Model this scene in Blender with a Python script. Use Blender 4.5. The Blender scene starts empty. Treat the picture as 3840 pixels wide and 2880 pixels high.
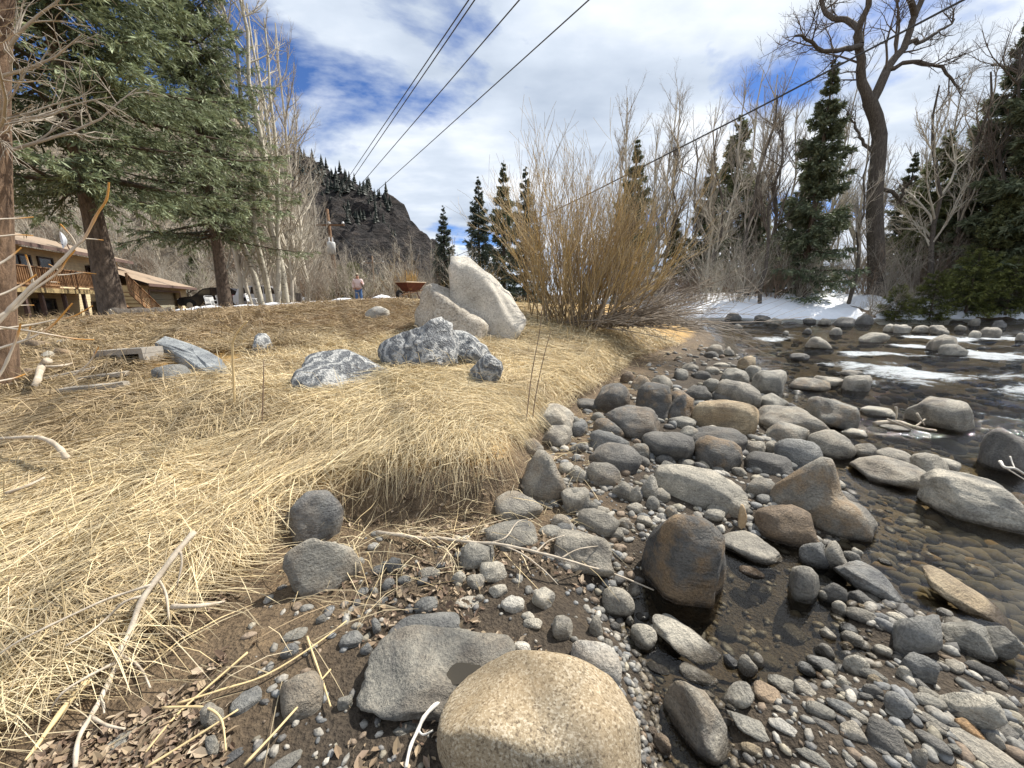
import bpy, bmesh, math, random
import numpy as np
from mathutils import Vector, Matrix

# ------------------------------------------------------------------ camera, sky, sun
R = math.radians
scn = bpy.context.scene
COL = scn.collection
FPX, PITCH, CZ = 385.0, R(11.9), 1.5
cam_d = bpy.data.cameras.new('camera'); cam = bpy.data.objects.new('camera', cam_d); COL.objects.link(cam)
cam_d.sensor_width = 36; cam_d.lens = 36 * FPX / 1024; cam_d.clip_start = 0.05; cam_d.clip_end = 6000
cam.location = (0, 0, CZ); cam.rotation_euler = (R(90) - PITCH, 0, 0)
scn.camera = cam
scn.view_settings.view_transform = 'Standard'; scn.view_settings.look = 'None'
scn.view_settings.gamma = 1; scn.view_settings.exposure = 0.56
scn.cycles.max_bounces = 6; scn.cycles.diffuse_bounces = 3; scn.cycles.glossy_bounces = 3
scn.cycles.transparent_max_bounces = 12; scn.cycles.transmission_bounces = 4
scn.cycles.caustics_reflective = False; scn.cycles.caustics_refractive = False
scn.cycles.sample_clamp_indirect = 6

SUN_AZ, SUN_EL = R(52), R(50)                # azimuth: degrees towards +X from the view direction (+Y)
sun_dir = Vector((math.sin(SUN_AZ) * math.cos(SUN_EL), math.cos(SUN_AZ) * math.cos(SUN_EL), math.sin(SUN_EL)))
sl = bpy.data.lights.new('sun', 'SUN'); sl.energy = 5.0; sl.angle = R(0.55); sl.color = (1.0, 0.95, 0.86)
so = bpy.data.objects.new('sun', sl); COL.objects.link(so)
so.rotation_euler = (-sun_dir).to_track_quat('-Z', 'Y').to_euler()

world = bpy.data.worlds.new('World'); scn.world = world; world.use_nodes = True
wn, wl = world.node_tree.nodes, world.node_tree.links
wn.clear()
def WN(t, **k):
    n = wn.new(t)
    for a, b in k.items(): setattr(n, a, b)
    return n
out = WN('ShaderNodeOutputWorld'); bg = WN('ShaderNodeBackground'); bg.inputs['Strength'].default_value = 0.086
sky = WN('ShaderNodeTexSky', sky_type='NISHITA'); sky.sun_disc = False
sky.sun_elevation = SUN_EL; sky.sun_rotation = SUN_AZ; sky.altitude = 2300; sky.air_density = 1.0; sky.dust_density = 0.4; sky.ozone_density = 2.0
tc = WN('ShaderNodeTexCoord'); sx = WN('ShaderNodeSeparateXYZ'); wl.new(tc.outputs['Generated'], sx.inputs[0])
zc = WN('ShaderNodeMath', operation='MAXIMUM'); wl.new(sx.outputs['Z'], zc.inputs[0]); zc.inputs[1].default_value = 0.0
za = WN('ShaderNodeMath', operation='ADD'); wl.new(zc.outputs[0], za.inputs[0]); za.inputs[1].default_value = 0.16
dx = WN('ShaderNodeMath', operation='DIVIDE'); dy = WN('ShaderNodeMath', operation='DIVIDE')
wl.new(sx.outputs['X'], dx.inputs[0]); wl.new(za.outputs[0], dx.inputs[1]); wl.new(sx.outputs['Y'], dy.inputs[0]); wl.new(za.outputs[0], dy.inputs[1])
cx = WN('ShaderNodeCombineXYZ'); wl.new(dx.outputs[0], cx.inputs[0]); wl.new(dy.outputs[0], cx.inputs[1])
mp = WN('ShaderNodeMapping'); wl.new(cx.outputs[0], mp.inputs['Vector']); mp.inputs['Location'].default_value = (3.92, 2.48, 0.0); mp.inputs['Scale'].default_value = (1.0, 1.25, 1)
n1 = WN('ShaderNodeTexNoise'); n1.inputs['Scale'].default_value = 0.85; n1.inputs['Detail'].default_value = 9; n1.inputs['Roughness'].default_value = 0.56; n1.inputs['Distortion'].default_value = 0.25
wl.new(mp.outputs[0], n1.inputs['Vector'])
r1 = WN('ShaderNodeValToRGB'); wl.new(n1.outputs['Fac'], r1.inputs[0])
r1.color_ramp.elements[0].position = 0.375; r1.color_ramp.elements[0].color = (0, 0, 0, 1)
r1.color_ramp.elements[1].position = 0.455; r1.color_ramp.elements[1].color = (1, 1, 1, 1)
n2 = WN('ShaderNodeTexNoise'); n2.inputs['Scale'].default_value = 1.5; n2.inputs['Detail'].default_value = 7; n2.inputs['Roughness'].default_value = 0.5
mp2 = WN('ShaderNodeMapping'); wl.new(cx.outputs[0], mp2.inputs['Vector']); mp2.inputs['Location'].default_value = (7.1, 3.3, 1.0); mp2.inputs['Scale'].default_value = (1.0, 1.5, 1)
wl.new(mp2.outputs[0], n2.inputs['Vector'])
r2 = WN('ShaderNodeValToRGB'); wl.new(n2.outputs['Fac'], r2.inputs[0])
e = r2.color_ramp.elements
e[0].position = 0.30; e[0].color = (4.0, 4.7, 5.8, 1)
e[1].position = 0.68; e[1].color = (9.0, 9.3, 9.7, 1)
m = r2.color_ramp.elements.new(0.5); m.color = (5.9, 6.6, 7.6, 1)
blue = WN('ShaderNodeMix', data_type='RGBA', blend_type='MULTIPLY'); blue.inputs[0].default_value = 1.0
wl.new(sky.outputs[0], blue.inputs[6]); blue.inputs[7].default_value = (0.62, 0.82, 1.15, 1)
mx = WN('ShaderNodeMix', data_type='RGBA'); wl.new(r1.outputs[0], mx.inputs[0]); wl.new(blue.outputs[2], mx.inputs[6]); wl.new(r2.outputs[0], mx.inputs[7])
wl.new(mx.outputs[2], bg.inputs['Color']); wl.new(bg.outputs[0], out.inputs['Surface'])

# ------------------------------------------------------------------ helpers
rng = np.random.default_rng(7)
random.seed(3)
F_ = np.array([0, math.cos(PITCH), -math.sin(PITCH)]); U_ = np.array([0, math.sin(PITCH), math.cos(PITCH)])
def ray(u, v):
    return np.array([1.0, 0, 0]) * ((u - 512) / FPX) + U_ * ((384 - v) / FPX) + F_
def at_y(u, v, y):
    """world point that stands y metres ahead on the sight line of (u, v)"""
    d = ray(u, v); return np.array([0, 0, CZ]) + d * (y / d[1])
def project(P):
    Q = P - np.array([0, 0, CZ]); dep = Q @ F_
    return 512 + FPX * Q[..., 0] / dep, 384 - FPX * (Q @ U_) / dep, dep
def srgb(r, g, b):
    f = lambda c: (c / 255 / 12.92) if c <= 10 else ((c / 255 + 0.055) / 1.055) ** 2.4
    return (f(r), f(g), f(b))

def _h(ix, iy, iz, seed):
    n = (ix.astype(np.int64) * 374761393 + iy.astype(np.int64) * 668265263 + iz.astype(np.int64) * 1440662683 + seed * 362437) & 0xffffffff
    n = ((n ^ (n >> 13)) * 1274126177) & 0xffffffff
    n = ((n ^ (n >> 15)) * 2246822519) & 0xffffffff
    return ((n ^ (n >> 16)) & 0xffff) / 32767.5 - 1.0
def vnoise(x, y, z=None, seed=0):
    x = np.asarray(x, float); y = np.asarray(y, float); z = np.zeros_like(x) if z is None else np.asarray(z, float)
    ix, iy, iz = np.floor(x), np.floor(y), np.floor(z)
    fx, fy, fz = x - ix, y - iy, z - iz
    fx, fy, fz = [t * t * (3 - 2 * t) for t in (fx, fy, fz)]
    r = 0
    for a in (0, 1):
        for b in (0, 1):
            for c in (0, 1):
                w = (fx if a else 1 - fx) * (fy if b else 1 - fy) * (fz if c else 1 - fz)
                r = r + w * _h(ix + a, iy + b, iz + c, seed)
    return r
def fbm(x, y, z=None, oct=4, seed=0, gain=0.5):
    s, a, f = 0, 1.0, 1.0
    for i in range(oct):
        s = s + a * vnoise(np.asarray(x) * f, np.asarray(y) * f, None if z is None else np.asarray(z) * f, seed + i * 17)
        a *= gain; f *= 2.03
    return s
def sstep(a, b, x):
    t = np.clip((x - a) / (b - a), 0, 1); return t * t * (3 - 2 * t)

def mesh_np(name, V, faces, mat=None, smooth=False, cols=None, midx=None):
    """faces: list of int arrays (n,3) or (n,4)"""
    V = np.asarray(V, np.float32)
    me = bpy.data.meshes.new(name)
    faces = [np.asarray(f, np.int32) for f in faces if len(f)]
    nl = sum(f.size for f in faces); npol = sum(len(f) for f in faces)
    me.vertices.add(len(V)); me.vertices.foreach_set('co', V.ravel())
    me.loops.add(nl); me.polygons.add(npol)
    me.loops.foreach_set('vertex_index', np.concatenate([f.ravel() for f in faces]))
    tot = np.concatenate([np.full(len(f), f.shape[1], np.int32) for f in faces])
    me.polygons.foreach_set('loop_start', np.concatenate([[0], np.cumsum(tot)[:-1]]).astype(np.int32))
    if midx is not None: me.polygons.foreach_set('material_index', np.asarray(midx, np.int32))
    me.polygons.foreach_set('use_smooth', np.full(npol, smooth, bool))
    if cols is not None:
        ca = me.color_attributes.new('col', 'FLOAT_COLOR', 'POINT')
        c4 = np.ones((len(V), 4), np.float32); c4[:, :3] = cols; ca.data.foreach_set('color', c4.ravel())
    if mat is not None:
        for m_ in (mat if isinstance(mat, (list, tuple)) else [mat]): me.materials.append(m_)
    me.update(calc_edges=True); me.validate()
    return me

def obj(name, me, parent=None, loc=None, rot=None):
    o = bpy.data.objects.new(name, me); COL.objects.link(o)
    if parent is not None: o.parent = parent
    if loc is not None: o.location = loc
    if rot is not None: o.rotation_euler = rot
    return o
def tag(o, label, cat, group=None):
    o['label'] = label; o['category'] = cat
    if group: o['group'] = group
    return o
def thing(name, label, cat, loc=(0, 0, 0), rz=0, group=None):
    o = obj(name, None, loc=tuple(loc), rot=(0, 0, rz)); o.empty_display_size = 0.2
    return tag(o, label, cat, group)
def struct(o): o['kind'] = 'structure'; return o
def stuff(o, label, cat):
    o['kind'] = 'stuff'; o['label'] = label; o['category'] = cat; return o
def copy_tree(o, parent=None):
    c = o.copy(); COL.objects.link(c); c.parent = parent
    for ch in list(o.children): copy_tree(ch, c)
    return c

class MB:
    """small mesh collector: boxes, tubes, prisms"""
    def __init__(s): s.V = []; s.F3 = []; s.F4 = []; s.n = 0
    def add(s, V, F):
        V = np.asarray(V, float); F = np.asarray(F, int) + s.n
        (s.F3 if F.shape[1] == 3 else s.F4).append(F); s.V.append(V); s.n += len(V); return s
    def box(s, c, d, M=None):
        x, y, z = [t / 2 for t in d]
        V = np.array([(a * x, b * y, e * z) for e in (-1, 1) for b in (-1, 1) for a in (-1, 1)])
        if M is not None: V = V @ np.array(M).T
        return s.add(V + np.array(c), [(0, 2, 3, 1), (4, 5, 7, 6), (0, 1, 5, 4), (2, 6, 7, 3), (1, 3, 7, 5), (0, 4, 6, 2)])
    def beam(s, a, b, w, h, upv=(0, 0, 1)):
        a, b = np.array(a, float), np.array(b, float); t = b - a; L = np.linalg.norm(t); t /= L
        sd = np.cross(t, upv); sd /= np.linalg.norm(sd); u = np.cross(sd, t)
        return s.box((a + b) / 2, (L, w, h), np.stack([t, sd, u], 1))
    def tube(s, pts, r, n=6, cap=True):
        pts = np.array(pts, float); r = np.broadcast_to(np.array(r, float), (len(pts),))
        V, F = tubes(pts[None], r[None], n); 
        base = s.n; s.add(V, F)
        if cap and n >= 3:
            k = len(pts)
            if n == 4: s.F4.append(np.array([[0, 3, 2, 1]]) + base); s.F4.append(np.array([[0, 1, 2, 3]]) + base + (k - 1) * n)
            else:
                s.V.append(np.array([pts[0], pts[-1]])); c0 = s.n; s.n += 2
                i = np.arange(n); j = (i + 1) % n
                s.F3.append(np.stack([np.full(n, c0), base + j, base + i], 1)); s.F3.append(np.stack([np.full(n, c0 + 1), base + (k - 1) * n + i, base + (k - 1) * n + j], 1))
        return s
    def poly_prism(s, pts2, z0, z1, M=None, off=(0, 0, 0)):
        """extrude a convex polygon in the xz plane along y (z0..z1)"""
        n = len(pts2); V = np.array([(p[0], z0, p[1]) for p in pts2] + [(p[0], z1, p[1]) for p in pts2])
        if M is not None: V = V @ np.array(M).T
        b = s.n; s.V.append(V + np.array(off)); s.n += 2 * n
        i = np.arange(n); j = (i + 1) % n
        s.F4.append(np.stack([b + i, b + j, b + n + j, b + n + i], 1))
        t = np.arange(1, n - 1)
        s.F3.append(np.stack([np.full(n - 2, b), b + t + 1, b + t], 1)); s.F3.append(np.stack([np.full(n - 2, b + n), b + n + t, b + n + t + 1], 1))
        return s
    def mesh(s, name, mat, smooth=False):
        return mesh_np(name, np.concatenate(s.V), s.F3 + s.F4, mat, smooth)
    def build(s, name, mat, parent=None, smooth=False, loc=None, rot=None):
        return obj(name, s.mesh(name, mat, smooth), parent, loc, rot)

def tubes(P, Rr, S):
    """P (M,K,3), R (M,K) -> verts, quads: M tubes with S sides"""
    M, K, _ = P.shape
    T = np.gradient(P, axis=1); T /= np.linalg.norm(T, axis=2, keepdims=True) + 1e-9
    ref = np.where(np.abs(T[:, :1, 2:3]) > 0.9, np.array([1.0, 0, 0]), np.array([0, 0, 1.0]))
    A = np.cross(T, np.broadcast_to(ref, T.shape)); A /= np.linalg.norm(A, axis=2, keepdims=True) + 1e-9
    B = np.cross(T, A)
    th = np.arange(S) * 2 * math.pi / S
    V = P[:, :, None, :] + Rr[:, :, None, None] * (A[:, :, None, :] * np.cos(th)[None, None, :, None] + B[:, :, None, :] * np.sin(th)[None, None, :, None])
    idx = np.arange(M * K * S).reshape(M, K, S)
    a = idx[:, :-1, :]; b = np.roll(a, -1, axis=2); c = idx[:, 1:, :]; d = np.roll(c, -1, axis=2)
    return V.reshape(-1, 3), np.stack([a, b, d, c], -1).reshape(-1, 4)

# ------------------------------------------------------------------ materials
def NM(name):
    m_ = bpy.data.materials.new(name); m_.use_nodes = True
    nt = m_.node_tree; b = nt.nodes['Principled BSDF']; b.inputs['Specular IOR Level'].default_value = 0.3
    def N(t, ins=None, **k):
        n = nt.nodes.new(t)
        for a, v in k.items(): setattr(n, a, v)
        for a, v in (ins or {}).items():
            if hasattr(v, 'is_output'): nt.links.new(v, n.inputs[a])
            else: n.inputs[a].default_value = v
        return n
    return m_, nt, b, N
def link(nt, a, b): nt.links.new(a, b)
def ramp(N, fac, stops):
    r = N('ShaderNodeValToRGB', {0: fac}); el = r.color_ramp.elements
    el[0].position, el[0].color = stops[0][0], (*stops[0][1], 1)
    el[1].position, el[1].color = stops[-1][0], (*stops[-1][1], 1)
    for p, c in stops[1:-1]:
        x = el.new(p); x.color = (*c, 1)
    return r.outputs[0]
def mixc(N, f, a, b, mode='MIX'):
    n = N('ShaderNodeMix', data_type='RGBA', blend_type=mode)
    for i, v in ((0, f), (6, a), (7, b)):
        if hasattr(v, 'is_output'): n.id_data.links.new(v, n.inputs[i])
        else: n.inputs[i].default_value = (*v, 1) if isinstance(v, tuple) and len(v) == 3 else v
    return n.outputs[2]
def bump(nt, N, b, h, s, d=0.02):
    bn = N('ShaderNodeBump', {'Strength': s, 'Distance': d, 'Height': h}); link(nt, bn.outputs[0], b.inputs['Normal'])

def mat_flat(name, c, rough=0.7, var=0.15, scale=6.0, metal=0.0, bmp=0.0, spec=0.3):
    m_, nt, b, N = NM(name)
    t = N('ShaderNodeTexCoord'); n = N('ShaderNodeTexNoise', {'Vector': t.outputs['Object'], 'Scale': scale, 'Detail': 5.0})
    k = ramp(N, n.outputs['Fac'], [(0.25, tuple(x * (1 - var) for x in c)), (0.75, tuple(min(1, x * (1 + var)) for x in c))])
    link(nt, k, b.inputs['Base Color']); b.inputs['Roughness'].default_value = rough; b.inputs['Metallic'].default_value = metal
    b.inputs['Specular IOR Level'].default_value = spec
    if bmp: bump(nt, N, b, n.outputs['Fac'], bmp)
    return m_
def mat_vcol(name, rough=0.8, trans=0.0, spec=0.25):
    m_, nt, b, N = NM(name)
    a = N('ShaderNodeAttribute', attribute_name='col'); link(nt, a.outputs['Color'], b.inputs['Base Color'])
    b.inputs['Roughness'].default_value = rough; b.inputs['Specular IOR Level'].default_value = spec
    if trans:
        tr = N('ShaderNodeBsdfTranslucent', {'Color': a.outputs['Color']}); mxs = N('ShaderNodeMixShader', {0: trans})
        link(nt, b.outputs[0], mxs.inputs[1]); link(nt, tr.outputs[0], mxs.inputs[2])
        link(nt, mxs.outputs[0], nt.nodes['Material Output'].inputs['Surface'])
    return m_
# ------------------------------------------------------------------ terrain shape
def W(y): return 0.02 * np.maximum(0, np.asarray(y, float) - 3)
TOE = np.array([(-2.2, -60), (-1.9, 0.2), (-1.62, 0.8), (-1.5, 1.0), (-1.36, 1.36), (-1.2, 1.66), (-1.18, 1.95), (-1.0, 2.12), (-0.71, 2.18), (-0.17, 2.28), (0.1, 2.5), (0.2, 3.2), (0.63, 4.05),
                (1.01, 4.95), (1.81, 6.3), (2.8, 8.4), (5.2, 11.4), (7.6, 15.5), (8.6, 19.5), (6.5, 23), (3, 28), (0.5, 36), (-2, 60), (-4, 300)])
EDG = np.array([(11.4, 60), (11.4, 24.4), (8.2, 16.1), (5.0, 8.0), (4.1, 5.8), (3.1, 4.0), (2.75, 3.3), (2.45, 2.7), (2.1, 2.2), (2.0, 1.8), (1.95, 1.5), (1.92, 1.2), (1.88, 0.8), (1.85, -60)])
FAR = np.array([(-1, 300), (3, 60), (5.5, 42), (8.5, 33), (12.5, 27.2), (17, 25.6), (23, 25.2), (31, 24.6), (38, 22.5), (46, 16), (54, 0), (60, -60)])
def sdist(x, y, L, side=1):
    """signed distance to an open polyline; positive to its left-hand side (walking along it)"""
    x = np.asarray(x, float); y = np.asarray(y, float)
    best = np.full(x.shape, 1e18); sg = np.ones(x.shape)
    for (ax, ay), (bx, by) in zip(L[:-1], L[1:]):
        ex, ey = bx - ax, by - ay; l2 = ex * ex + ey * ey
        t = np.clip(((x - ax) * ex + (y - ay) * ey) / l2, 0, 1)
        qx, qy = x - ax - t * ex, y - ay - t * ey
        d2 = qx * qx + qy * qy; cr = ex * (y - ay) - ey * (x - ax)
        m_ = d2 < best - 1e-12
        best = np.where(m_, d2, best); sg = np.where(m_, np.sign(cr), sg)
    return np.sqrt(best) * sg * side
def bed(x, y):
    e_ = sdist(x, y, EDG)                                    # positive on the river side
    lo = -np.minimum(0.34, 0.13 * np.maximum(e_, 0) ** 0.8)
    hi = np.minimum(0.13, 0.015 + 0.07 * np.maximum(-e_, 0))
    z = np.where(e_ > 0, lo, hi)
    z = z - 0.20 * np.exp(-(((x - 0.98) / 0.55) ** 2 + ((y - 1.60) / 0.36) ** 2) ** 1.5)      # the shallow backwater pool
    z = z - 0.13 * np.exp(-(((x - 1.62) / 0.55) ** 2 + ((y - 1.98) / 0.26) ** 2))
    z = z - 0.13 * np.exp(-(((x - 0.62) / 0.26) ** 2 + ((y - 1.08) / 0.34) ** 2))
    z = z + 0.045 * np.exp(-(((x - 1.42) / 0.42) ** 2 + ((y - 1.08) / 0.30) ** 2))     # gravel spit
    return z + W(y) + 0.018 * fbm(x * 3.1, y * 3.1, oct=3, seed=5) + 0.02 * fbm(x * 0.8, y * 0.8, oct=2, seed=9)
def bank_top(x, y):
    t0 = 0.05 + 0.16 * y
    lip = np.interp(x, [-30, -11.4, -9, -5.4, -2.8, 0, 6], [0.85, 1.03, 1.13, 1.38, 1.54, 1.42, 1.25])
    k = 0.10
    t = -k * np.logaddexp(-t0 / k, -lip / k)
    q = x + 0.35 * (y - 14)
    yard = np.interp(q, [-24, -20, -13, -8, -4, 0], [0.0, 0.2, 0.92, 1.28, 1.46, 1.4])
    w = sstep(10.0, 15.0, y)
    t = t * (1 - w) + yard * w
    t = t + 0.05 * fbm(x * 0.9, y * 0.9, oct=3, seed=21) * sstep(0.5, 3, y)
    return t
def H0(x, y):
    x = np.asarray(x, float); y = np.asarray(y, float)
    b = bed(x, y)
    s = sdist(x, y, TOE) + 0.05 * fbm(x * 2.2, y * 2.2, oct=3, seed=31)
    top = np.minimum(bank_top(x, y), 0.36 + W(y) + 0.26 * np.maximum(s, 0))
    wid = np.interp(y, [0.8, 1.6, 2.0, 2.4, 3.2, 6, 12, 20], [0.9, 0.5, 0.22, 0.15, 0.3, 0.5, 1.2, 2.0])
    h = b + np.maximum(top - b, 0) * sstep(0, 1, s / wid)
    s2 = sdist(x, y, FAR)
    ft = W(y) + 0.30 + 1.1 * sstep(0.3, 5, s2) + 0.12 * fbm(x * 0.4, y * 0.4, oct=3, seed=41)
    h = h + np.maximum(ft - h, 0) * sstep(0, 1.3, s2 + 0.5 * fbm(x * 0.5, y * 0.5, oct=2, seed=44))
    return h
# sampled height fields for quick look-ups
def _field(x0, x1, y0, y1, st):
    xs = np.arange(x0, x1 + st, st); ys = np.arange(y0, y1 + st, st)
    X, Y = np.meshgrid(xs, ys); return x0, y0, st, H0(X, Y)
FN = _field(-8, 8, 0.2, 10, 0.04); FM = _field(-60, 60, -10, 90, 0.5)
def _samp(fl, x, y):
    x0, y0, st, G = fl
    fx = np.clip((x - x0) / st, 0, G.shape[1] - 1.001); fy = np.clip((y - y0) / st, 0, G.shape[0] - 1.001)
    i = fx.astype(int); j = fy.astype(int); a = fx - i; b = fy - j
    return G[j, i] * (1 - a) * (1 - b) + G[j, i + 1] * a * (1 - b) + G[j + 1, i] * (1 - a) * b + G[j + 1, i + 1] * a * b
def H(x, y):
    x = np.asarray(x, float); y = np.asarray(y, float)
    near = (x > -7.9) & (x < 7.9) & (y > 0.25) & (y < 9.9)
    return np.where(near, _samp(FN, x, y), _samp(FM, x, y))
def hit(u, v, water=True, ymax=80, off=0.0):
    """where the sight line of a point of the photograph meets the ground (or the water)"""
    d = ray(u, v); d = d / d[1]
    ys = np.geomspace(0.3, ymax, 3000); X = d[0] * ys; Z = CZ + d[2] * ys
    G = H(X, ys) + off
    if water: G = np.where(G < W(ys), W(ys), G)
    k = np.argmax(Z <= G)
    if not (Z <= G).any(): k = np.searchsorted(ys, 12)
    return np.array([X[k], ys[k], max(G[k], -9)])

# ------------------------------------------------------------------ ground sheet
def polar(r0, r1, ratio, angs):
    nr = int(math.log(r1 / r0) / math.log(ratio)) + 1
    rr = r0 * ratio ** np.arange(nr)
    A, Rr = np.meshgrid(angs, rr); return np.sin(A) * Rr, np.cos(A) * Rr
angs = np.radians(np.concatenate([np.arange(-180, -76, 4.0), np.arange(-76, 76, 0.5), np.arange(76, 181, 4.0)]))
GX, GY = polar(0.3, 2500, 1.0255, angs)
GZ = H0(GX, GY)
far = sstep(150, 700, np.hypot(GX, GY)); GZ = GZ * (1 - far) + 1.0 * far
nr, na = GX.shape
idx = np.arange(nr * na).reshape(nr, na)
GF = np.stack([idx[:-1, :-1], idx[:-1, 1:], idx[1:, 1:], idx[1:, :-1]], -1).reshape(-1, 4)
S_ = sdist(GX, GY, TOE); E_ = sdist(GX, GY, EDG); S2_ = sdist(GX, GY, FAR)
# what the ground is made of, per vertex: soil, gravel, straw litter, needle litter, river bed, forest floor
nz = fbm(GX * 1.7, GY * 1.7, oct=4, seed=55)
soil = np.array(srgb(108, 93, 75)); wetmud = np.array(srgb(72, 64, 55)); straw = np.array(srgb(182, 150, 98)); litter = np.array(srgb(120, 92, 62)); forest = np.array(srgb(104, 88, 70)); bedc = np.array(srgb(112, 98, 74))
C = np.broadcast_to(wetmud, GX.shape + (3,)).copy()
def blend(C, c, w): return C * (1 - w[..., None]) + c * w[..., None]
C = blend(C, soil, sstep(-0.9, -0.15, S_ + 0.25 * nz))
C = blend(C, straw, sstep(0.12, 0.35, S_ + 0.06 * nz))
C = blend(C, litter, sstep(0.35, 0.9, sstep(4.6, 6.5, GY + 0.5 * nz) * sstep(1.0, -1.5, GX + 0.4 * GY - 2.2 + nz)))
C = blend(C, bedc, sstep(0.0, 0.6, E_) * sstep(0.3, -0.3, S2_))
C = blend(C, forest, sstep(0.0, 1.0, S2_ + 0.3 * nz))
C = blend(C, forest, sstep(14, 24, GY) * sstep(0, 1, S_))
def mat_ground():
    m_, nt, b, N = NM('ground_soil')
    t = N('ShaderNodeTexCoord'); a = N('ShaderNodeAttribute', attribute_name='col')
    n = N('ShaderNodeTexNoise', {'Vector': t.outputs['Object'], 'Scale': 9.0, 'Detail': 10.0, 'Roughness': 0.65})
    f = N('ShaderNodeTexNoise', {'Vector': t.outputs['Object'], 'Scale': 70.0, 'Detail': 4.0})
    k = ramp(N, n.outputs['Fac'], [(0.28, (0.5, 0.47, 0.44)), (0.5, (0.95, 0.95, 0.95)), (0.75, (1.4, 1.35, 1.25))])
    c = mixc(N, 1.0, a.outputs['Color'], k, 'MULTIPLY')
    k2 = ramp(N, f.outputs['Fac'], [(0.3, (0.62, 0.6, 0.58)), (0.7, (1.3, 1.28, 1.22))])
    c = mixc(N, 1.0, c, k2, 'MULTIPLY')
    link(nt, c, b.inputs['Base Color']); b.inputs['Roughness'].default_value = 0.85
    mm = N('ShaderNodeMath', {0: n.outputs['Fac'], 1: f.outputs['Fac']}, operation='ADD')
    bump(nt, N, b, mm.outputs[0], 0.8, 0.03)
    return m_
gme = mesh_np('ground', np.stack([GX, GY, GZ], -1).reshape(-1, 3), [GF], mat_ground(), True, C.reshape(-1, 3))
struct(obj('ground', gme))

# ------------------------------------------------------------------ river
WX, WY = polar(0.45, 75, 1.013, np.radians(np.concatenate([np.arange(-20, -4, 2.0), np.arange(-4, 66, 0.4), np.arange(66, 150, 3.0)])))
WS, WF_, WE = sdist(WX, WY, TOE), sdist(WX, WY, FAR), sdist(WX, WY, EDG)
rif = fbm(WX * 0.30 + 0.1 * WY, WY * 0.5, oct=5, seed=79, gain=0.6)
zone = sstep(4.6, 6.6, WY) * sstep(21, 12, WY) * sstep(0.5, 1.8, WE) * sstep(0.3, 3, -WF_)
foam_sparkle = np.clip((rif + 0.2) * 0.7 + 0.5 * sstep(4, 7, WX) * sstep(9, 6, WY), 0, 1) * np.maximum(zone, 0.8 * sstep(4.0, 6.5, WX) * sstep(3.6, 5, WY) * sstep(9, 6, WY))  # riffle foam, plus white flecks painted for sun sparkle on the near water
chop = 0.04 + 0.96 * sstep(3.2, 6.5, WY)
WZ = W(WY) + chop * (0.03 * fbm(WX * 1.1, WY * 2.4, oct=4, seed=78) + 0.055 * fbm(WX * 1.0, WY * 0.85, oct=3, seed=84)) * sstep(0.1, 1.5, WE) + 0.06 * foam_sparkle * (0.5 + 0.5 * fbm(WX * 3, WY * 4.0, oct=3, seed=81))
wn_, wa_ = WX.shape; wi = np.arange(wn_ * wa_).reshape(wn_, wa_)
WFc = np.stack([wi[:-1, :-1], wi[:-1, 1:], wi[1:, 1:], wi[1:, :-1]], -1).reshape(-1, 4)
hz = H0(WX, WY); okv = (hz < WZ + 0.08).ravel()
WFc = WFc[okv[WFc].any(1)]
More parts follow.
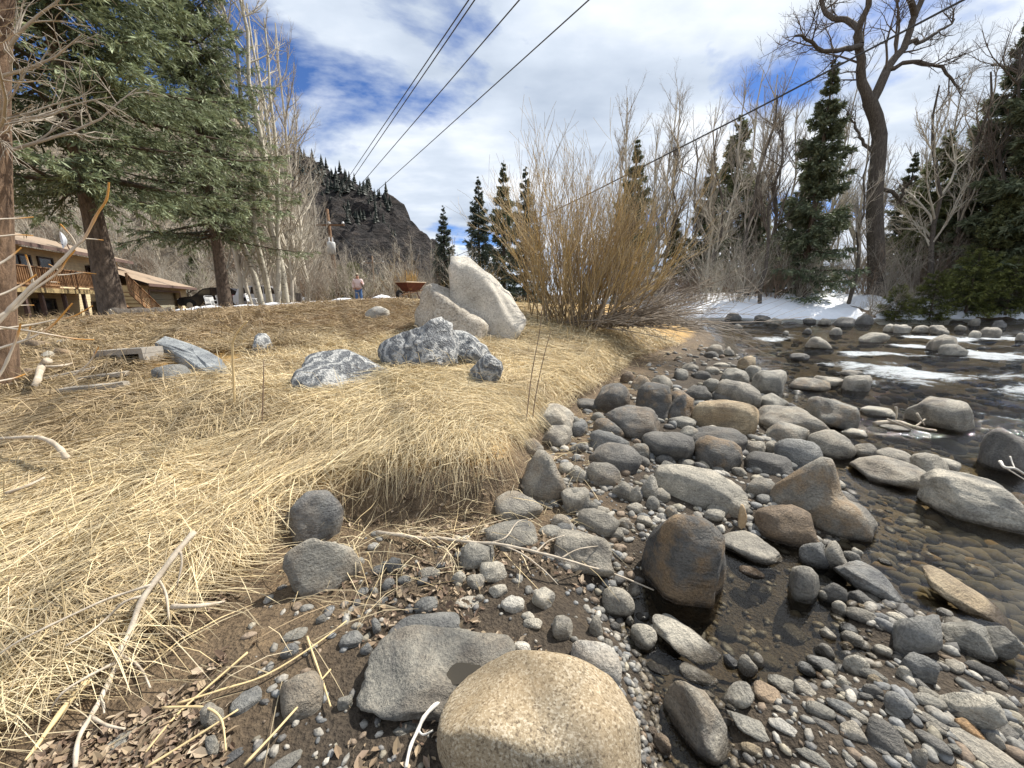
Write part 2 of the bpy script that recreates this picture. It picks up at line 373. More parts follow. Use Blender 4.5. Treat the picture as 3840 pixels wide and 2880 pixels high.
def mat_water():
    m_, nt, b, N = NM('river_water')
    nt.nodes.remove(b)
    t = N('ShaderNodeTexCoord'); a = N('ShaderNodeAttribute', attribute_name='col')
    sep = N('ShaderNodeSeparateColor', {0: a.outputs['Color']})
    mpn = N('ShaderNodeMapping', {'Vector': t.outputs['Object'], 'Scale': (1.0, 2.0, 1.0)})
    n1_ = N('ShaderNodeTexNoise', {'Vector': mpn.outputs[0], 'Scale': 4.5, 'Detail': 6.0, 'Roughness': 0.6})
    n2_ = N('ShaderNodeTexNoise', {'Vector': mpn.outputs[0], 'Scale': 17.0, 'Detail': 5.0, 'Roughness': 0.65})
    h = N('ShaderNodeMath', {0: n2_.outputs['Fac'], 1: 0.5, 2: n1_.outputs['Fac']}, operation='MULTIPLY_ADD')
    st = N('ShaderNodeMath', {0: sep.outputs['Green'], 1: 0.95, 2: 0.03}, operation='MULTIPLY_ADD')
    bn = N('ShaderNodeBump', {'Strength': st.outputs[0], 'Distance': 0.16, 'Height': h.outputs[0]})
    fr = N('ShaderNodeFresnel', {'IOR': 1.33, 'Normal': bn.outputs[0]})
    tr = N('ShaderNodeBsdfTransparent', {'Color': (0.80, 0.77, 0.68, 1)})
    gl = N('ShaderNodeBsdfGlossy', {'Color': (1, 1, 1, 1), 'Roughness': 0.05, 'Normal': bn.outputs[0]})
    ms = N('ShaderNodeMixShader', {0: fr.outputs[0]}); link(nt, tr.outputs[0], ms.inputs[1]); link(nt, gl.outputs[0], ms.inputs[2])
    fo = N('ShaderNodeBsdfDiffuse', {'Color': (0.82, 0.86, 0.88, 1), 'Normal': bn.outputs[0]})
    mp3 = N('ShaderNodeMapping', {'Vector': t.outputs['Object'], 'Scale': (1.5, 1.5, 1.0)})
    n3 = N('ShaderNodeTexNoise', {'Vector': mp3.outputs[0], 'Scale': 1.8, 'Detail': 12.0, 'Roughness': 0.82, 'Distortion': 0.6})
    s1 = N('ShaderNodeMath', {0: sep.outputs['Red'], 1: 0.55, 2: n3.outputs['Fac']}, operation='MULTIPLY_ADD')
    s2 = N('ShaderNodeMapRange', {'Value': s1.outputs[0], 'From Min': 0.74, 'From Max': 0.90, 'To Min': 0.0, 'To Max': 0.8})
    g0 = N('ShaderNodeMath', {0: sep.outputs['Red'], 1: 0.02}, operation='GREATER_THAN')
    s3 = N('ShaderNodeMath', {0: s2.outputs[0], 1: g0.outputs[0]}, operation='MULTIPLY')
    ms2 = N('ShaderNodeMixShader', {0: s3.outputs[0]}); link(nt, ms.outputs[0], ms2.inputs[1]); link(nt, fo.outputs[0], ms2.inputs[2])
    link(nt, ms2.outputs[0], nt.nodes['Material Output'].inputs['Surface'])
    return m_
wc = np.stack([foam_sparkle, chop * sstep(0.0, 1.0, WE) + 0.02, 0 * foam_sparkle], -1).reshape(-1, 3)
rme = mesh_np('river', np.stack([WX, WY, WZ], -1).reshape(-1, 3), [WFc], mat_water(), True, wc)
struct(obj('river', rme))

# ------------------------------------------------------------------ stone materials
def stone_tc(N):
    t = N('ShaderNodeTexCoord'); oi = N('ShaderNodeObjectInfo')
    r = N('ShaderNodeMath', {0: oi.outputs['Random'], 1: 37.0}, operation='MULTIPLY')
    v = N('ShaderNodeVectorMath', {0: t.outputs['Object']}, operation='ADD'); v.id_data.links.new(r.outputs[0], v.inputs[1])
    return v.outputs[0], oi
def wet_mask(N):
    g = N('ShaderNodeNewGeometry'); s = N('ShaderNodeSeparateXYZ', {0: g.outputs['Position']})
    yy = N('ShaderNodeMath', {0: s.outputs['Y'], 1: 3.0}, operation='SUBTRACT'); y2 = N('ShaderNodeMath', {0: yy.outputs[0], 1: 0.0}, operation='MAXIMUM')
    y3 = N('ShaderNodeMath', {0: y2.outputs[0], 1: -0.02, 2: s.outputs['Z']}, operation='MULTIPLY_ADD')
    nn = N('ShaderNodeTexNoise', {'Vector': g.outputs['Position'], 'Scale': 14.0, 'Detail': 3.0})
    a = N('ShaderNodeMath', {0: nn.outputs['Fac'], 1: -0.05, 2: y3.outputs[0]}, operation='MULTIPLY_ADD')
    mr = N('ShaderNodeMapRange', {'Value': a.outputs[0], 'From Min': -0.012, 'From Max': 0.014, 'To Min': 1.0, 'To Max': 0.0})
    return mr.outputs[0]
def mat_stone():
    m_, nt, b, N = NM('river_stone')
    v, oi = stone_tc(N)
    n = N('ShaderNodeTexNoise', {'Vector': v, 'Scale': 5.0, 'Detail': 8.0, 'Roughness': 0.62, 'Distortion': 0.6})
    f = N('ShaderNodeTexNoise', {'Vector': v, 'Scale': 85.0, 'Detail': 4.0, 'Roughness': 0.7})
    k = ramp(N, n.outputs['Fac'], [(0.3, (0.5, 0.5, 0.52)), (0.5, (0.96, 0.95, 0.92)), (0.7, (1.5, 1.45, 1.36))])
    c = mixc(N, 1.0, oi.outputs['Color'], k, 'MULTIPLY')
    k2 = ramp(N, f.outputs['Fac'], [(0.32, (0.66, 0.66, 0.66)), (0.68, (1.32, 1.3, 1.26))])
    c = mixc(N, 1.0, c, k2, 'MULTIPLY')
    p = N('ShaderNodeAttribute', attribute_name='patina', attribute_type='OBJECT')
    pn = N('ShaderNodeTexNoise', {'Vector': v, 'Scale': 4.5, 'Detail': 7.0, 'Roughness': 0.62})
    pr = N('ShaderNodeMapRange', {'Value': pn.outputs['Fac'], 'From Min': 0.47, 'From Max': 0.6})
    pf = N('ShaderNodeMath', {0: pr.outputs[0], 1: p.outputs['Fac']}, operation='MULTIPLY')
    c = mixc(N, pf.outputs[0], c, mixc(N, 1.0, (0.31, 0.21, 0.115), k2, 'MULTIPLY'))
    # hairline cracks
    vo = N('ShaderNodeTexVoronoi', {'Vector': v, 'Scale': 3.2}, feature='DISTANCE_TO_EDGE')
    ck = N('ShaderNodeMapRange', {'Value': vo.outputs['Distance'], 'From Min': 0.0, 'From Max': 0.012, 'To Min': 0.25, 'To Max': 0.0})
    cn = N('ShaderNodeMath', {0: ck.outputs[0], 1: pr.outputs[0]}, operation='MULTIPLY')
    c = mixc(N, cn.outputs[0], c, (0.03, 0.028, 0.025))
    w = wet_mask(N)
    wc_ = mixc(N, 1.0, c, (0.30, 0.28, 0.26), 'MULTIPLY'); c = mixc(N, w, c, wc_)
    link(nt, c, b.inputs['Base Color'])
    rr = N('ShaderNodeMapRange', {'Value': w, 'To Min': 0.78, 'To Max': 0.16}); link(nt, rr.outputs[0], b.inputs['Roughness'])
    b.inputs['Specular IOR Level'].default_value = 0.4
    sm_ = N('ShaderNodeMapping', {'Vector': v, 'Rotation': (0.4, 0.7, 0.2), 'Scale': (1.0, 1.0, 7.0)}); sn_ = N('ShaderNodeTexNoise', {'Vector': sm_.outputs[0], 'Scale': 4.0, 'Detail': 6.0, 'Roughness': 0.65})
    s0_ = N('ShaderNodeMath', {0: sn_.outputs['Fac'], 1: 0.45, 2: n.outputs['Fac']}, operation='MULTIPLY_ADD')
    s = N('ShaderNodeMath', {0: f.outputs['Fac'], 1: 0.3, 2: s0_.outputs[0]}, operation='MULTIPLY_ADD')
    bump(nt, N, b, s.outputs[0], 1.0, 0.06)
    return m_
def mat_granite(name, base, dark, light, sc=110.0, rough=0.85, patch=None):
    m_, nt, b, N = NM(name)
    v, oi = stone_tc(N)
    vo = N('ShaderNodeTexVoronoi', {'Vector': v, 'Scale': sc}); hs = N('ShaderNodeSeparateColor', {0: vo.outputs['Color']})
    n = N('ShaderNodeTexNoise', {'Vector': v, 'Scale': 3.0, 'Detail': 8.0, 'Roughness': 0.6})
    f = N('ShaderNodeTexNoise', {'Vector': v, 'Scale': sc * 0.9, 'Detail': 3.0, 'Roughness': 0.7})
    mixv = N('ShaderNodeMath', {0: hs.outputs[0], 1: 0.35, 2: f.outputs['Fac']}, operation='MULTIPLY_ADD')
    c = ramp(N, mixv.outputs[0], [(0.45, dark), (0.6, base), (0.72, base), (0.85, light)])
    k = ramp(N, n.outputs['Fac'], [(0.3, (0.68, 0.68, 0.68)), (0.55, (1, 1, 1)), (0.75, (1.2, 1.15, 1.1))])
    c = mixc(N, 1.0, c, k, 'MULTIPLY')
    if patch:
        pn = N('ShaderNodeTexNoise', {'Vector': v, 'Scale': 4.2, 'Detail': 5.0}); pr = N('ShaderNodeMapRange', {'Value': pn.outputs['Fac'], 'From Min': 0.4, 'From Max': 0.7, 'To Max': 0.42})
        c = mixc(N, pr.outputs[0], c, patch)
    vk = N('ShaderNodeTexVoronoi', {'Vector': v, 'Scale': 1.7}, feature='DISTANCE_TO_EDGE'); vr = N('ShaderNodeMapRange', {'Value': vk.outputs['Distance'], 'From Min': 0.0, 'From Max': 0.012, 'To Min': 0.45, 'To Max': 0.0}); vm = N('ShaderNodeMath', {0: vr.outputs[0], 1: n.outputs['Fac']}, operation='MULTIPLY')
    c = mixc(N, vm.outputs[0], c, tuple(x * 0.4 for x in dark))
    st_ = N('ShaderNodeTexNoise', {'Vector': v, 'Scale': 1.4, 'Detail': 7.0, 'Roughness': 0.7}); sr_ = N('ShaderNodeMapRange', {'Value': st_.outputs['Fac'], 'From Min': 0.52, 'From Max': 0.68, 'To Max': 0.45}); c = mixc(N, sr_.outputs[0], c, tuple(x * 0.75 for x in dark))
    link(nt, c, b.inputs['Base Color']); b.inputs['Roughness'].default_value = rough
    s = N('ShaderNodeMath', {0: f.outputs['Fac'], 1: 0.3, 2: n.outputs['Fac']}, operation='MULTIPLY_ADD')
    bump(nt, N, b, s.outputs[0], 0.45, 0.02)
    return m_
def mat_gneiss():
    m_, nt, b, N = NM('banded_gneiss')
    v, oi = stone_tc(N)
    rot = N('ShaderNodeMapping', {'Vector': v, 'Rotation': (0.3, 0.5, 0.9)})
    wv = N('ShaderNodeTexWave', {'Vector': rot.outputs[0], 'Scale': 4.0, 'Distortion': 10.0, 'Detail': 5.0, 'Detail Scale': 1.6, 'Detail Roughness': 0.62})
    w2 = N('ShaderNodeTexWave', {'Vector': rot.outputs[0], 'Scale': 14.0, 'Distortion': 16.0, 'Detail': 4.0, 'Detail Scale': 1.2})
    sm = N('ShaderNodeMath', {0: w2.outputs['Fac'], 1: 0.4, 2: wv.outputs['Fac']}, operation='MULTIPLY_ADD')
    f = N('ShaderNodeTexNoise', {'Vector': v, 'Scale': 60.0, 'Detail': 5.0, 'Roughness': 0.7})
    c = ramp(N, sm.outputs[0], [(0.1, (0.10, 0.105, 0.115)), (0.55, (0.18, 0.19, 0.20)), (0.9, (0.26, 0.27, 0.275)), (1.15, (0.42, 0.42, 0.41))])
    k2 = ramp(N, f.outputs['Fac'], [(0.3, (0.6, 0.6, 0.6)), (0.7, (1.35, 1.33, 1.3))])
    c = mixc(N, 1.0, c, k2, 'MULTIPLY'); c = mixc(N, 1.0, c, oi.outputs['Color'], 'MULTIPLY')
    link(nt, c, b.inputs['Base Color']); b.inputs['Roughness'].default_value = 0.62
    s = N('ShaderNodeMath', {0: f.outputs['Fac'], 1: 0.3, 2: sm.outputs[0]}, operation='MULTIPLY_ADD')
    bump(nt, N, b, s.outputs[0], 0.6, 0.03)
    return m_
M_STONE = mat_stone(); M_GNEISS = mat_gneiss()
M_TAN = mat_granite('tan_granite', (0.33, 0.265, 0.175), (0.115, 0.09, 0.065), (0.52, 0.45, 0.34), 150.0, patch=(0.34, 0.235, 0.12))
M_WHITE = mat_granite('white_granite', (0.50, 0.46, 0.39), (0.33, 0.30, 0.26), (0.60, 0.56, 0.49), 60.0)
M_PALE = mat_granite('pale_granite', (0.42, 0.37, 0.30), (0.22, 0.19, 0.155), (0.55, 0.50, 0.42), 45.0)

# ------------------------------------------------------------------ stones
_ico = {}
def ico(n):
    if n not in _ico:
        bm = bmesh.new(); bmesh.ops.create_icosphere(bm, subdivisions=n, radius=1)
        V = np.array([v.co[:] for v in bm.verts]); Fc = np.array([[v.index for v in f.verts] for f in bm.faces]); bm.free(); _ico[n] = (V / np.linalg.norm(V, axis=1, keepdims=True), Fc)
    return _ico[n]
KIND = {'r': (2.4, 8, 0.76, 0.10, 0.018), 'a': (3.0, 13, 0.66, 0.10, 0.03), 'f': (3.8, 8, 0.80, 0.08, 0.028), 'k': (4.4, 8, 0.80, 0.07, 0.025), 's': (2.3, 3, 0.9, 0.08, 0.016), 'j': (2.6, 16, 0.60, 0.13, 0.06), 'b': (2.6, 2, 0.94, 0.05, 0.008), 'p': (3.8, 9, 0.76, 0.09, 0.05)}
def rock_verts(kind, sub, seed, planes=None):
    e_, nf, off, amp, fine = KIND[kind]
    V, Fc = ico(sub); r_ = np.random.default_rng(seed)
    r = (np.abs(V) ** e_).sum(1) ** (-1 / e_)
    pl = [(d / np.linalg.norm(d), off + (1 - off) * r_.random() * 0.9) for d in r_.normal(size=(nf, 3))] + list(planes or [])
    for d, o in pl:
        d = np.array(d, float); d /= np.linalg.norm(d)
        c = V @ d; lim = np.where(c > 0.05, o / np.maximum(c, 0.05), 9)
        k = 0.022; r = -k * np.logaddexp(-r / k, -lim / k)
    sd = r_.random(3) * 50
    r = r * (1 + amp * fbm(V[:, 0] * 1.6 + sd[0], V[:, 1] * 1.6 + sd[1], V[:, 2] * 1.6 + sd[2], oct=2, seed=seed) + fine * fbm(V[:, 0] * 6 + sd[0], V[:, 1] * 6, V[:, 2] * 6 + sd[2], oct=3, seed=seed + 1))
    P = V * r[:, None]
    if kind == 's':                                            # two-lobed saddle boulder
        x = P[:, 0]; P[:, 2] *= 0.62 + 0.55 * np.exp(-((x + 0.42) / 0.34) ** 2) - 0.12 * np.exp(-((x - 0.15) / 0.2) ** 2)
        P[:, 1] *= 1 - 0.25 * np.exp(-((x - 0.05) / 0.25) ** 2)
    return P, Fc
def fit_rock(rect, kind, seed, sub, tilt=0.0, yaw=None, depth=0.95, sink=0.42, planes=None, land=False, shear=0.0):
    """a rock of the kind, sized and seated so that what stands out of the ground spans rect (u0,v0,u1,v1)"""
    u0, v0, u1, v1 = rect
    P, Fc = rock_verts(kind, sub, seed, planes)
    if shear: P[:, 2] *= 1 - shear * P[:, 0]
    r_ = np.random.default_rng(seed + 99); yaw = r_.uniform(-0.5, 0.5) if yaw is None else R(yaw)
    cb = hit((u0 + u1) / 2, v1, water=not land)
    dep = (cb - np.array([0, 0, CZ])) @ F_
    w = (u1 - u0) * dep / FPX
    phi = math.atan2(CZ - cb[2], math.hypot(cb[0], cb[1]))
    ext = (v1 - v0) * dep / FPX / max(0.5, math.cos(math.atan((v1 - 384) / FPX)))
    a = w / 2; bdep = a * depth
    c2 = (ext * 0.62) ** 2 - (bdep * math.sin(phi)) ** 2
    c = math.sqrt(max(c2, (0.22 * a) ** 2)) / max(math.cos(phi), 0.35); c = min(c, 1.6 * a if kind != 'f' else 0.9 * a)
    ct, st = math.cos(R(tilt)), math.sin(R(tilt)); cyw, syw = math.cos(yaw), math.sin(yaw)
    Rt = np.array([[ct, 0, st], [0, 1, 0], [-st, 0, ct]]); Ry = np.array([[cyw, -syw, 0], [syw, cyw, 0], [0, 0, 1]])
    az = math.atan2(cb[0], cb[1]); Rz = np.array([[math.cos(az), math.sin(az), 0], [-math.sin(az), math.cos(az), 0], [0, 0, 1]])
    hd = np.array([cb[0], cb[1], 0]); hd /= np.linalg.norm(hd)
    sc = np.array([a, bdep, c]); ctr = cb + hd * bdep * 0.7
    du = dv = 0
    for it in range(6):
        L = ((P @ Ry.T) * sc) @ Rt.T @ Rz.T
        g0 = float(H(ctr[0], ctr[1])); g = g0 if land else max(g0, float(W(ctr[1])))
        zlo = L[:, 2].min(); z0 = min(g0, g) - zlo - sink * (L[:, 2].max() - zlo) if not (g > g0) else g - zlo - max(sink, 0.38) * (L[:, 2].max() - zlo)
        Wd = L + np.array([ctr[0], ctr[1], z0]); vis = Wd[:, 2] > g - 0.01
        uu, vv, dd = project(Wd[vis])
        bu0, bu1, bv0, bv1 = uu.min(), uu.max(), vv.min(), vv.max()
        if it == 5: break
        sc = sc * np.array([np.clip((u1 - u0) / (bu1 - bu0), 0.6, 1.6), 1, 1])
        sc[1] *= np.clip(((u1 - u0) / (bu1 - bu0)) ** 0.5, 0.7, 1.4)
        rv = np.clip((v1 - v0) / (bv1 - bv0), 0.65, 1.5); sc[2] *= rv; sc[1] *= rv ** 0.4
        sc[2] = np.clip(sc[2], 0.16 * sc[0], 2.2 * sc[0])
        du, dv = (u0 + u1) / 2 - (bu0 + bu1) / 2, v1 - bv1
        cu, cv, cd = project(np.array([ctr[0], ctr[1], g]))
        nn = hit(cu + du, cv + dv * 0.9, water=not land); ctr = nn
    return Wd - np.array([ctr[0], ctr[1], z0]), Fc, np.array([ctr[0], ctr[1], z0]), (z0 + zlo)
SCOL = {'g': (0.27, 0.26, 0.235), 'd': (0.15, 0.145, 0.138), 'b': (0.21, 0.212, 0.21), 't': (0.38, 0.31, 0.215), 'p': (0.42, 0.395, 0.345), 'n': (0.22, 0.17, 0.125), 'm': (0.30, 0.28, 0.245), 'o': (0.40, 0.25, 0.13), 'w': (0.50, 0.48, 0.44), 'x': (1.0, 1.0, 1.0), 'X': (1.05, 1.05, 1.04)}
CR = {'3': (2100, 1100, .7866), '6': (2200, 1900, .7414), '5': (1000, 2000, .7233), '2': (1000, 1300, .5877), '4': (0, 2000, .5877), '1': (0, 1400, .5877), 'D': (0, 0, 1.736), 'L': (0, 750, .4822)}
def px(c, x, y): a, b, s = CR[c]; return (a + s * x) / 3.75, (b + s * y) / 3.75
GROUPS = {'G1': ('small water-worn cobble on the wet gravel spit beside the backwater', 'cobbles on the gravel spit'),
          'G2': ('small grey cobble lying in leaf litter and mud below the grass bank', 'cobbles below the grass bank'),
          'G3': ('small grey stone wedged between the bigger rocks of the stone bar', 'stones wedged in the stone bar'),
          'G4': ('low stone standing out of the water near the snowy far bank', 'stones along the far bank'),
          'G5': ('small half-sunk stone in the shallow backwater', 'stones in the backwater')}
seed_ = 100
def stone(crop, x0, y0, x1, y1, col, kind, lab, tilt=0, mat=None, pat=None, name='stone', cat='stone', **kw):
    global seed_
    seed_ += 1
    a, b = px(crop, x0, y0), px(crop, x1, y1)
    kind = 'a' if kind == 'r' and seed_ % 3 == 0 and mat is None else kind
    wpx = b[0] - a[0]; gk = 0.0 if crop in 'DL' or wpx > 130 else 0.04; a = (a[0] - gk * wpx, a[1] - gk * (b[1] - a[1])); b = (b[0] + gk * wpx, b[1] + gk * (b[1] - a[1]))
    sub = 5 if wpx > 130 else 4 if wpx > 50 else 3 if wpx > 14 else 2
    V, Fc, loc, zb = fit_rock((a[0], a[1], b[0], b[1]), kind, seed_, sub, tilt, **kw)
    o = obj(name, mesh_np(name, V, [Fc], mat or M_STONE, True), loc=tuple(loc))
    c = np.array(SCOL[col]) * np.random.default_rng(seed_).uniform(0.85, 1.15) if mat is None else np.array(SCOL[col])
    o.color = (*c, 1); o['patina'] = pat if pat is not None else float(np.random.default_rng(seed_ + 5).choice([0, 0, 0.25, 0.6]))
    if lab in GROUPS: tag(o, GROUPS[lab][0], cat, GROUPS[lab][1])
    else: tag(o, lab, cat)
    STONE_XY.append((loc[0], loc[1], max(np.ptp(V[:, 0]), np.ptp(V[:, 1])) * 0.5))
    return o
STONE_XY = []
# ------------------------------------------------------------------ the rocks on the grass bank
bo = 'boulder'
BIGTAN = stone('5', 878, 645, 1950, 1520, 'x', 'b', 'big smooth tan boulder with speckled top in front of everything', mat=M_TAN, name=bo, cat=bo, depth=1.0, yaw=0, sink=0.25, planes=[((-0.75, 0.25, 0.62), 0.80), ((0.05, 0.0, 1.0), 0.78), ((0.72, 0.2, 0.66), 0.90)])
SLAB = stone('5', 465, 500, 1290, 985, 'g', 'f', 'broad flat grey slab with a puddle in its hollow', tilt=3, pat=0.15, name='flat_rock', cat='rock', depth=1.0, yaw=-12, sink=0.45)
stone('5', 635, 430, 990, 625, 'b', 'r', 'rounded blue-grey rock leaning on the back of the puddle slab', name='rock', cat='rock', pat=0.1)
stone('5', 1585, 570, 1835, 790, 'w', 'r', 'cream white rock tucked behind the speckled tan boulder', tilt=18, name='rock', cat='rock', pat=0.25)
WB = stone('D', 968, 552, 1137, 722, 'x', 'r', 'tall white granite boulder standing beside the willow bush', mat=M_WHITE, name=bo, cat=bo, land=True, depth=0.6, yaw=0, shear=0.42, planes=[((0.75, -0.35, 0.6), 0.62), ((0.1, -1, 0.35), 0.72), ((-1, -0.1, 0.1), 0.8), ((0.3, -0.9, 0.1), 0.8)])
stone('D', 892, 612, 1066, 720, 'x', 'p', 'pale rough-faced boulder leaning before the tall white boulder', mat=M_PALE, name=bo, cat=bo, tilt=6, land=True, depth=0.7, yaw=-8, shear=0.12, planes=[((0.15, -0.95, 0.3), 0.7), ((-0.9, -0.5, 0.1), 0.72), ((0.4, -0.2, 0.85), 0.62)])
stone('D', 815, 684, 992, 792, 'x', 'j', 'jagged dark gneiss boulder with white swirling veins', mat=M_GNEISS, name=bo, cat=bo, land=True, depth=0.7, planes=[((0.1, -0.9, 0.4), 0.55), ((-0.6, -0.5, 0.6), 0.6)])
stone('D', 945, 712, 1064, 785, 'X', 'j', 'light banded gneiss rock under the pale leaning boulder', mat=M_GNEISS, name='rock', cat='rock', land=True, depth=0.9)
stone('D', 626, 754, 872, 842, 'X', 'a', 'low wide gneiss rock with grey vertical streaks in straw', mat=M_GNEISS, name='rock', cat='rock', land=True, depth=0.6, planes=[((0.05, -0.85, 0.5), 0.6), ((0.8, -0.2, 0.6), 0.66)])
stone('D', 996, 733, 1088, 832, 'x', 'k', 'blue-grey block with flat sloping face sunk in straw', mat=M_GNEISS, name='rock', cat='rock', tilt=28, land=True, depth=0.7, yaw=20)

def plate_rock():
    q = [(333, 738, 4.75), (352, 727, 4.98), (372, 729, 5.0), (410, 742, 4.85), (450, 757, 4.7), (478, 775, 4.5), (497, 800, 4.2), (505, 822, 3.92), (488, 824, 3.9), (462, 816, 3.98), (430, 796, 4.15), (400, 776, 4.35), (362, 754, 4.6)]
    top = []
    for x, y, z in q:
        u, v = px('D', x, y); b = hit(u, v, water=False); d = ray(u, v); d = d / d[1]; top.append(at_y(u, v, z))
    top = np.array(top); c0 = top.mean(0); n = len(top); r_ = np.random.default_rng(4)
    rings = []
    for f, dz in ((0.0, 0.03), (0.35, 0.028), (0.7, 0.02), (0.93, 0.008), (1.0, -0.015), (0.99, -0.07), (0.93, -0.12), (0.5, -0.14)):
        rings.append(c0 + (top - c0) * f + np.array([0, 0, dz]) + (r_.normal(0, 0.006, (n, 3)) if f > 0 else 0))
    V = np.concatenate(rings) - c0; k = len(rings); Fq = [(a * n + i, a * n + (i + 1) % n, (a + 1) * n + (i + 1) % n, (a + 1) * n + i) for a in range(k - 1) for i in range(n)]
    o = obj('flat_rock', mesh_np('flat_rock', V, [np.array(Fq), np.array([[(k - 1) * n, (k - 1) * n + i, (k - 1) * n + i + 1] for i in range(1, n - 1)])], M_STONE, False), loc=tuple(c0)); o.color = (0.30, 0.325, 0.35, 1); o['patina'] = 0.0; tag(o, 'large thin blue-grey slab tilted across the needle litter', 'rock'); STONE_XY.append((c0[0], c0[1], 0.75))
plate_rock()
stone('D', 326, 786, 418, 836, 'b', 'f', 'small flat grey slab lying under the tilted slab', name='flat_rock', cat='rock', tilt=8, land=True, depth=0.9, pat=0)
stone('D', 544, 720, 589, 762, 'X', 'a', 'lone grey rock poking out of the brown grass slope', mat=M_GNEISS, name='rock', cat='rock', land=True)
stone('D', 788, 662, 842, 688, 'w', 'f', 'weathered white stone nearly hidden on the grass slope', name='rock', cat='rock', land=True, pat=0)
stone('L', 150, 1085, 432, 1182, 'n', 'r', 'purplish brown rock at the foot of the bark trunk', name='rock', cat='rock', land=True, pat=0.2)
stone('L', 405, 1084, 580, 1140, 'p', 'r', 'small pale rock above the brown rock by the trunk', name='rock', cat='rock', land=True, pat=0)
stone('L', 268, 1172, 462, 1284, 'p', 'a', 'white-streaked rock next to the bleached crooked branch', name='rock', cat='rock', land=True, pat=0)
stone('L', 408, 1148, 615, 1255, 'n', 'a', 'dull brown rock between white-streaked rock and cinder block', name='rock', cat='rock', land=True)
stone('L', 150, 1308, 318, 1432, 'n', 'r', 'brown rock half buried beneath the bleached crooked branch', name='rock', cat='rock', land=True)
stone('2', 120, 925, 478, 1225, 'b', 'r', 'dark blue-grey boulder bulging from the straw bank', name=bo, cat=bo, tilt=10, depth=0.7, pat=0.2)
stone('2', 118, 1235, 597, 1580, 'g', 'k', 'flat-faced grey rock leaning on the eroded bank foot', name='rock', cat='rock', tilt=-14, depth=0.5, pat=0.25, planes=[((0, -0.8, 0.6), 0.6)])
stone('2', 1628, 668, 1925, 985, 'm', 'a', 'pointed triangular grey rock at the corner of the bank', name='rock', cat='rock', pat=0.3, planes=[((-0.7, -0.2, 0.6), 0.55), ((0.75, -0.2, 0.55), 0.6)])
stone('2', 1452, 928, 1755, 1118, 'm', 'r', 'rounded grey rock below the triangular rock', name='rock', cat='rock', pat=0.25)
stone('2', 1690, 368, 1952, 530, 'p', 'f', 'pale flat-topped rock half covered by straw tips', name='rock', cat='rock', tilt=8, pat=0.2)
stone('2', 1898, 448, 2048, 570, 'g', 'a', 'small wedge rock beside the pale straw-covered rock', name='rock', cat='rock')
stone('2', 1748, 502, 1945, 640, 'm', 'a', 'mid-grey rock under the pale straw-covered rock', name='rock', cat='rock', pat=0.1)
stone('2', 1598, 588, 1762, 690, 'g', 'r', 'grey rock peeping out under drooping straw', name='rock', cat='rock', pat=0.5)
stone('2', 1402, 1112, 1724, 1310, 'g', 'f', 'low broad grey rock crossed by the pale fallen branch', name='rock', cat='rock', pat=0.1)
stone('2', 1838, 1178, 2205, 1445, 'm', 'a', 'fluted grey rock with a dark groove by the brown boulder', name='rock', cat='rock', pat=0.1, planes=[((0.1, -0.8, 0.55), 0.62)])
stone('2', 1238, 1253, 1448, 1418, 'g', 'r', 'smooth grey rock under the middle of the fallen branch', name='rock', cat='rock', pat=0)
stone('2', 1963, 333, 2135, 400, 'd', 'f', 'flat dark stone where straw meets the stone bar', pat=0)
stone('2', 1942, 618, 2040, 686, 'd', 'a', 'G3'); stone('2', 1898, 902, 2064, 1036, 'g', 'a', 'grey three-sided stone beside the triangular rock', pat=0)
stone('2', 1818, 1073, 1938, 1170, 'm', 'r', 'G3'); stone('2', 1740, 1140, 1900, 1230, 'g', 'r', 'G3')
# ------------------------------------------------------------------ stones at the foot of the bank
for q in [(1108, 148, 1242, 256, 'p', 'r'), (788, 178, 897, 244, 'm', 'r'), (1038, 213, 1132, 294, 'm', 'a'), (1153, 268, 1247, 338, 'p', 'r'), (980, 328, 1102, 394, 'p', 'r'), (1218, 323, 1332, 414, 'w', 'r'), (1378, 283, 1492, 396, 'p', 'r'),
          (768, 333, 884, 420, 'b', 'r'), (378, 508, 503, 606, 'b', 'f'), (483, 568, 550, 634, 'b', 'r'), (73, 578, 167, 656, 'b', 'r'), (1278, 563, 1367, 644, 'w', 'r'), (1322, 408, 1387, 452, 'p', 'r'), (1333, 443, 1427, 503, 'p', 'a'),
          (618, 128, 702, 202, 'b', 'r'), (543, 168, 617, 218, 'b', 'r'), (598, 233, 664, 294, 'b', 'r'), (678, 218, 752, 268, 'b', 'r'), (563, 333, 637, 378, 'b', 'r'), (468, 283, 528, 328, 'b', 'r'), (543, 423, 592, 514, 'b', 'a'),
          (658, 983, 784, 1064, 'g', 'a'), (368, 838, 444, 924, 'g', 'a'), (1483, 428, 1584, 560, 'm', 'a'), (958, 195, 1030, 262, 'p', 'a'), (600, 540, 660, 600, 'b', 'r'), (255, 425, 310, 480, 'g', 'r'), (440, 465, 500, 505, 'p', 'r'), (1080, 318, 1130, 360, 'm', 'r')]:
    stone('5', *q, 'G2', pat=0)
stone('5', 78, 708, 292, 975, 'm', 'f', 'olive grey stone set flush in the muddy leaf litter', pat=0.3, sink=0.7)
stone('4', 1470, 985, 1665, 1165, 'b', 'f', 'round blue-grey stone lying flat on bare soil', pat=0)
stone('4', 612, 1298, 1030, 1470, 'g', 'f', 'long flat grey stone on bare soil near the dry branch', pat=0, sink=0.55)
stone('4', 1390, 1402, 1552, 1520, 'b', 'a', 'blue-grey wedge stone at the lower edge of the soil', pat=0)
stone('4', 1660, 1430, 1920, 1600, 'g', 'r', 'grey domed stone cut by the picture edge below the soil', pat=0)
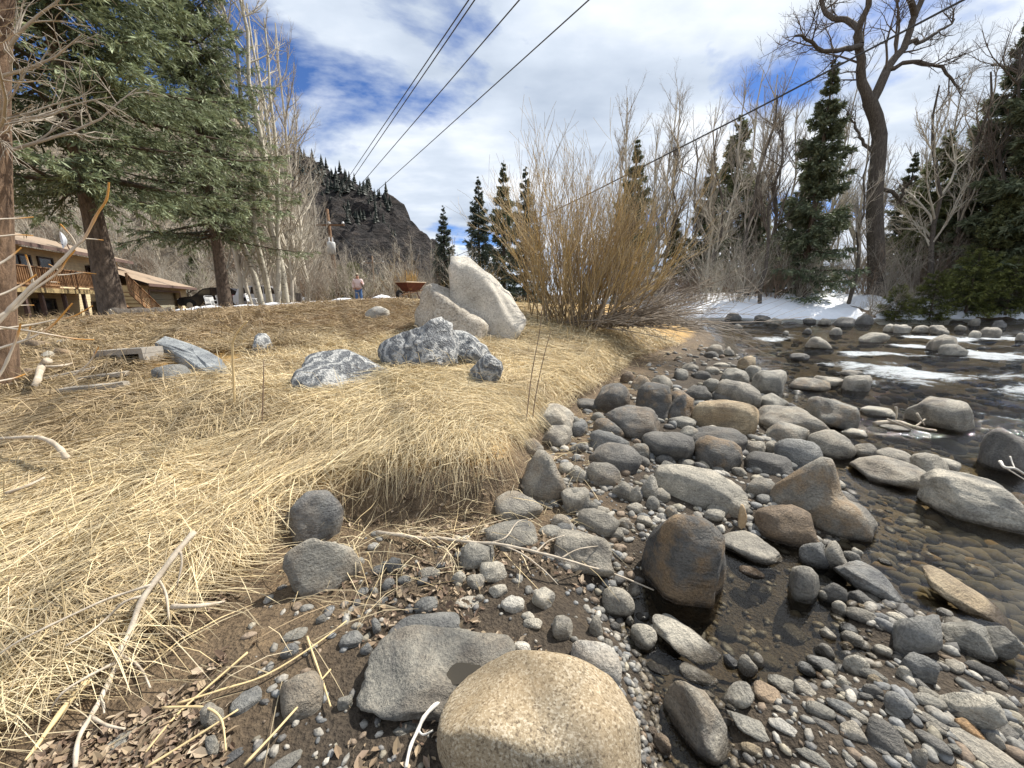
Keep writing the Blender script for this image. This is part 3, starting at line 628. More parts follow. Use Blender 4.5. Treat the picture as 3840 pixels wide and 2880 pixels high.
for q in [(1280, 1080, 1430, 1250, 'm', 'f'), (1795, 705, 1905, 808, 'b', 'r'), (1800, 608, 1960, 700, 'g', 'r'), (1310, 1250, 1400, 1420, 'g', 'f')]: stone('4', *q, 'G2', pat=0)
# ------------------------------------------------------------------ the stone bar
stone('6', 288, 55, 692, 496, 'd', 'r', 'brown-black boulder with rusty crown at the head of the backwater', name=bo, cat=bo, pat=0.75, depth=0.8, tilt=8)
stone('6', 648, 133, 978, 296, 'm', 'f', 'flat grey stone beside the rusty-crowned boulder', pat=0)
stone('6', 774, 303, 896, 364, 'n', 'r', 'small reddish stone sunk in the backwater', pat=0)
stone('6', 83, 413, 238, 566, 'm', 'r', 'round grey stone at the muddy rim of the backwater', pat=0)
stone('6', 1028, 283, 1172, 476, 'g', 'k', 'upright grey stone on the pebbly rim of the backwater', pat=0.1)
stone('6', 1258, 298, 1613, 506, 'b', 'a', 'blue-grey wedge-shaped rock at the river edge', name='rock', cat='rock', tilt=16, pat=0.2)
stone('6', 1713, 373, 2138, 606, 't', 'r', 'long tan rock lying along the river edge', name='rock', cat='rock', tilt=22, pat=0.3)
stone('6', 1553, 523, 1792, 746, 'b', 'r', 'blue-grey rock with wet gleaming foot in the shallows', name='rock', cat='rock', tilt=20, pat=0)
stone('6', 1778, 578, 2068, 780, 'g', 'f', 'wet grey slab gleaming at its lower end', name='flat_rock', cat='rock', tilt=24, pat=0)
stone('6', 1948, 568, 2205, 776, 'g', 'a', 'long grey rock beside the gleaming wet slab', name='rock', cat='rock', tilt=30, pat=0)
stone('6', 1188, 178, 1328, 326, 'm', 'r', 'smooth grey stone above the upright stone', pat=0); stone('6', 1078, 183, 1222, 316, 'b', 'a', 'dark blue-grey stone among pebbles above the upright stone', pat=0)
stone('6', 860, -4, 1174, 196, 'n', 'r', 'long dark brown rock below the two-lobed boulder', name='rock', cat='rock', tilt=18, pat=0.3)
stone('6', 328, 578, 672, 800, 'p', 'a', 'pale angular slab-like rock in the middle of the backwater', name='rock', cat='rock', tilt=10, pat=0)
stone('6', 223, 598, 352, 730, 'p', 'r', 'pear-shaped pale stone beside the angular backwater rock', pat=0)
stone('6', 473, 808, 658, 916, 'p', 'a', 'flat pale stone below the angular backwater rock', pat=0)
stone('6', 398, 903, 722, 1300, 'm', 'a', 'big wedge rock with a ridge, standing wet-footed by the tan boulder', name='rock', cat='rock', pat=0.3, tilt=6, planes=[((-0.8, -0.4, 0.3), 0.55), ((0.6, -0.4, 0.7), 0.6)])
stone('6', 693, 858, 843, 1026, 'p', 'k', 'pale oblong stone slanting at the gravel spit tip', tilt=35, pat=0)
stone('6', 848, 888, 988, 1026, 'n', 'f', 'brownish flat stone in the gravel spit', pat=0); stone('6', 918, 858, 1062, 980, 'g', 'r', 'rounded grey stone leaning over the brownish flat stone', pat=0)
stone('6', 1593, 743, 1778, 910, 'b', 'k', 'dark blue-grey block at the edge of the gravel spit', pat=0)
stone('6', 1758, 778, 2118, 1116, 'p', 'f', 'long pale slab slanting down into the river', name='flat_rock', cat='rock', tilt=36, depth=0.45, pat=0)
stone('6', 1413, 1103, 1633, 1276, 'd', 'r', 'dark slate-coloured oval stone on the gravel spit', tilt=25, pat=0)
stone('6', 1788, 1208, 2260, 1420, 'm', 'r', 'large smooth grey rock cut off by the lower corner', name='rock', cat='rock', pat=0.1)
stone('6', 1858, 1088, 2024, 1196, 'o', 'r', 'orange-tinted stone on the gravel spit', tilt=15, pat=0.6)
stone('6', 923, 1083, 1078, 1170, 'w', 'r', 'pale oblong cobble in wet leaves', pat=0); stone('6', 718, 1098, 988, 1236, 'g', 'j', 'layered ragged grey rock behind the wedge rock', name='rock', cat='rock', pat=0)
stone('6', 1898, 978, 2084, 1106, 'd', 'f', 'dark flat stone leaning beneath the long pale slab', tilt=34, pat=0); stone('6', 1793, 928, 1924, 1066, 'd', 'f', 'dark stone in the shade of the long pale slab', tilt=34, pat=0)
for q in [(763, 753, 862, 866, 'm', 'r'), (833, 738, 898, 814, 'm', 'a'), (693, 748, 763, 824, 'b', 'r'), (1048, 878, 1168, 980, 'm', 'a'), (1113, 763, 1268, 870, 'b', 'r'), (1148, 693, 1253, 780, 'm', 'r'), (1068, 788, 1158, 864, 'b', 'r'), (1283, 633, 1403, 720, 'p', 'r'), (1273, 683, 1348, 730, 't', 'r'),
          (1453, 698, 1548, 780, 'p', 'a'), (1298, 753, 1433, 876, 'p', 'r'), (1563, 808, 1648, 890, 'p', 'r'), (1678, 923, 1813, 1016, 'm', 'r'), (1508, 938, 1648, 1076, 'b', 'r'), (1678, 1058, 1833, 1136, 'm', 'r'), (1793, 1138, 1964, 1216, 'b', 'a'), (1543, 1113, 1673, 1196, 'm', 'r'), (1633, 1223, 1728, 1336, 'm', 'r'),
          (1388, 1198, 1538, 1276, 'd', 'a'), (1283, 1088, 1418, 1200, 'm', 'a'), (1288, 1018, 1423, 1106, 'p', 'a'), (1143, 1083, 1273, 1156, 'd', 'a'), (943, 1023, 1043, 1070, 'm', 'a'), (1058, 1258, 1243, 1340, 'g', 'a'), (1420, 850, 1500, 920, 't', 'r'), (1390, 900, 1500, 985, 'd', 'a'), (1510, 1045, 1600, 1080, 'p', 'r'), (1640, 1020, 1700, 1062, 'p', 'r'), (1700, 1195, 1790, 1262, 'p', 'r'), (1820, 1050, 1985, 1112, 'd', 'a'), (1540, 1265, 1640, 1330, 'm', 'r'), (1265, 865, 1325, 925, 'p', 'r'), (1235, 975, 1305, 1022, 'p', 'r'), (2010, 1150, 2120, 1240, 'm', 'r'), (2110, 1090, 2215, 1180, 'm', 'r')]:
    stone('6', *q, 'G1', pat=0)
for q in [(333, 1148, 424, 1264, 'n', 'r'), (298, 1113, 358, 1176, 'n', 'r'), (1173, 388, 1314, 506, 'd', 'a'), (1308, 428, 1484, 536, 'd', 'a'), (1238, 478, 1318, 556, 'p', 'r'), (1168, 423, 1224, 480, 'p', 'r'), (1348, 518, 1394, 560, 't', 'r'), (1473, 263, 1544, 304, 'g', 'r'), (1338, 208, 1398, 266, 'p', 'a'), (1288, 228, 1384, 296, 'p', 'r'), (1768, 513, 1854, 576, 'p', 'r'), (1738, 368, 1873, 416, 'm', 'r'), (1175, 610, 1265, 680, 'p', 'r'), (15, 550, 80, 645, 'm', 'a'), (120, 585, 175, 640, 'd', 'r'), (250, 535, 315, 580, 'd', 'r'), (80, 668, 132, 732, 'm', 'r'), (305, 800, 412, 856, 'd', 'f'), (195, 555, 240, 610, 'g', 'r'), (590, 935, 650, 970, 'p', 'r')]:
    stone('6', *q, 'G5', pat=0)
C3L = [(165, 433, 328, 556, 'd', 'r', 'dark rounded rock closest to the straw bank corner', 0.3), (363, 428, 533, 580, 'd', 'a', 'dark rock with tan-dusted crown next to the twin black rock', 0.6), (493, 463, 640, 586, 'd', 'r', 'round black rock with rusty crown before the tan block', 0.8),
       (220, 538, 468, 688, 'd', 'k', 'black angular rock above the pebbly hollow', 0.3), (933, 538, 1278, 680, 'm', 'r', 'long humped grey rock at the waterline', 0.2), (983, 613, 1188, 726, 'g', 'r', 'grey rock in front of the long humped rock', 0.3), (1173, 653, 1408, 776, 'm', 'r', 'round loaf-shaped grey rock standing in still water', 0.1),
       (1178, 496, 1422, 642, 'g', 'a', 'pointed grey rock rising from the water beyond the humped rock', 0.4), (638, 683, 863, 828, 'd', 'r', 'two-toned dark rock below the tan block', 0.6), (623, 638, 888, 765, 'd', 'r', 'smooth dark rock directly under the tan block', 0.1), (398, 663, 634, 792, 'd', 'a', 'rough dark grey rock in the middle of the stone bar', 0),
       (148, 713, 382, 842, 'd', 'r', 'dark sloping rock near the bank with smooth back', 0.1), (128, 808, 286, 926, 'm', 'r', 'round grey-tan cobble below the dark sloping rock', 0.2), (888, 758, 1104, 868, 'd', 'k', 'dark wedge rock behind the two-lobed boulder', 0), (1028, 698, 1248, 838, 'b', 'r', 'smooth slanting blue-grey rock behind the two-lobed boulder', 0),
       (1393, 778, 1768, 932, 'm', 'r', 'broad oval rock with streaks in the shallow water', 0.2), (1473, 738, 1693, 816, 'm', 'r', 'low rock just behind the broad oval rock', 0), (1673, 763, 1858, 882, 'm', 'a', 'rounded rock between broad oval rock and huge flat rock', 0), (1995, 650, 2260, 860, 'd', 'r', 'dark rock at the picture edge above the huge flat rock', 0.1),
       (913, 368, 1078, 472, 'g', 'r', 'dome-shaped grey rock at the upper end of the bar', 0), (745, 413, 954, 518, 'm', 'k', 'broad light grey rock behind the tan block', 0), (933, 478, 1084, 552, 'g', 'a', 'flat grey rock touching the water above the humped rock', 0), (1093, 403, 1284, 468, 'm', 'r', 'flat tan-grey rock offshore from the dome-shaped rock', 0.4),
       (1343, 393, 1484, 466, 'm', 'a', 'pale offshore rock with a pointed end', 0), (1433, 538, 1604, 596, 'p', 'f', 'flat pale rock awash in midstream', 0), (768, 358, 898, 432, 'g', 'r', 'rounded rock just upstream of the dome-shaped rock', 0), (848, 298, 930, 352, 't', 'a', 'small tan pointed rock at the upstream waterline', 0.4)]
for x0, y0, x1, y1, c, k, lab, pt in C3L: stone('3', x0, y0, x1, y1, c, k, lab, pat=pt, name='rock', cat='rock')
stone('3', 625, 513, 938, 668, 't', 'k', 'large flat-topped tan block on the stone bar', name=bo, cat=bo, pat=0.45, yaw=-6, depth=0.75)
stone('3', 463, 823, 886, 1042, 'p', 'k', 'wide pale grey block with a level top on the stone bar', name=bo, cat=bo, pat=0, yaw=8, depth=0.7, tilt=-3)
stone('3', 1000, 793, 1495, 1160, 'm', 's', 'two-lobed brown and cream boulder at the water edge', name=bo, cat=bo, pat=0.7, tilt=14, yaw=-14, depth=0.55)
stone('3', 1698, 838, 2330, 1175, 'p', 'f', 'huge flat pale rock lying in the river at the edge of view', name=bo, cat=bo, pat=0.1, tilt=8, depth=0.7, yaw=15)
stone('3', 1653, 496, 1968, 656, 'm', 'r', 'smooth egg-shaped boulder in midstream with driftwood', name=bo, cat=bo, pat=0.2)
for q in [(880, 346, 964, 406, 'g', 'r'), (718, 463, 838, 526, 'd', 'r'), (598, 438, 724, 510, 'd', 'a'), (683, 408, 774, 470, 'g', 'r'), (428, 393, 534, 470, 'm', 'r'), (343, 393, 444, 456, 'm', 'r'), (288, 373, 354, 420, 'n', 'r'), (518, 588, 644, 646, 'g', 'f'), (148, 568, 224, 616, 'g', 'a'), (18, 598, 130, 672, 'b', 'a'),
          (163, 598, 304, 686, 'd', 'a'), (148, 653, 324, 752, 'b', 'a'), (338, 718, 430, 792, 'g', 'r'), (568, 633, 664, 706, 'g', 'a'), (873, 703, 978, 776, 'p', 'a'), (973, 703, 1054, 766, 'g', 'r'), (388, 868, 474, 966, 'g', 'r'), (248, 898, 340, 986, 'm', 'r'), (318, 918, 390, 1006, 'm', 'j'), (8, 928, 140, 1040, 'm', 'a'), (88, 1028, 280, 1160, 'm', 'a'),
          (888, 878, 1024, 982, 'g', 'a'), (938, 958, 1034, 1016, 'b', 'r'), (698, 1003, 804, 1070, 'm', 'a'), (408, 968, 474, 1026, 'g', 'r'), (498, 1018, 560, 1076, 'm', 'r'), (318, 998, 394, 1056, 'm', 'r'), (48, 823, 130, 902, 'g', 'r'), (50, 720, 130, 762, 'd', 'r'), (280, 1070, 350, 1130, 'p', 'r'), (130, 998, 180, 1040, 'g', 'r'), (170, 1015, 235, 1050, 'm', 'r'), (545, 360, 610, 400, 'g', 'r'), (580, 335, 660, 370, 'm', 'r'), (640, 370, 720, 410, 'd', 'r'), (480, 800, 540, 840, 'g', 'r'), (560, 790, 640, 828, 'g', 'r'), (820, 830, 890, 875, 'm', 'r'), (360, 1060, 440, 1110, 'm', 'r'), (690, 350, 760, 385, 'm', 'r'), (700, 245, 780, 290, 'g', 'r'), (773, 253, 830, 290, 'm', 'r'), (688, 278, 755, 310, 'd', 'r'), (730, 330, 810, 352, 'p', 'f')]:
    stone('3', *q, 'G3')
for q in [(1208, 393, 1354, 446, 'm', 'r', 'tapering rock trailing behind the flat tan-grey rock'), (1338, 366, 1444, 400, 'm', 'f', 'flat rock with pale lichen offshore beyond the pointed rock'), (1338, 643, 1464, 690, 'p', 'f', 'wet shelf stone gleaming beside the loaf-shaped rock'), (1513, 618, 1668, 660, 'g', 'f', 'flat wet stone below the egg-shaped boulder'), (1398, 718, 1508, 792, 'm', 'r', 'small round rock between loaf-shaped and broad oval rocks'), (1778, 783, 1908, 858, 'p', 'f', 'pale low stone touching the huge flat rock'),
          (1173, 208, 1290, 262, 'm', 'a', 'peaked rock in the middle of the riffles'), (1428, 188, 1570, 234, 'm', 'f', 'low grey rock just above the white riffle'), (1748, 198, 1894, 268, 'm', 'r', 'rounded grey rock splitting the upper riffle'), (1808, 243, 1944, 292, 'g', 'a', 'dark low rock behind the riffle-splitting rock'), (1098, 286, 1188, 314, 'd', 'f', 'dark flat stone awash in the white riffle')]:
    stone('3', *q[:6], q[6], pat=0.1, name='rock', cat='rock')
for q in [(1540, 146, 1602, 180, 'p', 'r'), (1588, 148, 1674, 190, 'p', 'r'), (1678, 153, 1764, 190, 'p', 'r'), (1758, 153, 1854, 196, 'm', 'a'), (1998, 163, 2104, 212, 'm', 'r'), (1948, 178, 2008, 210, 'p', 'r'), (1283, 163, 1344, 196, 'm', 'r'), (973, 118, 1054, 146, 'm', 'a'), (788, 93, 864, 124, 'd', 'r'), (928, 103, 1004, 126, 'd', 'r'), (1308, 113, 1404, 156, 'd', 'r'), (1408, 98, 1494, 140, 'd', 'r'), (2170, 185, 2220, 220, 'p', 'r'), (1160, 118, 1220, 140, 'd', 'r'), (1230, 120, 1290, 145, 'm', 'r'), (830, 145, 870, 165, 'g', 'r'), (1060, 178, 1090, 195, 'g', 'r'), (1155, 165, 1200, 190, 'd', 'r'), (1945, 120, 2005, 150, 'm', 'r'), (2060, 128, 2130, 160, 'd', 'r'), (1880, 150, 1935, 175, 'm', 'r')]:
    stone('3', *q, 'G4', pat=0)
# puddle in the hollow of the slab: dent the slab, lay water in it
def puddle():
    uu = [px('5', *p) for p in [(900, 750), (915, 680), (950, 640), (1010, 622), (1050, 650), (1040, 685), (1100, 690), (1090, 720), (1040, 745), (990, 755), (940, 757)]]
    me = SLAB.data; n = len(me.vertices); V = np.empty(n * 3, np.float32); me.vertices.foreach_get('co', V); V = V.reshape(-1, 3); L = np.array(SLAB.location)
    Wd = V + L; pu, pv, pd = project(Wd); cu, cv = np.mean(uu, 0)
    from mathutils.geometry import intersect_point_tri
    d = np.hypot((pu - cu) / 26.0, (pv - cv) / 16.0); topm = V[:, 2] > np.percentile(V[:, 2], 45)
    k = (d < 1.6) & topm; z = np.median(Wd[(d < 0.8) & topm][:, 2])
    V[:, 2] -= np.where(topm, 0.05 * np.exp(-(d / 0.75) ** 2) * (1 + 0.5 * fbm(V[:, 0] * 14, V[:, 1] * 14, oct=2, seed=8)), 0); me.vertices.foreach_set('co', V.ravel()); me.update()
    pts = []
    for u, v in uu:
        dd = ray(u, v); t = (z - 0.024 - CZ) / dd[2]; pts.append(np.array([0, 0, CZ]) + dd * t)
    pts = np.array(pts); c = pts.mean(0); Vp = np.vstack([c[None], c + (pts - c) * 1.5]); nn = len(pts)
    fc = np.array([[0, i + 1, (i + 1) % nn + 1] for i in range(nn)])
    m_, nt, b, N = NM('puddle_water'); b.inputs['Base Color'].default_value = (0.05, 0.04, 0.025, 1); b.inputs['Roughness'].default_value = 0.06; b.inputs['Specular IOR Level'].default_value = 0.5
    o = obj('puddle', mesh_np('puddle', Vp - L, [fc], m_), SLAB)
puddle()

# loose cobbles: the largest of them one by one, the finer gravel as one mass
def in_frame(x, y, z=0.05):
    u, v, d = project(np.stack([x, y, np.full_like(x, z)], -1)); return (u > -40) & (u < 1070) & (v < 830) & (d > 0)
def scatter(n, rmin, rmax, seed):
    r_ = np.random.default_rng(seed); u = r_.uniform(230, 1050, n); v = r_.uniform(330, 800, n)
    d = ray(0, 0)[None]; x = (u - 512) / FPX; yv = (384 - v) / FPX
    D = np.stack([x, math.cos(PITCH) + yv * math.sin(PITCH), -math.sin(PITCH) + yv * math.cos(PITCH)], -1); t = -(CZ - 0.04) / D[:, 2]
    X, Y = D[:, 0] * t, D[:, 1] * t
    ok = (D[:, 2] < -0.04) & (Y < 14) & (Y > 0.35)
    return X[ok], Y[ok]
# ------------------------------------------------------------------ loose cobbles, gravel, leaf litter, straw
def sample_px(n, u0, u1, v0, v1, seed, z=0.05):
    r_ = np.random.default_rng(seed); u = r_.uniform(u0, u1, n); v = r_.uniform(v0, v1, n)
    x = (u - 512) / FPX; yv = (384 - v) / FPX
    D = np.stack([x, math.cos(PITCH) + yv * math.sin(PITCH), -math.sin(PITCH) + yv * math.cos(PITCH)], -1)
    t = (CZ - z) / np.maximum(-D[:, 2], 1e-3); return D[:, 0] * t, D[:, 1] * t
SXY = np.array(STONE_XY)
def clear_of(x, y, k=0.8):
    ok = np.ones(len(x), bool)
    for sx_, sy_, sr in SXY: ok &= np.hypot(x - sx_, y - sy_) > sr * k
    return ok
cx_, cy_ = sample_px(4000, 560, 1000, 380, 640, 17)
E1 = sdist(cx_, cy_, EDG); S1 = sdist(cx_, cy_, TOE)
ok = (S1 < -0.12) & (E1 < 0.25) & (cy_ < 9) & clear_of(cx_, cy_, 0.85)
cx_, cy_ = cx_[ok], cy_[ok]; done = []
for x, y in zip(cx_, cy_):
    if len(done) >= 24: break
    rr_ = 0.016 * math.hypot(x, y) + 0.012
    if all(math.hypot(x - a, y - b) > rr_ * 2.2 + c for a, b, c in done):
        done.append((x, y, rr_)); seed_ += 1; r_ = np.random.default_rng(seed_)
        V, Fc = rock_verts('r' if r_.random() < 0.6 else 'a', 2, seed_); V = V * np.array([1.2, 0.95, 0.7]) * rr_ * r_.uniform(0.8, 1.25)
        o = obj('stone', mesh_np('stone', V, [Fc], M_STONE, True), loc=(x, y, float(H(x, y)) + 0.28 * rr_), rot=(0, 0, r_.uniform(0, 6)))
        o.color = (*(np.array(SCOL[r_.choice(['g', 'm', 'b', 'p', 'd'])]) * r_.uniform(0.8, 1.1)), 1); o['patina'] = 0.0
        tag(o, GROUPS['G3'][0], 'stone', GROUPS['G3'][1])
cx_, cy_ = sample_px(3000, 690, 1030, 590, 790, 19); ok = (cx_ > 0.7) & clear_of(cx_, cy_, 0.75) & (H(cx_, cy_) > -0.03); n0 = len(done)
for x, y in zip(cx_[ok], cy_[ok]):
    if len(done) >= n0 + 46: break
    seed_ += 1; r_ = np.random.default_rng(seed_); rr_ = r_.uniform(0.012, 0.030) * math.hypot(x, y) / 1.6
    if all(math.hypot(x - a, y - b) > rr_ * 1.3 + c for a, b, c in done):
        done.append((x, y, rr_)); V, Fc = rock_verts('r' if r_.random() < 0.5 else 'a', 2, seed_); V = V * np.array([1.45, 0.85, 0.6]) * rr_ * r_.uniform(0.8, 1.25)
        o = obj('stone', mesh_np('stone', V, [Fc], M_STONE, True), loc=(x, y, float(H(x, y)) + 0.3 * rr_), rot=(0, 0, r_.normal(-0.6, 0.5)))
        o.color = (*(np.array(SCOL[r_.choice(['g', 'm', 'b', 'p', 'd', 't'])]) * r_.uniform(0.75, 1.1)), 1); o['patina'] = 0.0
        tag(o, GROUPS['G1'][0], 'stone', GROUPS['G1'][1])
SXY = np.vstack([SXY, np.array(done)])

def mat_gravel(name='gravel_stone'):
    m_, nt, b, N = NM(name)
    t = N('ShaderNodeTexCoord'); a = N('ShaderNodeAttribute', attribute_name='col')
    f = N('ShaderNodeTexNoise', {'Vector': t.outputs['Object'], 'Scale': 90.0, 'Detail': 4.0})
    k2 = ramp(N, f.outputs['Fac'], [(0.3, (0.65, 0.65, 0.65)), (0.7, (1.3, 1.28, 1.25))])
    c = mixc(N, 1.0, a.outputs['Color'], k2, 'MULTIPLY'); w = wet_mask(N)
    c = mixc(N, w, c, mixc(N, 1.0, c, (0.42, 0.38, 0.33), 'MULTIPLY')); link(nt, c, b.inputs['Base Color'])
    rr = N('ShaderNodeMapRange', {'Value': w, 'To Min': 0.75, 'To Max': 0.42}); link(nt, rr.outputs[0], b.inputs['Roughness'])
    bump(nt, N, b, f.outputs['Fac'], 0.5, 0.01)
    return m_
def pebble_mass(X, Y, Rd, sub, seed, cols, zk=0.25):
    r_ = np.random.default_rng(seed); bases = []
    for i in range(10):
        P, Fc = rock_verts('r' if i % 2 else 'a', sub, seed * 7 + i); bases.append(P)
    n = len(X); bi = r_.integers(0, 10, n); B = np.stack(bases)[bi]
    sc = np.stack([r_.uniform(0.9, 1.5, n), r_.uniform(0.7, 1.0, n), r_.uniform(0.4, 0.8, n)], -1) * Rd[:, None]
    B = B * sc[:, None, :]; th = r_.uniform(0, 6.28, n); c, s = np.cos(th)[:, None], np.sin(th)[:, None]
    V = np.stack([B[..., 0] * c - B[..., 1] * s + X[:, None], B[..., 0] * s + B[..., 1] * c + Y[:, None], B[..., 2] + (H(X, Y) + zk * sc[:, 2])[:, None]], -1)
    nv = B.shape[1]; Fa = (Fc[None] + (np.arange(n) * nv)[:, None, None]).reshape(-1, 3)
    ci = np.array(cols)[r_.integers(0, len(cols), n)] * r_.uniform(0.65, 1.25, (n, 1))
    return V.reshape(-1, 3), Fa, np.repeat(ci, nv, 0)
PCOL = [SCOL[k] for k in 'ggmmbbpddn'] + [(0.30, 0.27, 0.21)]
gx, gy = sample_px(30000, 250, 1060, 345, 800, 23)
E1 = sdist(gx, gy, EDG); S1 = sdist(gx, gy, TOE); rq = np.random.default_rng(24)
dens = np.where((gx > 0.75) & (gy < 1.5), 0.22, 1.0) * np.where(E1 > 0.1, 0.35, 0.55) * np.where((gx < 0.35) & (gy < 2.4), 0.10, 1.0) * np.where(H(gx, gy) < -0.02, 0.3, 1.0)
ok = (S1 < -0.06) & (gy < 13) & (E1 < 3.0) & (rq.random(len(gx)) < dens)
gx, gy = gx[ok], gy[ok]; dist = np.hypot(gx, gy); rq = np.random.default_rng(25)
rad = np.exp(rq.normal(math.log(0.0105), 0.62, len(gx))) * (0.75 + 0.35 * dist); rad = np.clip(rad, 0.005, np.minimum(0.075, 0.014 * dist))
big = rad > 0.022
print('gravel', len(gx), big.sum())
ok2 = clear_of(gx, gy, 0.72); 
k = ok2 & big; V1, F1, c1 = pebble_mass(gx[k], gy[k], rad[k], 2, 5, PCOL)
M_GRAV = mat_gravel()
o = obj('pebbles', mesh_np('pebbles', V1, [F1], M_GRAV, True, c1)); stuff(o, 'mixed grey pebbles filling the gaps between the stones', 'pebbles')
k = ok2 & ~big; V1, F1, c1 = pebble_mass(gx[k], gy[k], rad[k], 1, 6, PCOL)
o = obj('gravel', mesh_np('gravel', V1, [F1], M_GRAV, True, c1)); stuff(o, 'fine grey gravel on the mud of the river margin', 'gravel')

# cobbles lying on the river bed
rx, ry = sample_px(5200, 660, 1060, 325, 700, 43, -0.1); E1 = sdist(rx, ry, EDG); rq = np.random.default_rng(44); ok = (E1 > 0.15) & (ry < 18) & (sdist(rx, ry, FAR) < -0.3) & clear_of(rx, ry, 0.6)
rx, ry = rx[ok][:1100], ry[ok][:1100]; rd = np.clip(np.exp(rq.normal(math.log(0.048), 0.5, len(rx))) * (0.6 + 0.16 * np.hypot(rx, ry)), 0.02, 0.2); rd = np.minimum(rd, np.maximum(0.02, (W(ry) - H(rx, ry)) * 0.75))
V1, F1, c1 = pebble_mass(rx, ry, rd, 1, 9, [(0.14, 0.115, 0.075), (0.11, 0.095, 0.07), (0.17, 0.12, 0.065), (0.09, 0.082, 0.065), (0.15, 0.135, 0.11)])
o = obj('river_pebbles', mesh_np('river_pebbles', V1, [F1], mat_vcol('bed_stone', 0.9, 0.0, 0.05), True, c1)); stuff(o, 'brown cobbles on the bed under the clear water', 'pebbles')
# straw: long flattened blades combed along the bank, hanging over its edge
def straw_mesh(X, Y, S1, seed, K=4):
    r_ = np.random.default_rng(seed); n = len(X)
    e_ = 0.05
    gxn = (sdist(X + e_, Y, TOE) - sdist(X - e_, Y, TOE)); gyn = (sdist(X, Y + e_, TOE) - sdist(X, Y - e_, TOE)); gl = np.hypot(gxn, gyn) + 1e-9; ox, oy = -gxn / gl, -gyn / gl
    dist = np.hypot(X, Y)
    flow = 0.28 + 0.95 * fbm(X * 0.8, Y * 1.1, oct=4, seed=61) + r_.normal(0, 0.48, n)
    flip = np.where(r_.random(n) < 0.5, 0, math.pi); wild = r_.random(n) < np.interp(Y, [1.0, 2.0, 3.0], [0.55, 0.42, 0.25])
    ang = np.where(wild, r_.uniform(0, 6.28, n), flow + flip)
    dx_, dy_ = np.cos(ang), np.sin(ang)
    edge = sstep(0.34, 0.10, S1) * (r_.random(n) < np.where((Y > 1.85) & (Y < 3.0), 0.35, 0.75)) * np.where(Y > 1.75, 1.0, 0.35)
    jx = ox + r_.normal(0, 0.45, n); jy = oy + r_.normal(0, 0.45, n)
    dx_ = dx_ * (1 - edge) + jx * edge; dy_ = dy_ * (1 - edge) + jy * edge; dl = np.hypot(dx_, dy_) + 1e-9; dx_, dy_ = dx_ / dl, dy_ / dl
    L = r_.uniform(0.16, 0.55, n) * np.interp(dist, [1, 4, 10], [0.75, 1.0, 1.15]); L = L * np.where(edge > 0.5, 0.36, 1) * np.where((X + 0.42 * Y < 2.0) & (Y > 4.6), 0.6, 1)
    St = sdist(X + dx_ * L, Y + dy_ * L, TOE); L = L * np.where((St < 0.12) & (S1 > 0.1) & (Y > 1.7), np.clip((S1 - 0.10) / (S1 - St + 1e-3), 0.10, 1) * r_.uniform(0.8, 1.35, n), 1.0)
    up = r_.random(n) < 0.018 * sstep(3.0, 5.5, Y) + 0.010
    mound = 0.07 * (0.5 + 0.5 * fbm(X * 1.6, Y * 2.2, oct=2, seed=65)) * sstep(0.0, 0.3, S1)
    z0 = H(X, Y) + r_.random(n) ** 1.3 * (0.02 + mound)
    hgt = r_.uniform(0.005, 0.085, n); dro = edge * r_.uniform(0.15, 0.5, n)
    t = np.linspace(0, 1, K)[None]
    wob = r_.normal(0, 0.05, (n, 1)) * t ** 2 * L[:, None]
    hor = np.where(up, r_.uniform(0.25, 0.6, n), 1.0)
    PX = X[:, None] + dx_[:, None] * (L * hor)[:, None] * t - dy_[:, None] * wob
    PY = Y[:, None] + dy_[:, None] * (L * hor)[:, None] * t + dx_[:, None] * wob
    PZ = z0[:, None] + hgt[:, None] * np.sin(t * 2.7) - (dro * L)[:, None] * t ** 2
    PZ = PZ + np.where(up, L * 0.8, 0)[:, None] * (t - 0.35 * t ** 3)
    G = H(PX, PY); follow = G + 0.008 + (PZ[:, :1] - G[:, :1]) * (1 - 0.5 * t) * (edge < 0.3)[:, None] + hgt[:, None] * np.sin(t * 2.7) * 0.6
    PZ = np.where((edge < 0.3)[:, None] & ~up[:, None], np.maximum(follow, np.minimum(PZ, G + 0.12)), PZ); PZ = np.maximum(PZ, G + 0.006)
    w = np.maximum(0.0014, 0.00055 * dist) * r_.uniform(0.7, 1.5, n)
    roll = r_.uniform(-0.9, 0.9, n); sxv = -dy_ * np.cos(roll); syv = dx_ * np.cos(roll); szv = np.sin(roll)
    wt = w[:, None] * np.interp(t[0], [0, 0.66, 1], [1, 0.9, 0.25])[None]
    A = np.stack([PX + sxv[:, None] * wt, PY + syv[:, None] * wt, PZ + szv[:, None] * wt], -1); B = np.stack([PX - sxv[:, None] * wt, PY - syv[:, None] * wt, PZ - szv[:, None] * wt], -1)
    V = np.stack([A, B], 2).reshape(-1, 3)
    b = (np.arange(n) * 2 * K)[:, None] + (np.arange(K - 1) * 2)[None]; Fq = np.stack([b, b + 1, b + 3, b + 2], -1).reshape(-1, 4)
    pale = np.array([0.78, 0.655, 0.42]); gold = np.array([0.62, 0.46, 0.22]); brown = np.array([0.27, 0.18, 0.10]); grey = np.array([0.42, 0.37, 0.29])
    nz_ = fbm(X * 1.3, Y * 1.3, oct=3, seed=71)
    wb = sstep(0.30, 0.9, sstep(4.6, 6.6, Y + 0.8 * nz_) * sstep(1.2, -1.6, X + 0.42 * Y - 2.2 + 0.7 * nz_))
    wb = np.maximum(wb, 0.8 * sstep(-1.2, -3.2, X + 0.25 * Y - 0.3 + 0.8 * nz_) * sstep(1.6, 2.8, Y))
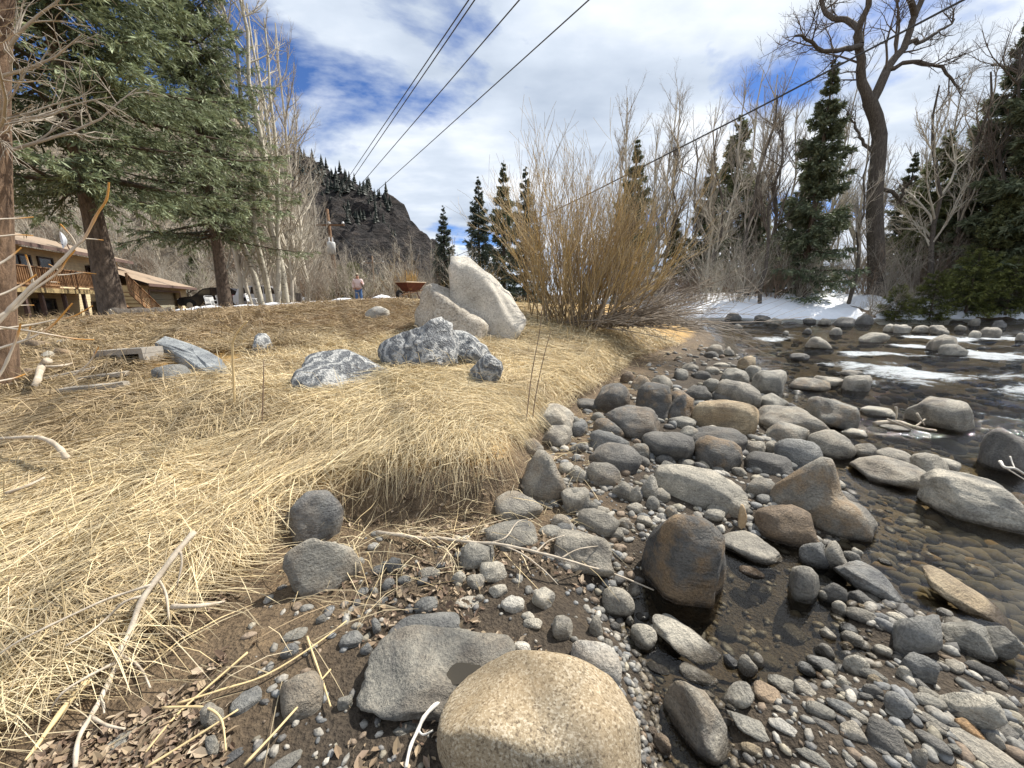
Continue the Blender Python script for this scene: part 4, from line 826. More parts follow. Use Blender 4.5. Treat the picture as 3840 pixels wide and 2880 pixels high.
    wb = np.maximum(wb, 0.55 * sstep(0.25, 0.75, fbm(X * 2.1 + 9, Y * 2.6, oct=3, seed=73))); wb = wb * 0.8; c = pale[None] * (1 - wb)[:, None] + brown[None] * wb[:, None]
    g_ = r_.random(n)[:, None]; c = np.where(g_ < 0.24, c * 0.45 + gold * 0.55 * (1 - 0.5 * wb)[:, None], np.where(g_ < 0.34, c * 0.4 + brown * 0.6, np.where(g_ < 0.42, c * 0.5 + grey * 0.5, c)))
    c = c * r_.uniform(0.62, 1.18, (n, 1)) * (1 + 0.10 * nz_)[:, None]
    return V, Fq, np.repeat(c, 2 * K, 0)
r_ = np.random.default_rng(77)
NB = 415000
by = 0.62 * np.exp(r_.random(NB) * math.log(11.5 / 0.62)); bx = r_.uniform(-1.62, 0.62, NB) * (by + 0.25)
bs = sdist(bx, by, TOE) + 0.05 * fbm(bx * 2.2, by * 2.2, oct=3, seed=31)
keepp = np.where((by > 1.85) & (by < 3.0), np.interp(bs, [-0.6, -0.1, 0.20, 0.30, 0.42], [0.0, 0.03, 0.04, 0.35, 1.0]), np.interp(bs, [-0.6, -0.1, 0.1, 0.2, 0.3], [0.0, 0.03, 0.06, 0.5, 1.0])) * np.where((bx < -0.9) & (by < 1.7), np.interp(bs, [0, 0.25, 0.7], [0.03, 0.3, 1.0]), 1.0)
wb_ = sstep(4.6, 6.6, by) * sstep(1.2, -1.6, bx + 0.42 * by - 2.2); keepp = keepp * (1 - 0.35 * wb_)
inr = np.ones(NB, bool)
for sx_, sy_, sr in SXY:                                          # no straw growing through the rocks
    if sr > 0.07: inr &= np.hypot(bx - sx_, by - sy_) > sr * 0.72
kk = (r_.random(NB) < keepp) & inr & (bs > -0.6)
bx, by, bs = bx[kk], by[kk], bs[kk]
print('straw', len(bx))
far_ = by > 2.6; Va, Fa_, ca = straw_mesh(bx[~far_], by[~far_], bs[~far_], 78, 4); Vb, Fb_, cb_ = straw_mesh(bx[far_], by[far_], bs[far_], 79, 3); V1 = np.concatenate([Va, Vb]); F1 = np.concatenate([Fa_, Fb_ + len(Va)]); c1 = np.concatenate([ca, cb_])
M_STRAW = mat_vcol('dry_straw', 0.7, 0.22, 0.3)
o = obj('grass', mesh_np('grass', V1, [F1], M_STRAW, False, c1)); stuff(o, 'flattened dry straw-coloured grass covering the bank', 'grass')

# dead leaves on the soil below the bank
def leaves(X, Y, seed, size=(0.008, 0.021)):
    r_ = np.random.default_rng(seed); n = len(X); L = size[0] * 0.7 + (size[1] * 1.15 - size[0] * 0.7) * r_.random(n) ** 1.8; Wd = L * r_.uniform(0.35, 0.6, n); th = r_.uniform(0, 6.28, n)
    base = np.array([(-1, 0, 0), (-0.3, 1, 0.35), (0.4, 0.8, 0.3), (1, 0, 0.15), (0.4, -0.8, 0.3), (-0.3, -1, 0.35), (0, 0, -0.1)])
    P = np.repeat(base[None], n, 0) * np.stack([L, Wd, L * r_.uniform(0.2, 1.1, n)], -1)[:, None, :]
    tl = r_.normal(0, 0.45, (n, 2)); P[..., 2] += P[..., 0] * tl[:, :1] + P[..., 1] * tl[:, 1:]
    c, s = np.cos(th)[:, None], np.sin(th)[:, None]
    V = np.stack([P[..., 0] * c - P[..., 1] * s + X[:, None], P[..., 0] * s + P[..., 1] * c + Y[:, None], P[..., 2] + (H(X, Y) + 0.004 + r_.random(n) * 0.012)[:, None]], -1)
    f = np.array([(6, 0, 1), (6, 1, 2), (6, 2, 3), (6, 3, 4), (6, 4, 5), (6, 5, 0)])
    Fa = (f[None] + (np.arange(n) * 7)[:, None, None]).reshape(-1, 3)
    cs = np.array([(0.34, 0.26, 0.17), (0.26, 0.19, 0.125), (0.44, 0.35, 0.25), (0.17, 0.115, 0.08), (0.32, 0.235, 0.17)])[r_.integers(0, 5, n)] * r_.uniform(0.7, 1.2, (n, 1))
    return V.reshape(-1, 3), Fa, np.repeat(cs, 7, 0)
lx, ly = sample_px(44000, -60, 780, 480, 800, 33, 0.08); S1 = sdist(lx, ly, TOE); E1 = sdist(lx, ly, EDG); r_ = np.random.default_rng(34)
cl = fbm(lx * 2.6, ly * 2.6, oct=3, seed=35)
pr = np.interp(S1, [-1.3, -0.7, -0.1, 0.15, 0.5], [0.06, 0.30, 0.62, 0.35, 0.12]) * sstep(-0.35, 0.35, cl) * np.where(lx > 0.45, 0.25, 1) * sstep(0.62, 0.3, np.hypot((lx - 0.95) / 1.6, ly - 1.6) * 0 + np.where((H(lx, ly) < 0.012), 1, 0))
k = (r_.random(len(lx)) < pr)
lx, ly = lx[k], ly[k]; print('leaves', len(lx))
V1, F1, c1 = leaves(lx, ly, 36)
M_LEAF = mat_vcol('dead_leaf', 0.7, 0.15, 0.25)
o = obj('leaf_litter', mesh_np('leaf_litter', V1, [F1], M_LEAF, False, c1)); stuff(o, 'brown dead leaves strewn over the soil below the bank', 'leaves')
# ------------------------------------------------------------------ plants: skeletons grown level by level
def unit(A): return A / (np.linalg.norm(A, axis=-1, keepdims=True) + 1e-9)
def grow(P0, D0, L, K, up, wob, r_):
    M = len(P0); P = np.empty((M, K, 3)); P[:, 0] = P0; D = D0.copy(); st = (L / (K - 1))[:, None]
    for k in range(1, K):
        D = unit(D + np.array([0, 0, 1.0]) * up + r_.normal(0, wob, (M, 3))); P[:, k] = P[:, k - 1] + D * st
    return P
def kids(P, Rr, n, t0, t1, ang, r_, keep=None):
    M, K, _ = P.shape; pi = np.repeat(np.arange(M), n)
    t = r_.uniform(t0, t1, M * n) * (K - 1); k = np.minimum(t.astype(int), K - 2); f = (t - k)[:, None]
    A, B = P[pi, k], P[pi, k + 1]; pos = A * (1 - f) + B * f; T = unit(B - A)
    q = r_.normal(size=(M * n, 3)); q = unit(q - (q * T).sum(1, keepdims=True) * T)
    a = r_.normal(ang, ang * 0.25, M * n)[:, None]
    return pos, unit(np.cos(a) * T + np.sin(a) * q), Rr[pi, k] * (1 - f[:, 0]) + Rr[pi, k + 1] * f[:, 0], t / (K - 1), pi
def taper(r0, r1, K): return r0[:, None] * (1 - np.linspace(0, 1, K)[None]) + r1[:, None] * np.linspace(0, 1, K)[None]
def woody(trunk_pts, r0, levels, seed, sides=(8, 5, 3, 3), rtop=None, rk=0.022):
    """levels: list of (children, t0, t1, angle, length factor, up, wobble, K). Returns per-level tube meshes"""
    r_ = np.random.default_rng(seed)
    P = np.asarray(trunk_pts, float); P = P[None] if P.ndim == 2 else P
    Rr = taper(np.full(len(P), r0), np.full(len(P), rtop if rtop is not None else r0 * 0.25), P.shape[1])
    Ls = np.linalg.norm(np.diff(P, axis=1), axis=2).sum(1)
    outm = [tubes(P, Rr, sides[0])]; skel = [(P, Rr)]
    for i, (n, t0, t1, ang, lf, up, wob, K) in enumerate(levels):
        pos, D, pr, tt, pi = kids(P, Rr, n, t0, t1, ang, r_)
        L = Ls[pi] * lf * r_.uniform(0.55, 1.15, len(pi)) * (1.15 - 0.6 * tt)
        P2 = grow(pos, D, L, K, up, wob, r_); ra = np.minimum(pr * 0.72, 0.012 + L * rk)
        Rr2 = taper(ra, np.maximum(ra * 0.25, 0.0018), K)
        outm.append(tubes(P2, Rr2, sides[min(i + 1, len(sides) - 1)])); skel.append((P2, Rr2)); P, Rr, Ls = P2, Rr2, L
    return outm, skel
def join(parts):
    Vs, Fs, n = [], [], 0
    for V, Fq in parts: Vs.append(V); Fs.append(Fq + n); n += len(V)
    return np.concatenate(Vs), np.concatenate(Fs)
def mat_bark(name, c1, c2, sc=(6, 6, 1.2), marks=None, bmp=0.8):
    m_, nt, b, N = NM(name); t = N('ShaderNodeTexCoord'); mpn = N('ShaderNodeMapping', {'Vector': t.outputs['Object'], 'Scale': sc})
    n = N('ShaderNodeTexNoise', {'Vector': mpn.outputs[0], 'Scale': 3.0, 'Detail': 9.0, 'Roughness': 0.7, 'Distortion': 0.4})
    c = ramp(N, n.outputs['Fac'], [(0.35, c1), (0.65, c2)])
    if marks:
        m2 = N('ShaderNodeMapping', {'Vector': t.outputs['Object'], 'Scale': (1.5, 1.5, 7)}); n2_ = N('ShaderNodeTexNoise', {'Vector': m2.outputs[0], 'Scale': 2.2, 'Detail': 6.0, 'Roughness': 0.6})
        f = N('ShaderNodeMapRange', {'Value': n2_.outputs['Fac'], 'From Min': 0.58, 'From Max': 0.66}); c = mixc(N, f.outputs[0], c, marks)
    link(nt, c, b.inputs['Base Color']); b.inputs['Roughness'].default_value = 0.9; bump(nt, N, b, n.outputs['Fac'], bmp, 0.05)
    return m_
M_SPRUCEBARK = mat_bark('spruce_bark', (0.06, 0.046, 0.036), (0.20, 0.155, 0.12), (5, 5, 2.0))
M_ASPEN = mat_bark('aspen_bark', (0.42, 0.39, 0.31), (0.60, 0.56, 0.46), (3, 3, 3), marks=(0.10, 0.085, 0.07), bmp=0.2)
M_COTTON = mat_bark('cottonwood_bark', (0.05, 0.042, 0.036), (0.17, 0.145, 0.12), (7, 7, 1.0))
M_GREYTWIG = mat_flat('grey_twig', (0.38, 0.335, 0.275), 0.85, 0.35, 2.0)
M_PALETWIG = mat_flat('pale_twig', (0.54, 0.49, 0.40), 0.85, 0.3, 2.0)
M_DARKTWIG = mat_flat('dark_twig', (0.13, 0.105, 0.085), 0.85, 0.3, 2.0)
M_BROWNTWIG = mat_flat('brown_twig', (0.24, 0.17, 0.12), 0.85, 0.35, 2.0)
M_WILLOW = mat_vcol('willow_stem', 0.6, 0.0, 0.35)
M_NEEDLE = mat_vcol('conifer_needle', 0.6, 0.22, 0.3)

def conifer(h, rad, nb, low, seed, sprig=0.16, ntw=14, nsp=8, pal=((0.035, 0.055, 0.03), (0.10, 0.135, 0.085)), droop=-0.25, narrow=0.85, rtrunk=None, whorls=18, jit=0.10, wk=1.0):
    r_ = np.random.default_rng(seed); rt = rtrunk or h * 0.018
    tp = np.array([(0.02 * h * 0.3 * math.sin(k * 0.9 + seed), 0.02 * h * 0.3 * math.cos(k * 1.1 + seed) * 0.5, h * k / 7) for k in range(8)]); tp[0] = 0; tp[:, :2] *= np.linspace(0, 1, 8)[:, None] * 0.6
    TV, TF = tubes(tp[None], taper(np.array([rt]), np.array([rt * 0.06]), 8) * np.array([[1.25, 1, 1, 1, 1, 1, 1, 1]]), 10)
    zq = np.floor((np.arange(nb) + r_.random(nb)) / nb * whorls) / whorls + r_.normal(0, jit / whorls, nb) + 0.3 / whorls; zr = low + (0.985 - low) * np.clip(zq, 0, 1) ** 0.92; az = np.arange(nb) * 2.39996 + r_.normal(0, 0.3, nb)
    L = rad * ((1 - zr) / (1 - low)) ** narrow * np.where(r_.random(nb) < 0.3, r_.uniform(0.35, 0.7, nb), r_.uniform(0.72, 1.12, nb)) + 0.02 * rad
    sl = np.interp(zr, [low, 0.55, 1.0], [droop, 0.05, 0.75]) + r_.normal(0, 0.08, nb)
    P0 = np.stack([np.interp(zr * h, tp[:, 2], tp[:, 0]), np.interp(zr * h, tp[:, 2], tp[:, 1]), zr * h], -1)
    D0 = unit(np.stack([np.cos(az), np.sin(az), sl], -1)); K = 6
    P = grow(P0, D0, L, K, 0.045, 0.05, r_); Rr = taper(np.minimum(0.012 + L * 0.016, rt * 0.35), np.full(nb, 0.004), K)
    br = tubes(P, Rr, 4)
    # side twigs in flat sprays, then needle sprigs
    n2 = ntw; M = nb * n2; pi = np.repeat(np.arange(nb), n2); t = np.tile((np.arange(n2) + 0.5) / n2, nb) * 0.93 + 0.04 + r_.normal(0, 0.02, M); t = np.clip(t, 0.05, 0.995)
    kf = t * (K - 1); k = np.minimum(kf.astype(int), K - 2); f = (kf - k)[:, None]; A, B = P[pi, k], P[pi, k + 1]; pos = A * (1 - f) + B * f; T = unit(B - A)
    side = unit(np.cross(T, np.array([0, 0, 1.0]))) * np.where(np.arange(M) % 2, 1, -1)[:, None]
    D = unit(T * 0.75 + side * r_.uniform(0.4, 1.0, M)[:, None] + np.array([0, 0, 1]) * r_.normal(-0.22, 0.18, M)[:, None])
    tp_ = (0.3 + 0.7 * np.clip((1 - zr) * 3, 0, 1)); L2 = L[pi] * np.clip(1.05 - t, 0.12, 1) * r_.uniform(0.35, 0.6, M) + sprig * 0.8 * tp_[pi]
    P2 = grow(pos, D, L2, 4, -0.04, 0.08, r_)
    # sprigs
    Pn = np.concatenate([P2]); M2 = len(Pn) * nsp; qi = np.repeat(np.arange(len(Pn)), nsp); tt = r_.random(M2) ** 0.85; kf = tt * 3; k = np.minimum(kf.astype(int), 2); f = (kf - k)[:, None]
    A, B = Pn[qi, k], Pn[qi, k + 1]; pos = A * (1 - f) + B * f; T = unit(B - A)
    q = unit(r_.normal(size=(M2, 3)) * np.array([1, 1, 0.7])); Dn = unit(T * 0.95 + q * 0.8 + np.array([0, 0, -0.10])); Ln = sprig * r_.uniform(0.6, 1.25, M2) * tp_[pi[qi]]
    sd = unit(np.cross(Dn, r_.normal(size=(M2, 3)))); wv = (Ln * r_.uniform(0.06, 0.11, M2) * wk)[:, None]
    a = pos; b = pos + Dn * (Ln * 0.45)[:, None] + sd * wv; c = pos + Dn * Ln[:, None]; d = pos + Dn * (Ln * 0.45)[:, None] - sd * wv
    NV = np.stack([a, b, c, d], 1).reshape(-1, 3); NF = np.arange(M2 * 4).reshape(-1, 4)
    lo, hi = np.array(pal[0]), np.array(pal[1]); m_ = np.clip(0.02 + 0.95 * tt * (0.35 + 0.65 * t[qi]) + r_.normal(0, 0.16, M2), 0, 1)[:, None]  # paler new growth; bough highlights and inner shade are also put into this colour
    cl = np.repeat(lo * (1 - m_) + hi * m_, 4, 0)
    BV, BF = br; bcol = np.full((len(BV), 3), (0.10, 0.075, 0.055))
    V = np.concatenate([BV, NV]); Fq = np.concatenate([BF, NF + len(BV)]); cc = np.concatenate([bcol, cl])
    return (TV, TF), (V, Fq, cc)
def conifer_meshes(name, **k):
    t, c = conifer(**k)
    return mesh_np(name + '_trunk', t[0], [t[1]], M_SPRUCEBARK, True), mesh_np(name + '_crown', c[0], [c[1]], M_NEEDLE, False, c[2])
def plant_conifer(me, label, loc, scale=1.0, rz=0.0, group=None, name='spruce_tree', cat='tree'):
    t = thing(name, label, cat, loc, rz, group); t.scale = (scale,) * 3
    obj('trunk', me[0], t); obj('crown', me[1], t); return t
def gz(x, y, d=0.05): return float(H(x, y)) - d

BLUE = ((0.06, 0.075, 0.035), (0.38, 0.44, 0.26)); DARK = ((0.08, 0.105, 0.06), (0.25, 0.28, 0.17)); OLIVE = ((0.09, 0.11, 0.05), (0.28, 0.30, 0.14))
# the two big spruces beside the house
p = at_y(113, 310, 11.0)
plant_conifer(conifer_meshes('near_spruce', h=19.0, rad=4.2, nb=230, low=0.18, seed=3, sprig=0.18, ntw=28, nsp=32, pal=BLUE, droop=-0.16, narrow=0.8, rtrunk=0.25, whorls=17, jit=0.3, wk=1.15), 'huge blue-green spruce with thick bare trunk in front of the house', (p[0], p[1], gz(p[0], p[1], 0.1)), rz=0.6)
p = at_y(225, 300, 18.5)
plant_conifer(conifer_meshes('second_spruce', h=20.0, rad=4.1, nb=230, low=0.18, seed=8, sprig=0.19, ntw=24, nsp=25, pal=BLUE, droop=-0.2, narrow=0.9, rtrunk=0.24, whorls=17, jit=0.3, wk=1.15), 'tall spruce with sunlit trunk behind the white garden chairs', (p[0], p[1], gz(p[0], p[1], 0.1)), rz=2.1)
# spruces of the middle distance and across the river
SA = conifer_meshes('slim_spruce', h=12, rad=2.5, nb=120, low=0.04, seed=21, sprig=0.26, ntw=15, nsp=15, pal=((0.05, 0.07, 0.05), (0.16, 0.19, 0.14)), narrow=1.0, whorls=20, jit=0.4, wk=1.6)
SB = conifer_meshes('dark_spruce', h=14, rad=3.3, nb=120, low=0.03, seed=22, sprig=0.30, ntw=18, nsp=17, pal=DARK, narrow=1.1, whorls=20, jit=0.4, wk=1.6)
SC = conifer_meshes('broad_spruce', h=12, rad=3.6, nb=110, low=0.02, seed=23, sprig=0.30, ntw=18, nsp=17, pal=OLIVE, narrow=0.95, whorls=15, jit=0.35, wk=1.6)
def top_h(u, v, y, z0): return at_y(u, v, y)[2] - z0
def plant_px(me, hm, u, vtop, y, label, rz, group=None, z=None):
    p = at_y(u, 300, y); z = gz(p[0], p[1], 0.2) if z is None else z
    s = top_h(u, vtop, y, z) / hm
    return plant_conifer(me, label, (p[0], p[1], z), s, rz, group)
plant_px(SA, 12, 446, 205, 44, 'small slim spruce standing alone against the pale sky', 0.3)
plant_px(SA, 12, 480, 176, 40, 'slim spruce next to the lone slim spruce behind the white boulder', 1.7)
plant_px(SB, 14, 504, 160, 46, 'dark bushy spruce rising behind the willow and white boulder', 2.9)
plant_px(SA, 12, 525, 166, 42, 'pale narrow spruce half veiled by the willow tips', 4.0)
plant_px(SB, 14, 628, 136, 36, 'dark pointed spruce rising clear above the willow bush', 0.9)
plant_px(SB, 14, 700, 150, 38, 'dark spruce crowded by bare trees beyond the willow', 2.2)
plant_px(SC, 12, 722, 112, 44, 'greyish spruce top behind the bare trees over the river', 1.1)
plant_px(SB, 14, 800, 56, 29.5, 'tall dark spruce standing by the forked cottonwood', 3.3)
plant_px(SB, 14, 965, 10, 31, 'tall spruce beyond the forked cottonwood, its tip under the cable', 5.1)
plant_px(SB, 14, 1022, 40, 29, 'spruce at the edge of view across the river', 0.2)
plant_px(SC, 12, 915, 128, 33, 'shorter dark spruce between two tall spruces across the river', 2.7)
plant_px(SC, 12, 985, 175, 27.5, 'dense low-branched spruce leaning over the snowy bank', 4.4)
plant_px(SC, 12, 770, 215, 34, 'small dark spruce within the bare thicket', 0.5)
plant_px(SC, 12, 670, 215, 40, 'small dark spruce left of the bare thicket', 1.5)
plant_px(SB, 14, 888, 150, 37, 'dark spruce seen behind the cottonwood trunk', 3.9)
plant_px(SC, 12, 945, 110, 34, 'full green spruce behind the crooked bare trees', 2.0)
plant_px(SC, 12, 1012, 130, 27.5, 'full green spruce hanging over the bank at the edge of view', 5.7)
plant_px(SB, 14, 795, 130, 36, 'green spruce behind the bare trees near the tall dark spruce', 0.8)
plant_px(SB, 14, 745, 170, 40, 'distant spruce seen through the knotty bare tree', 4.8)
plant_px(SB, 14, 1000, -15, 27.6, 'massive dark spruce filling the edge of view over the river', 3.0)
plant_px(SB, 14, 1042, 10, 26.6, 'dark spruce cut off by the edge of view over the river', 1.2)
SY = conifer_meshes('young_fir', h=3.0, rad=1.5, nb=46, low=0.02, seed=24, sprig=0.17, ntw=16, nsp=16, pal=((0.06, 0.075, 0.02), (0.24, 0.25, 0.07)), narrow=0.6, droop=0.1)
for u, y, s, rz, lab in [(895, 25.6, 0.85, 0, 'yellow-green young fir by the snow edge'), (930, 25.5, 1.1, 1, 'yellow-green young fir between two others over the river'), (965, 25.6, 1.4, 2, 'taller yellow-green young fir at the foot of the spruces'), (1005, 25.2, 1.2, 4, 'yellow-green young fir closest to the edge of view')]:
    p = at_y(u, 315, y); plant_conifer(SY, lab, (p[0], p[1], gz(p[0], p[1])), s, rz, 'young firs on the far bank', 'young_fir')

# bare broadleaf trees
def bare_meshes(name, tp, r0, levels, seed, barkm, twigm, split=1, sides=(8, 5, 3, 3, 3), rtop=None):
    om, sk = woody(tp, r0, levels, seed, sides, rtop, 0.012)
    tv = join(om[:split]); cv = join(om[split:])
    return mesh_np(name + '_trunk', tv[0], [tv[1]], barkm, True), mesh_np(name + '_crown', cv[0], [cv[1]], twigm, True)
def stem(h, bend, seed, K=9):
    r_ = np.random.default_rng(seed); t = np.linspace(0, 1, K); a = np.cumsum(r_.normal(0, bend, (K, 2)), 0) * h / K; a -= a[0]
    return np.stack([a[:, 0], a[:, 1], t * h], -1)
ASP = [bare_meshes('aspen', stem(15, 0.10, 40 + i), 0.15, [(26, 0.25, 0.98, 0.85, 0.17, 0.10, 0.10, 5), (6, 0.2, 1, 0.7, 0.5, 0.10, 0.14, 4), (4, 0.2, 1, 0.7, 0.5, 0.06, 0.14, 3)], 50 + i, M_ASPEN, M_PALETWIG) for i in range(2)]
def plant_bare(me, label, loc, s=1.0, rz=0.0, group=None, name='bare_tree', lean=(0, 0), cat='tree'):
    t = thing(name, label, cat, loc, rz, group); t.scale = (s,) * 3; t.rotation_euler = (lean[0], lean[1], rz)
    obj('trunk', me[0], t); obj('crown', me[1], t); return t
for i, (u, y, s, rz, ln, lab) in enumerate([(263, 20.0, 0.95, 0.0, (0, -0.10), 'pale aspen trunk leaning out of the roadside clump'), (271, 20.6, 1.0, 2.0, (0, -0.04), 'thin pale aspen in the middle of the roadside clump'), (277, 19.8, 0.9, 4.1, (0.03, -0.06), 'slanting pale aspen crossing its neighbours in the clump'), (287, 20.3, 1.08, 1.0, (0, 0.01), 'straight pale aspen at the pole side of the clump'), (284, 21.5, 0.98, 5.0, (0, -0.02), 'darker aspen standing behind the straight aspen')]):
    p = at_y(u, 306, y); plant_bare(ASP[i % 2], lab, (p[0], p[1], gz(p[0], p[1])), s, rz, None, 'aspen_tree', ln)
# tall slim bare trees near the aspens and up the brushy hillside
SLIM = [bare_meshes('slim_tree', stem(11, 0.10, 60 + i), 0.09, [(24, 0.12, 0.98, 0.6, 0.28, 0.16, 0.10, 5), (6, 0.15, 1, 0.55, 0.5, 0.12, 0.14, 4), (6, 0.2, 1, 0.6, 0.55, 0.08, 0.14, 3)], 70 + i, M_PALETWIG, [M_PALETWIG, M_GREYTWIG, M_GREYTWIG][i]) for i in range(3)]
# big forked cottonwood across the river
def cottonwood():
    r_ = np.random.default_rng(5); y = 29.5; base = at_y(872, 300, y); z0 = gz(base[0], base[1], 0.3)
    def pl(pts): return np.array([at_y(u, v, y + dy) for u, v, dy in pts]) - np.array([base[0], base[1], z0])
    def res(P, K=12):
        d = np.concatenate([[0], np.cumsum(np.linalg.norm(np.diff(P, axis=0), axis=1))]); t = np.linspace(0, d[-1], K); return np.stack([np.interp(t, d, P[:, i]) for i in range(3)], -1)
    tr = pl([(874, 318, 0), (876, 250, 0), (874, 200, 0), (879, 150, 0.2), (880, 128, 0.3), (869, 100, 0.3)]); tr[0, 2] = 0
    limbs = [([(869, 103, 0.3), (860, 75, 0.3), (861, 45, 0), (858, 30, 0), (868, 5, -0.5), (874, -40, -1)], 0.32), ([(871, 103, 0.3), (885, 75, 0.5), (905, 45, 1), (918, 10, 1), (935, -35, 1.5)], 0.31), ([(861, 46, 0), (848, 50, -0.5), (825, 50, -1), (808, 38, -1.5), (796, 35, -2)], 0.18), ([(860, 45, 0), (857, 25, 0.6), (845, 18, 1.0), (828, 18, 1.5), (820, 5, 2), (812, -30, 2.4)], 0.22), ([(915, 15, 1), (905, -8, 0.4), (895, -40, 0)], 0.2), ([(872, 152, 0.3), (855, 128, 1), (846, 110, 1.4)], 0.12), ([(880, 185, 0), (900, 200, -0.5), (912, 175, -1)], 0.16), ([(885, 70, 0.5), (915, 60, 0), (940, 66, -0.8), (960, 90, -1.2)], 0.15), ([(905, 45, 1), (930, 38, 1.6), (955, 20, 2)], 0.16)]
    V1 = [tubes(res(tr)[None], taper(np.array([0.55]), np.array([0.40]), 12), 12)]
    LP, LR = [], []
    for pts, rr in limbs:
        P = res(pl(pts)); P[1:] += r_.normal(0, 0.07, (11, 3)); LP.append(P); LR.append(taper(np.array([rr]), np.array([rr * 0.35]), 12)[0]); 
    LP, LR = np.array(LP), np.array(LR); V1.append(tubes(LP, LR, 9))
    V2 = []; P, Rr = LP, LR; Ls = np.linalg.norm(np.diff(P, axis=1), axis=2).sum(1)
    for n, t0, t1, ang, lf, up, wob, K in [(9, 0.2, 1, 0.8, 0.42, 0.10, 0.16, 6), (7, 0.15, 1, 0.75, 0.55, 0.10, 0.17, 5), (6, 0.1, 1, 0.7, 0.55, 0.08, 0.18, 4)]:
        pos, D, pr, tt, pi = kids(P, Rr, n, t0, t1, ang, r_); L = Ls[pi] * lf * r_.uniform(0.5, 1.15, len(pi)); P2 = grow(pos, D, L, K, up, wob, r_); ra = np.minimum(pr * 0.6, 0.01 + L * 0.02); R2 = taper(ra, np.maximum(ra * 0.3, 0.006), K)
        V2.append(tubes(P2, R2, 3)); P, Rr, Ls = P2, R2, L
    t = thing('cottonwood_tree', 'huge dark forked cottonwood with twisting limbs across the river', 'tree', (base[0], base[1], z0))
    a, b = join(V1), join(V2); obj('trunk', mesh_np('cottonwood_trunk', a[0], [a[1]], M_COTTON, True), t); obj('crown', mesh_np('cottonwood_crown', b[0], [b[1]], M_DARKTWIG, True), t)
cottonwood()
# bare riverside trees on the far bank
RB = [bare_meshes('river_tree', stem(13, 0.2, 80 + i), 0.17, [(12, 0.25, 0.98, 0.6, 0.40, 0.14, 0.14, 6), (8, 0.2, 1, 0.6, 0.5, 0.10, 0.16, 5), (9, 0.15, 1, 0.6, 0.5, 0.06, 0.17, 4)], 90 + i, M_COTTON, [M_GREYTWIG, M_DARKTWIG, M_PALETWIG][i]) for i in range(3)]
riv = [(745, 88, 30, 0, 'dark-stemmed bare tree with knotty trunk beyond the willow'), (775, 100, 31, 1, 'slim bare tree between the knotty tree and the tall spruce'), (712, 118, 33, 2, 'pale many-twigged bare tree over the willow end'), (690, 130, 36, 0, 'bare tree behind the willow end with light crown'), (760, 130, 27.5, 1, 'bare sapling on the snowy point'), (848, 150, 28, 0, 'bare young tree at the cottonwood foot'), (930, 70, 28.5, 2, 'pale bare tree with crooked limbs beyond the cottonwood'), (958, 60, 29.5, 0, 'dark bare tree between the cottonwood and tall spruces'), (1000, 20, 27.5, 1, 'crooked grey bare tree before the tall spruces'), (1040, 60, 26, 2, 'bare tree at the very edge over the river'), (660, 150, 40, 1, 'far bare tree above the willow bush'), (640, 190, 42, 2, 'low far bare tree behind the willow middle')]
for i, (u, vt, y, k, lab) in enumerate(riv):
    p = at_y(u, 305, y); z = gz(p[0], p[1]); s = top_h(u, vt, y, z) / 13.5
    plant_bare(RB[k], lab, (p[0], p[1], z), s, i * 1.7, None, 'bare_tree', (0.04 * math.sin(i * 2.1), 0.05 * math.cos(i * 1.3)))
r_ = np.random.default_rng(133)
for i in range(34):
    u = 600 + 450 * (i + r_.random()) / 34; y = r_.uniform(31, 44); p = at_y(u, 305, y); z = gz(p[0], p[1]); s = top_h(u, r_.uniform(60, 165), y, z) / 11.5
    plant_bare(SLIM[i % 3], 'tall pale bare tree in the wood across the river', (p[0], p[1], z), s, i * 1.1, 'bare trees in the wood across the river', 'bare_tree')
for i, (u, vt, y, lab) in enumerate([(228, 25, 26, 'tall whitish bare tree rising behind the second spruce'), (240, -5, 25, 'tall whitish bare tree over the white car roof'), (252, 20, 27, 'whitish bare tree just before the aspen clump'), (258, 60, 24, 'slender whitish bare tree touching the leaning aspen'), (292, 40, 25, 'tall whitish bare tree on the pole side of the aspens'), (300, 10, 27, 'tallest whitish bare tree near the utility pole'), (308, 80, 28, 'fine-twigged whitish bare tree near the utility pole'), (268, -10, 28, 'whitish bare tree rising through the aspen crowns'), (280, 15, 30, 'pale bare tree at the back of the aspen clump')]):
    p = at_y(u, 303, y); z = gz(p[0], p[1]); plant_bare(SLIM[[0, 1, 0, 2, 0, 1, 0, 0, 1][i]], lab, (p[0], p[1], z), top_h(u, vt, y, z) / 11.5, i * 2.2, None, 'bare_tree')
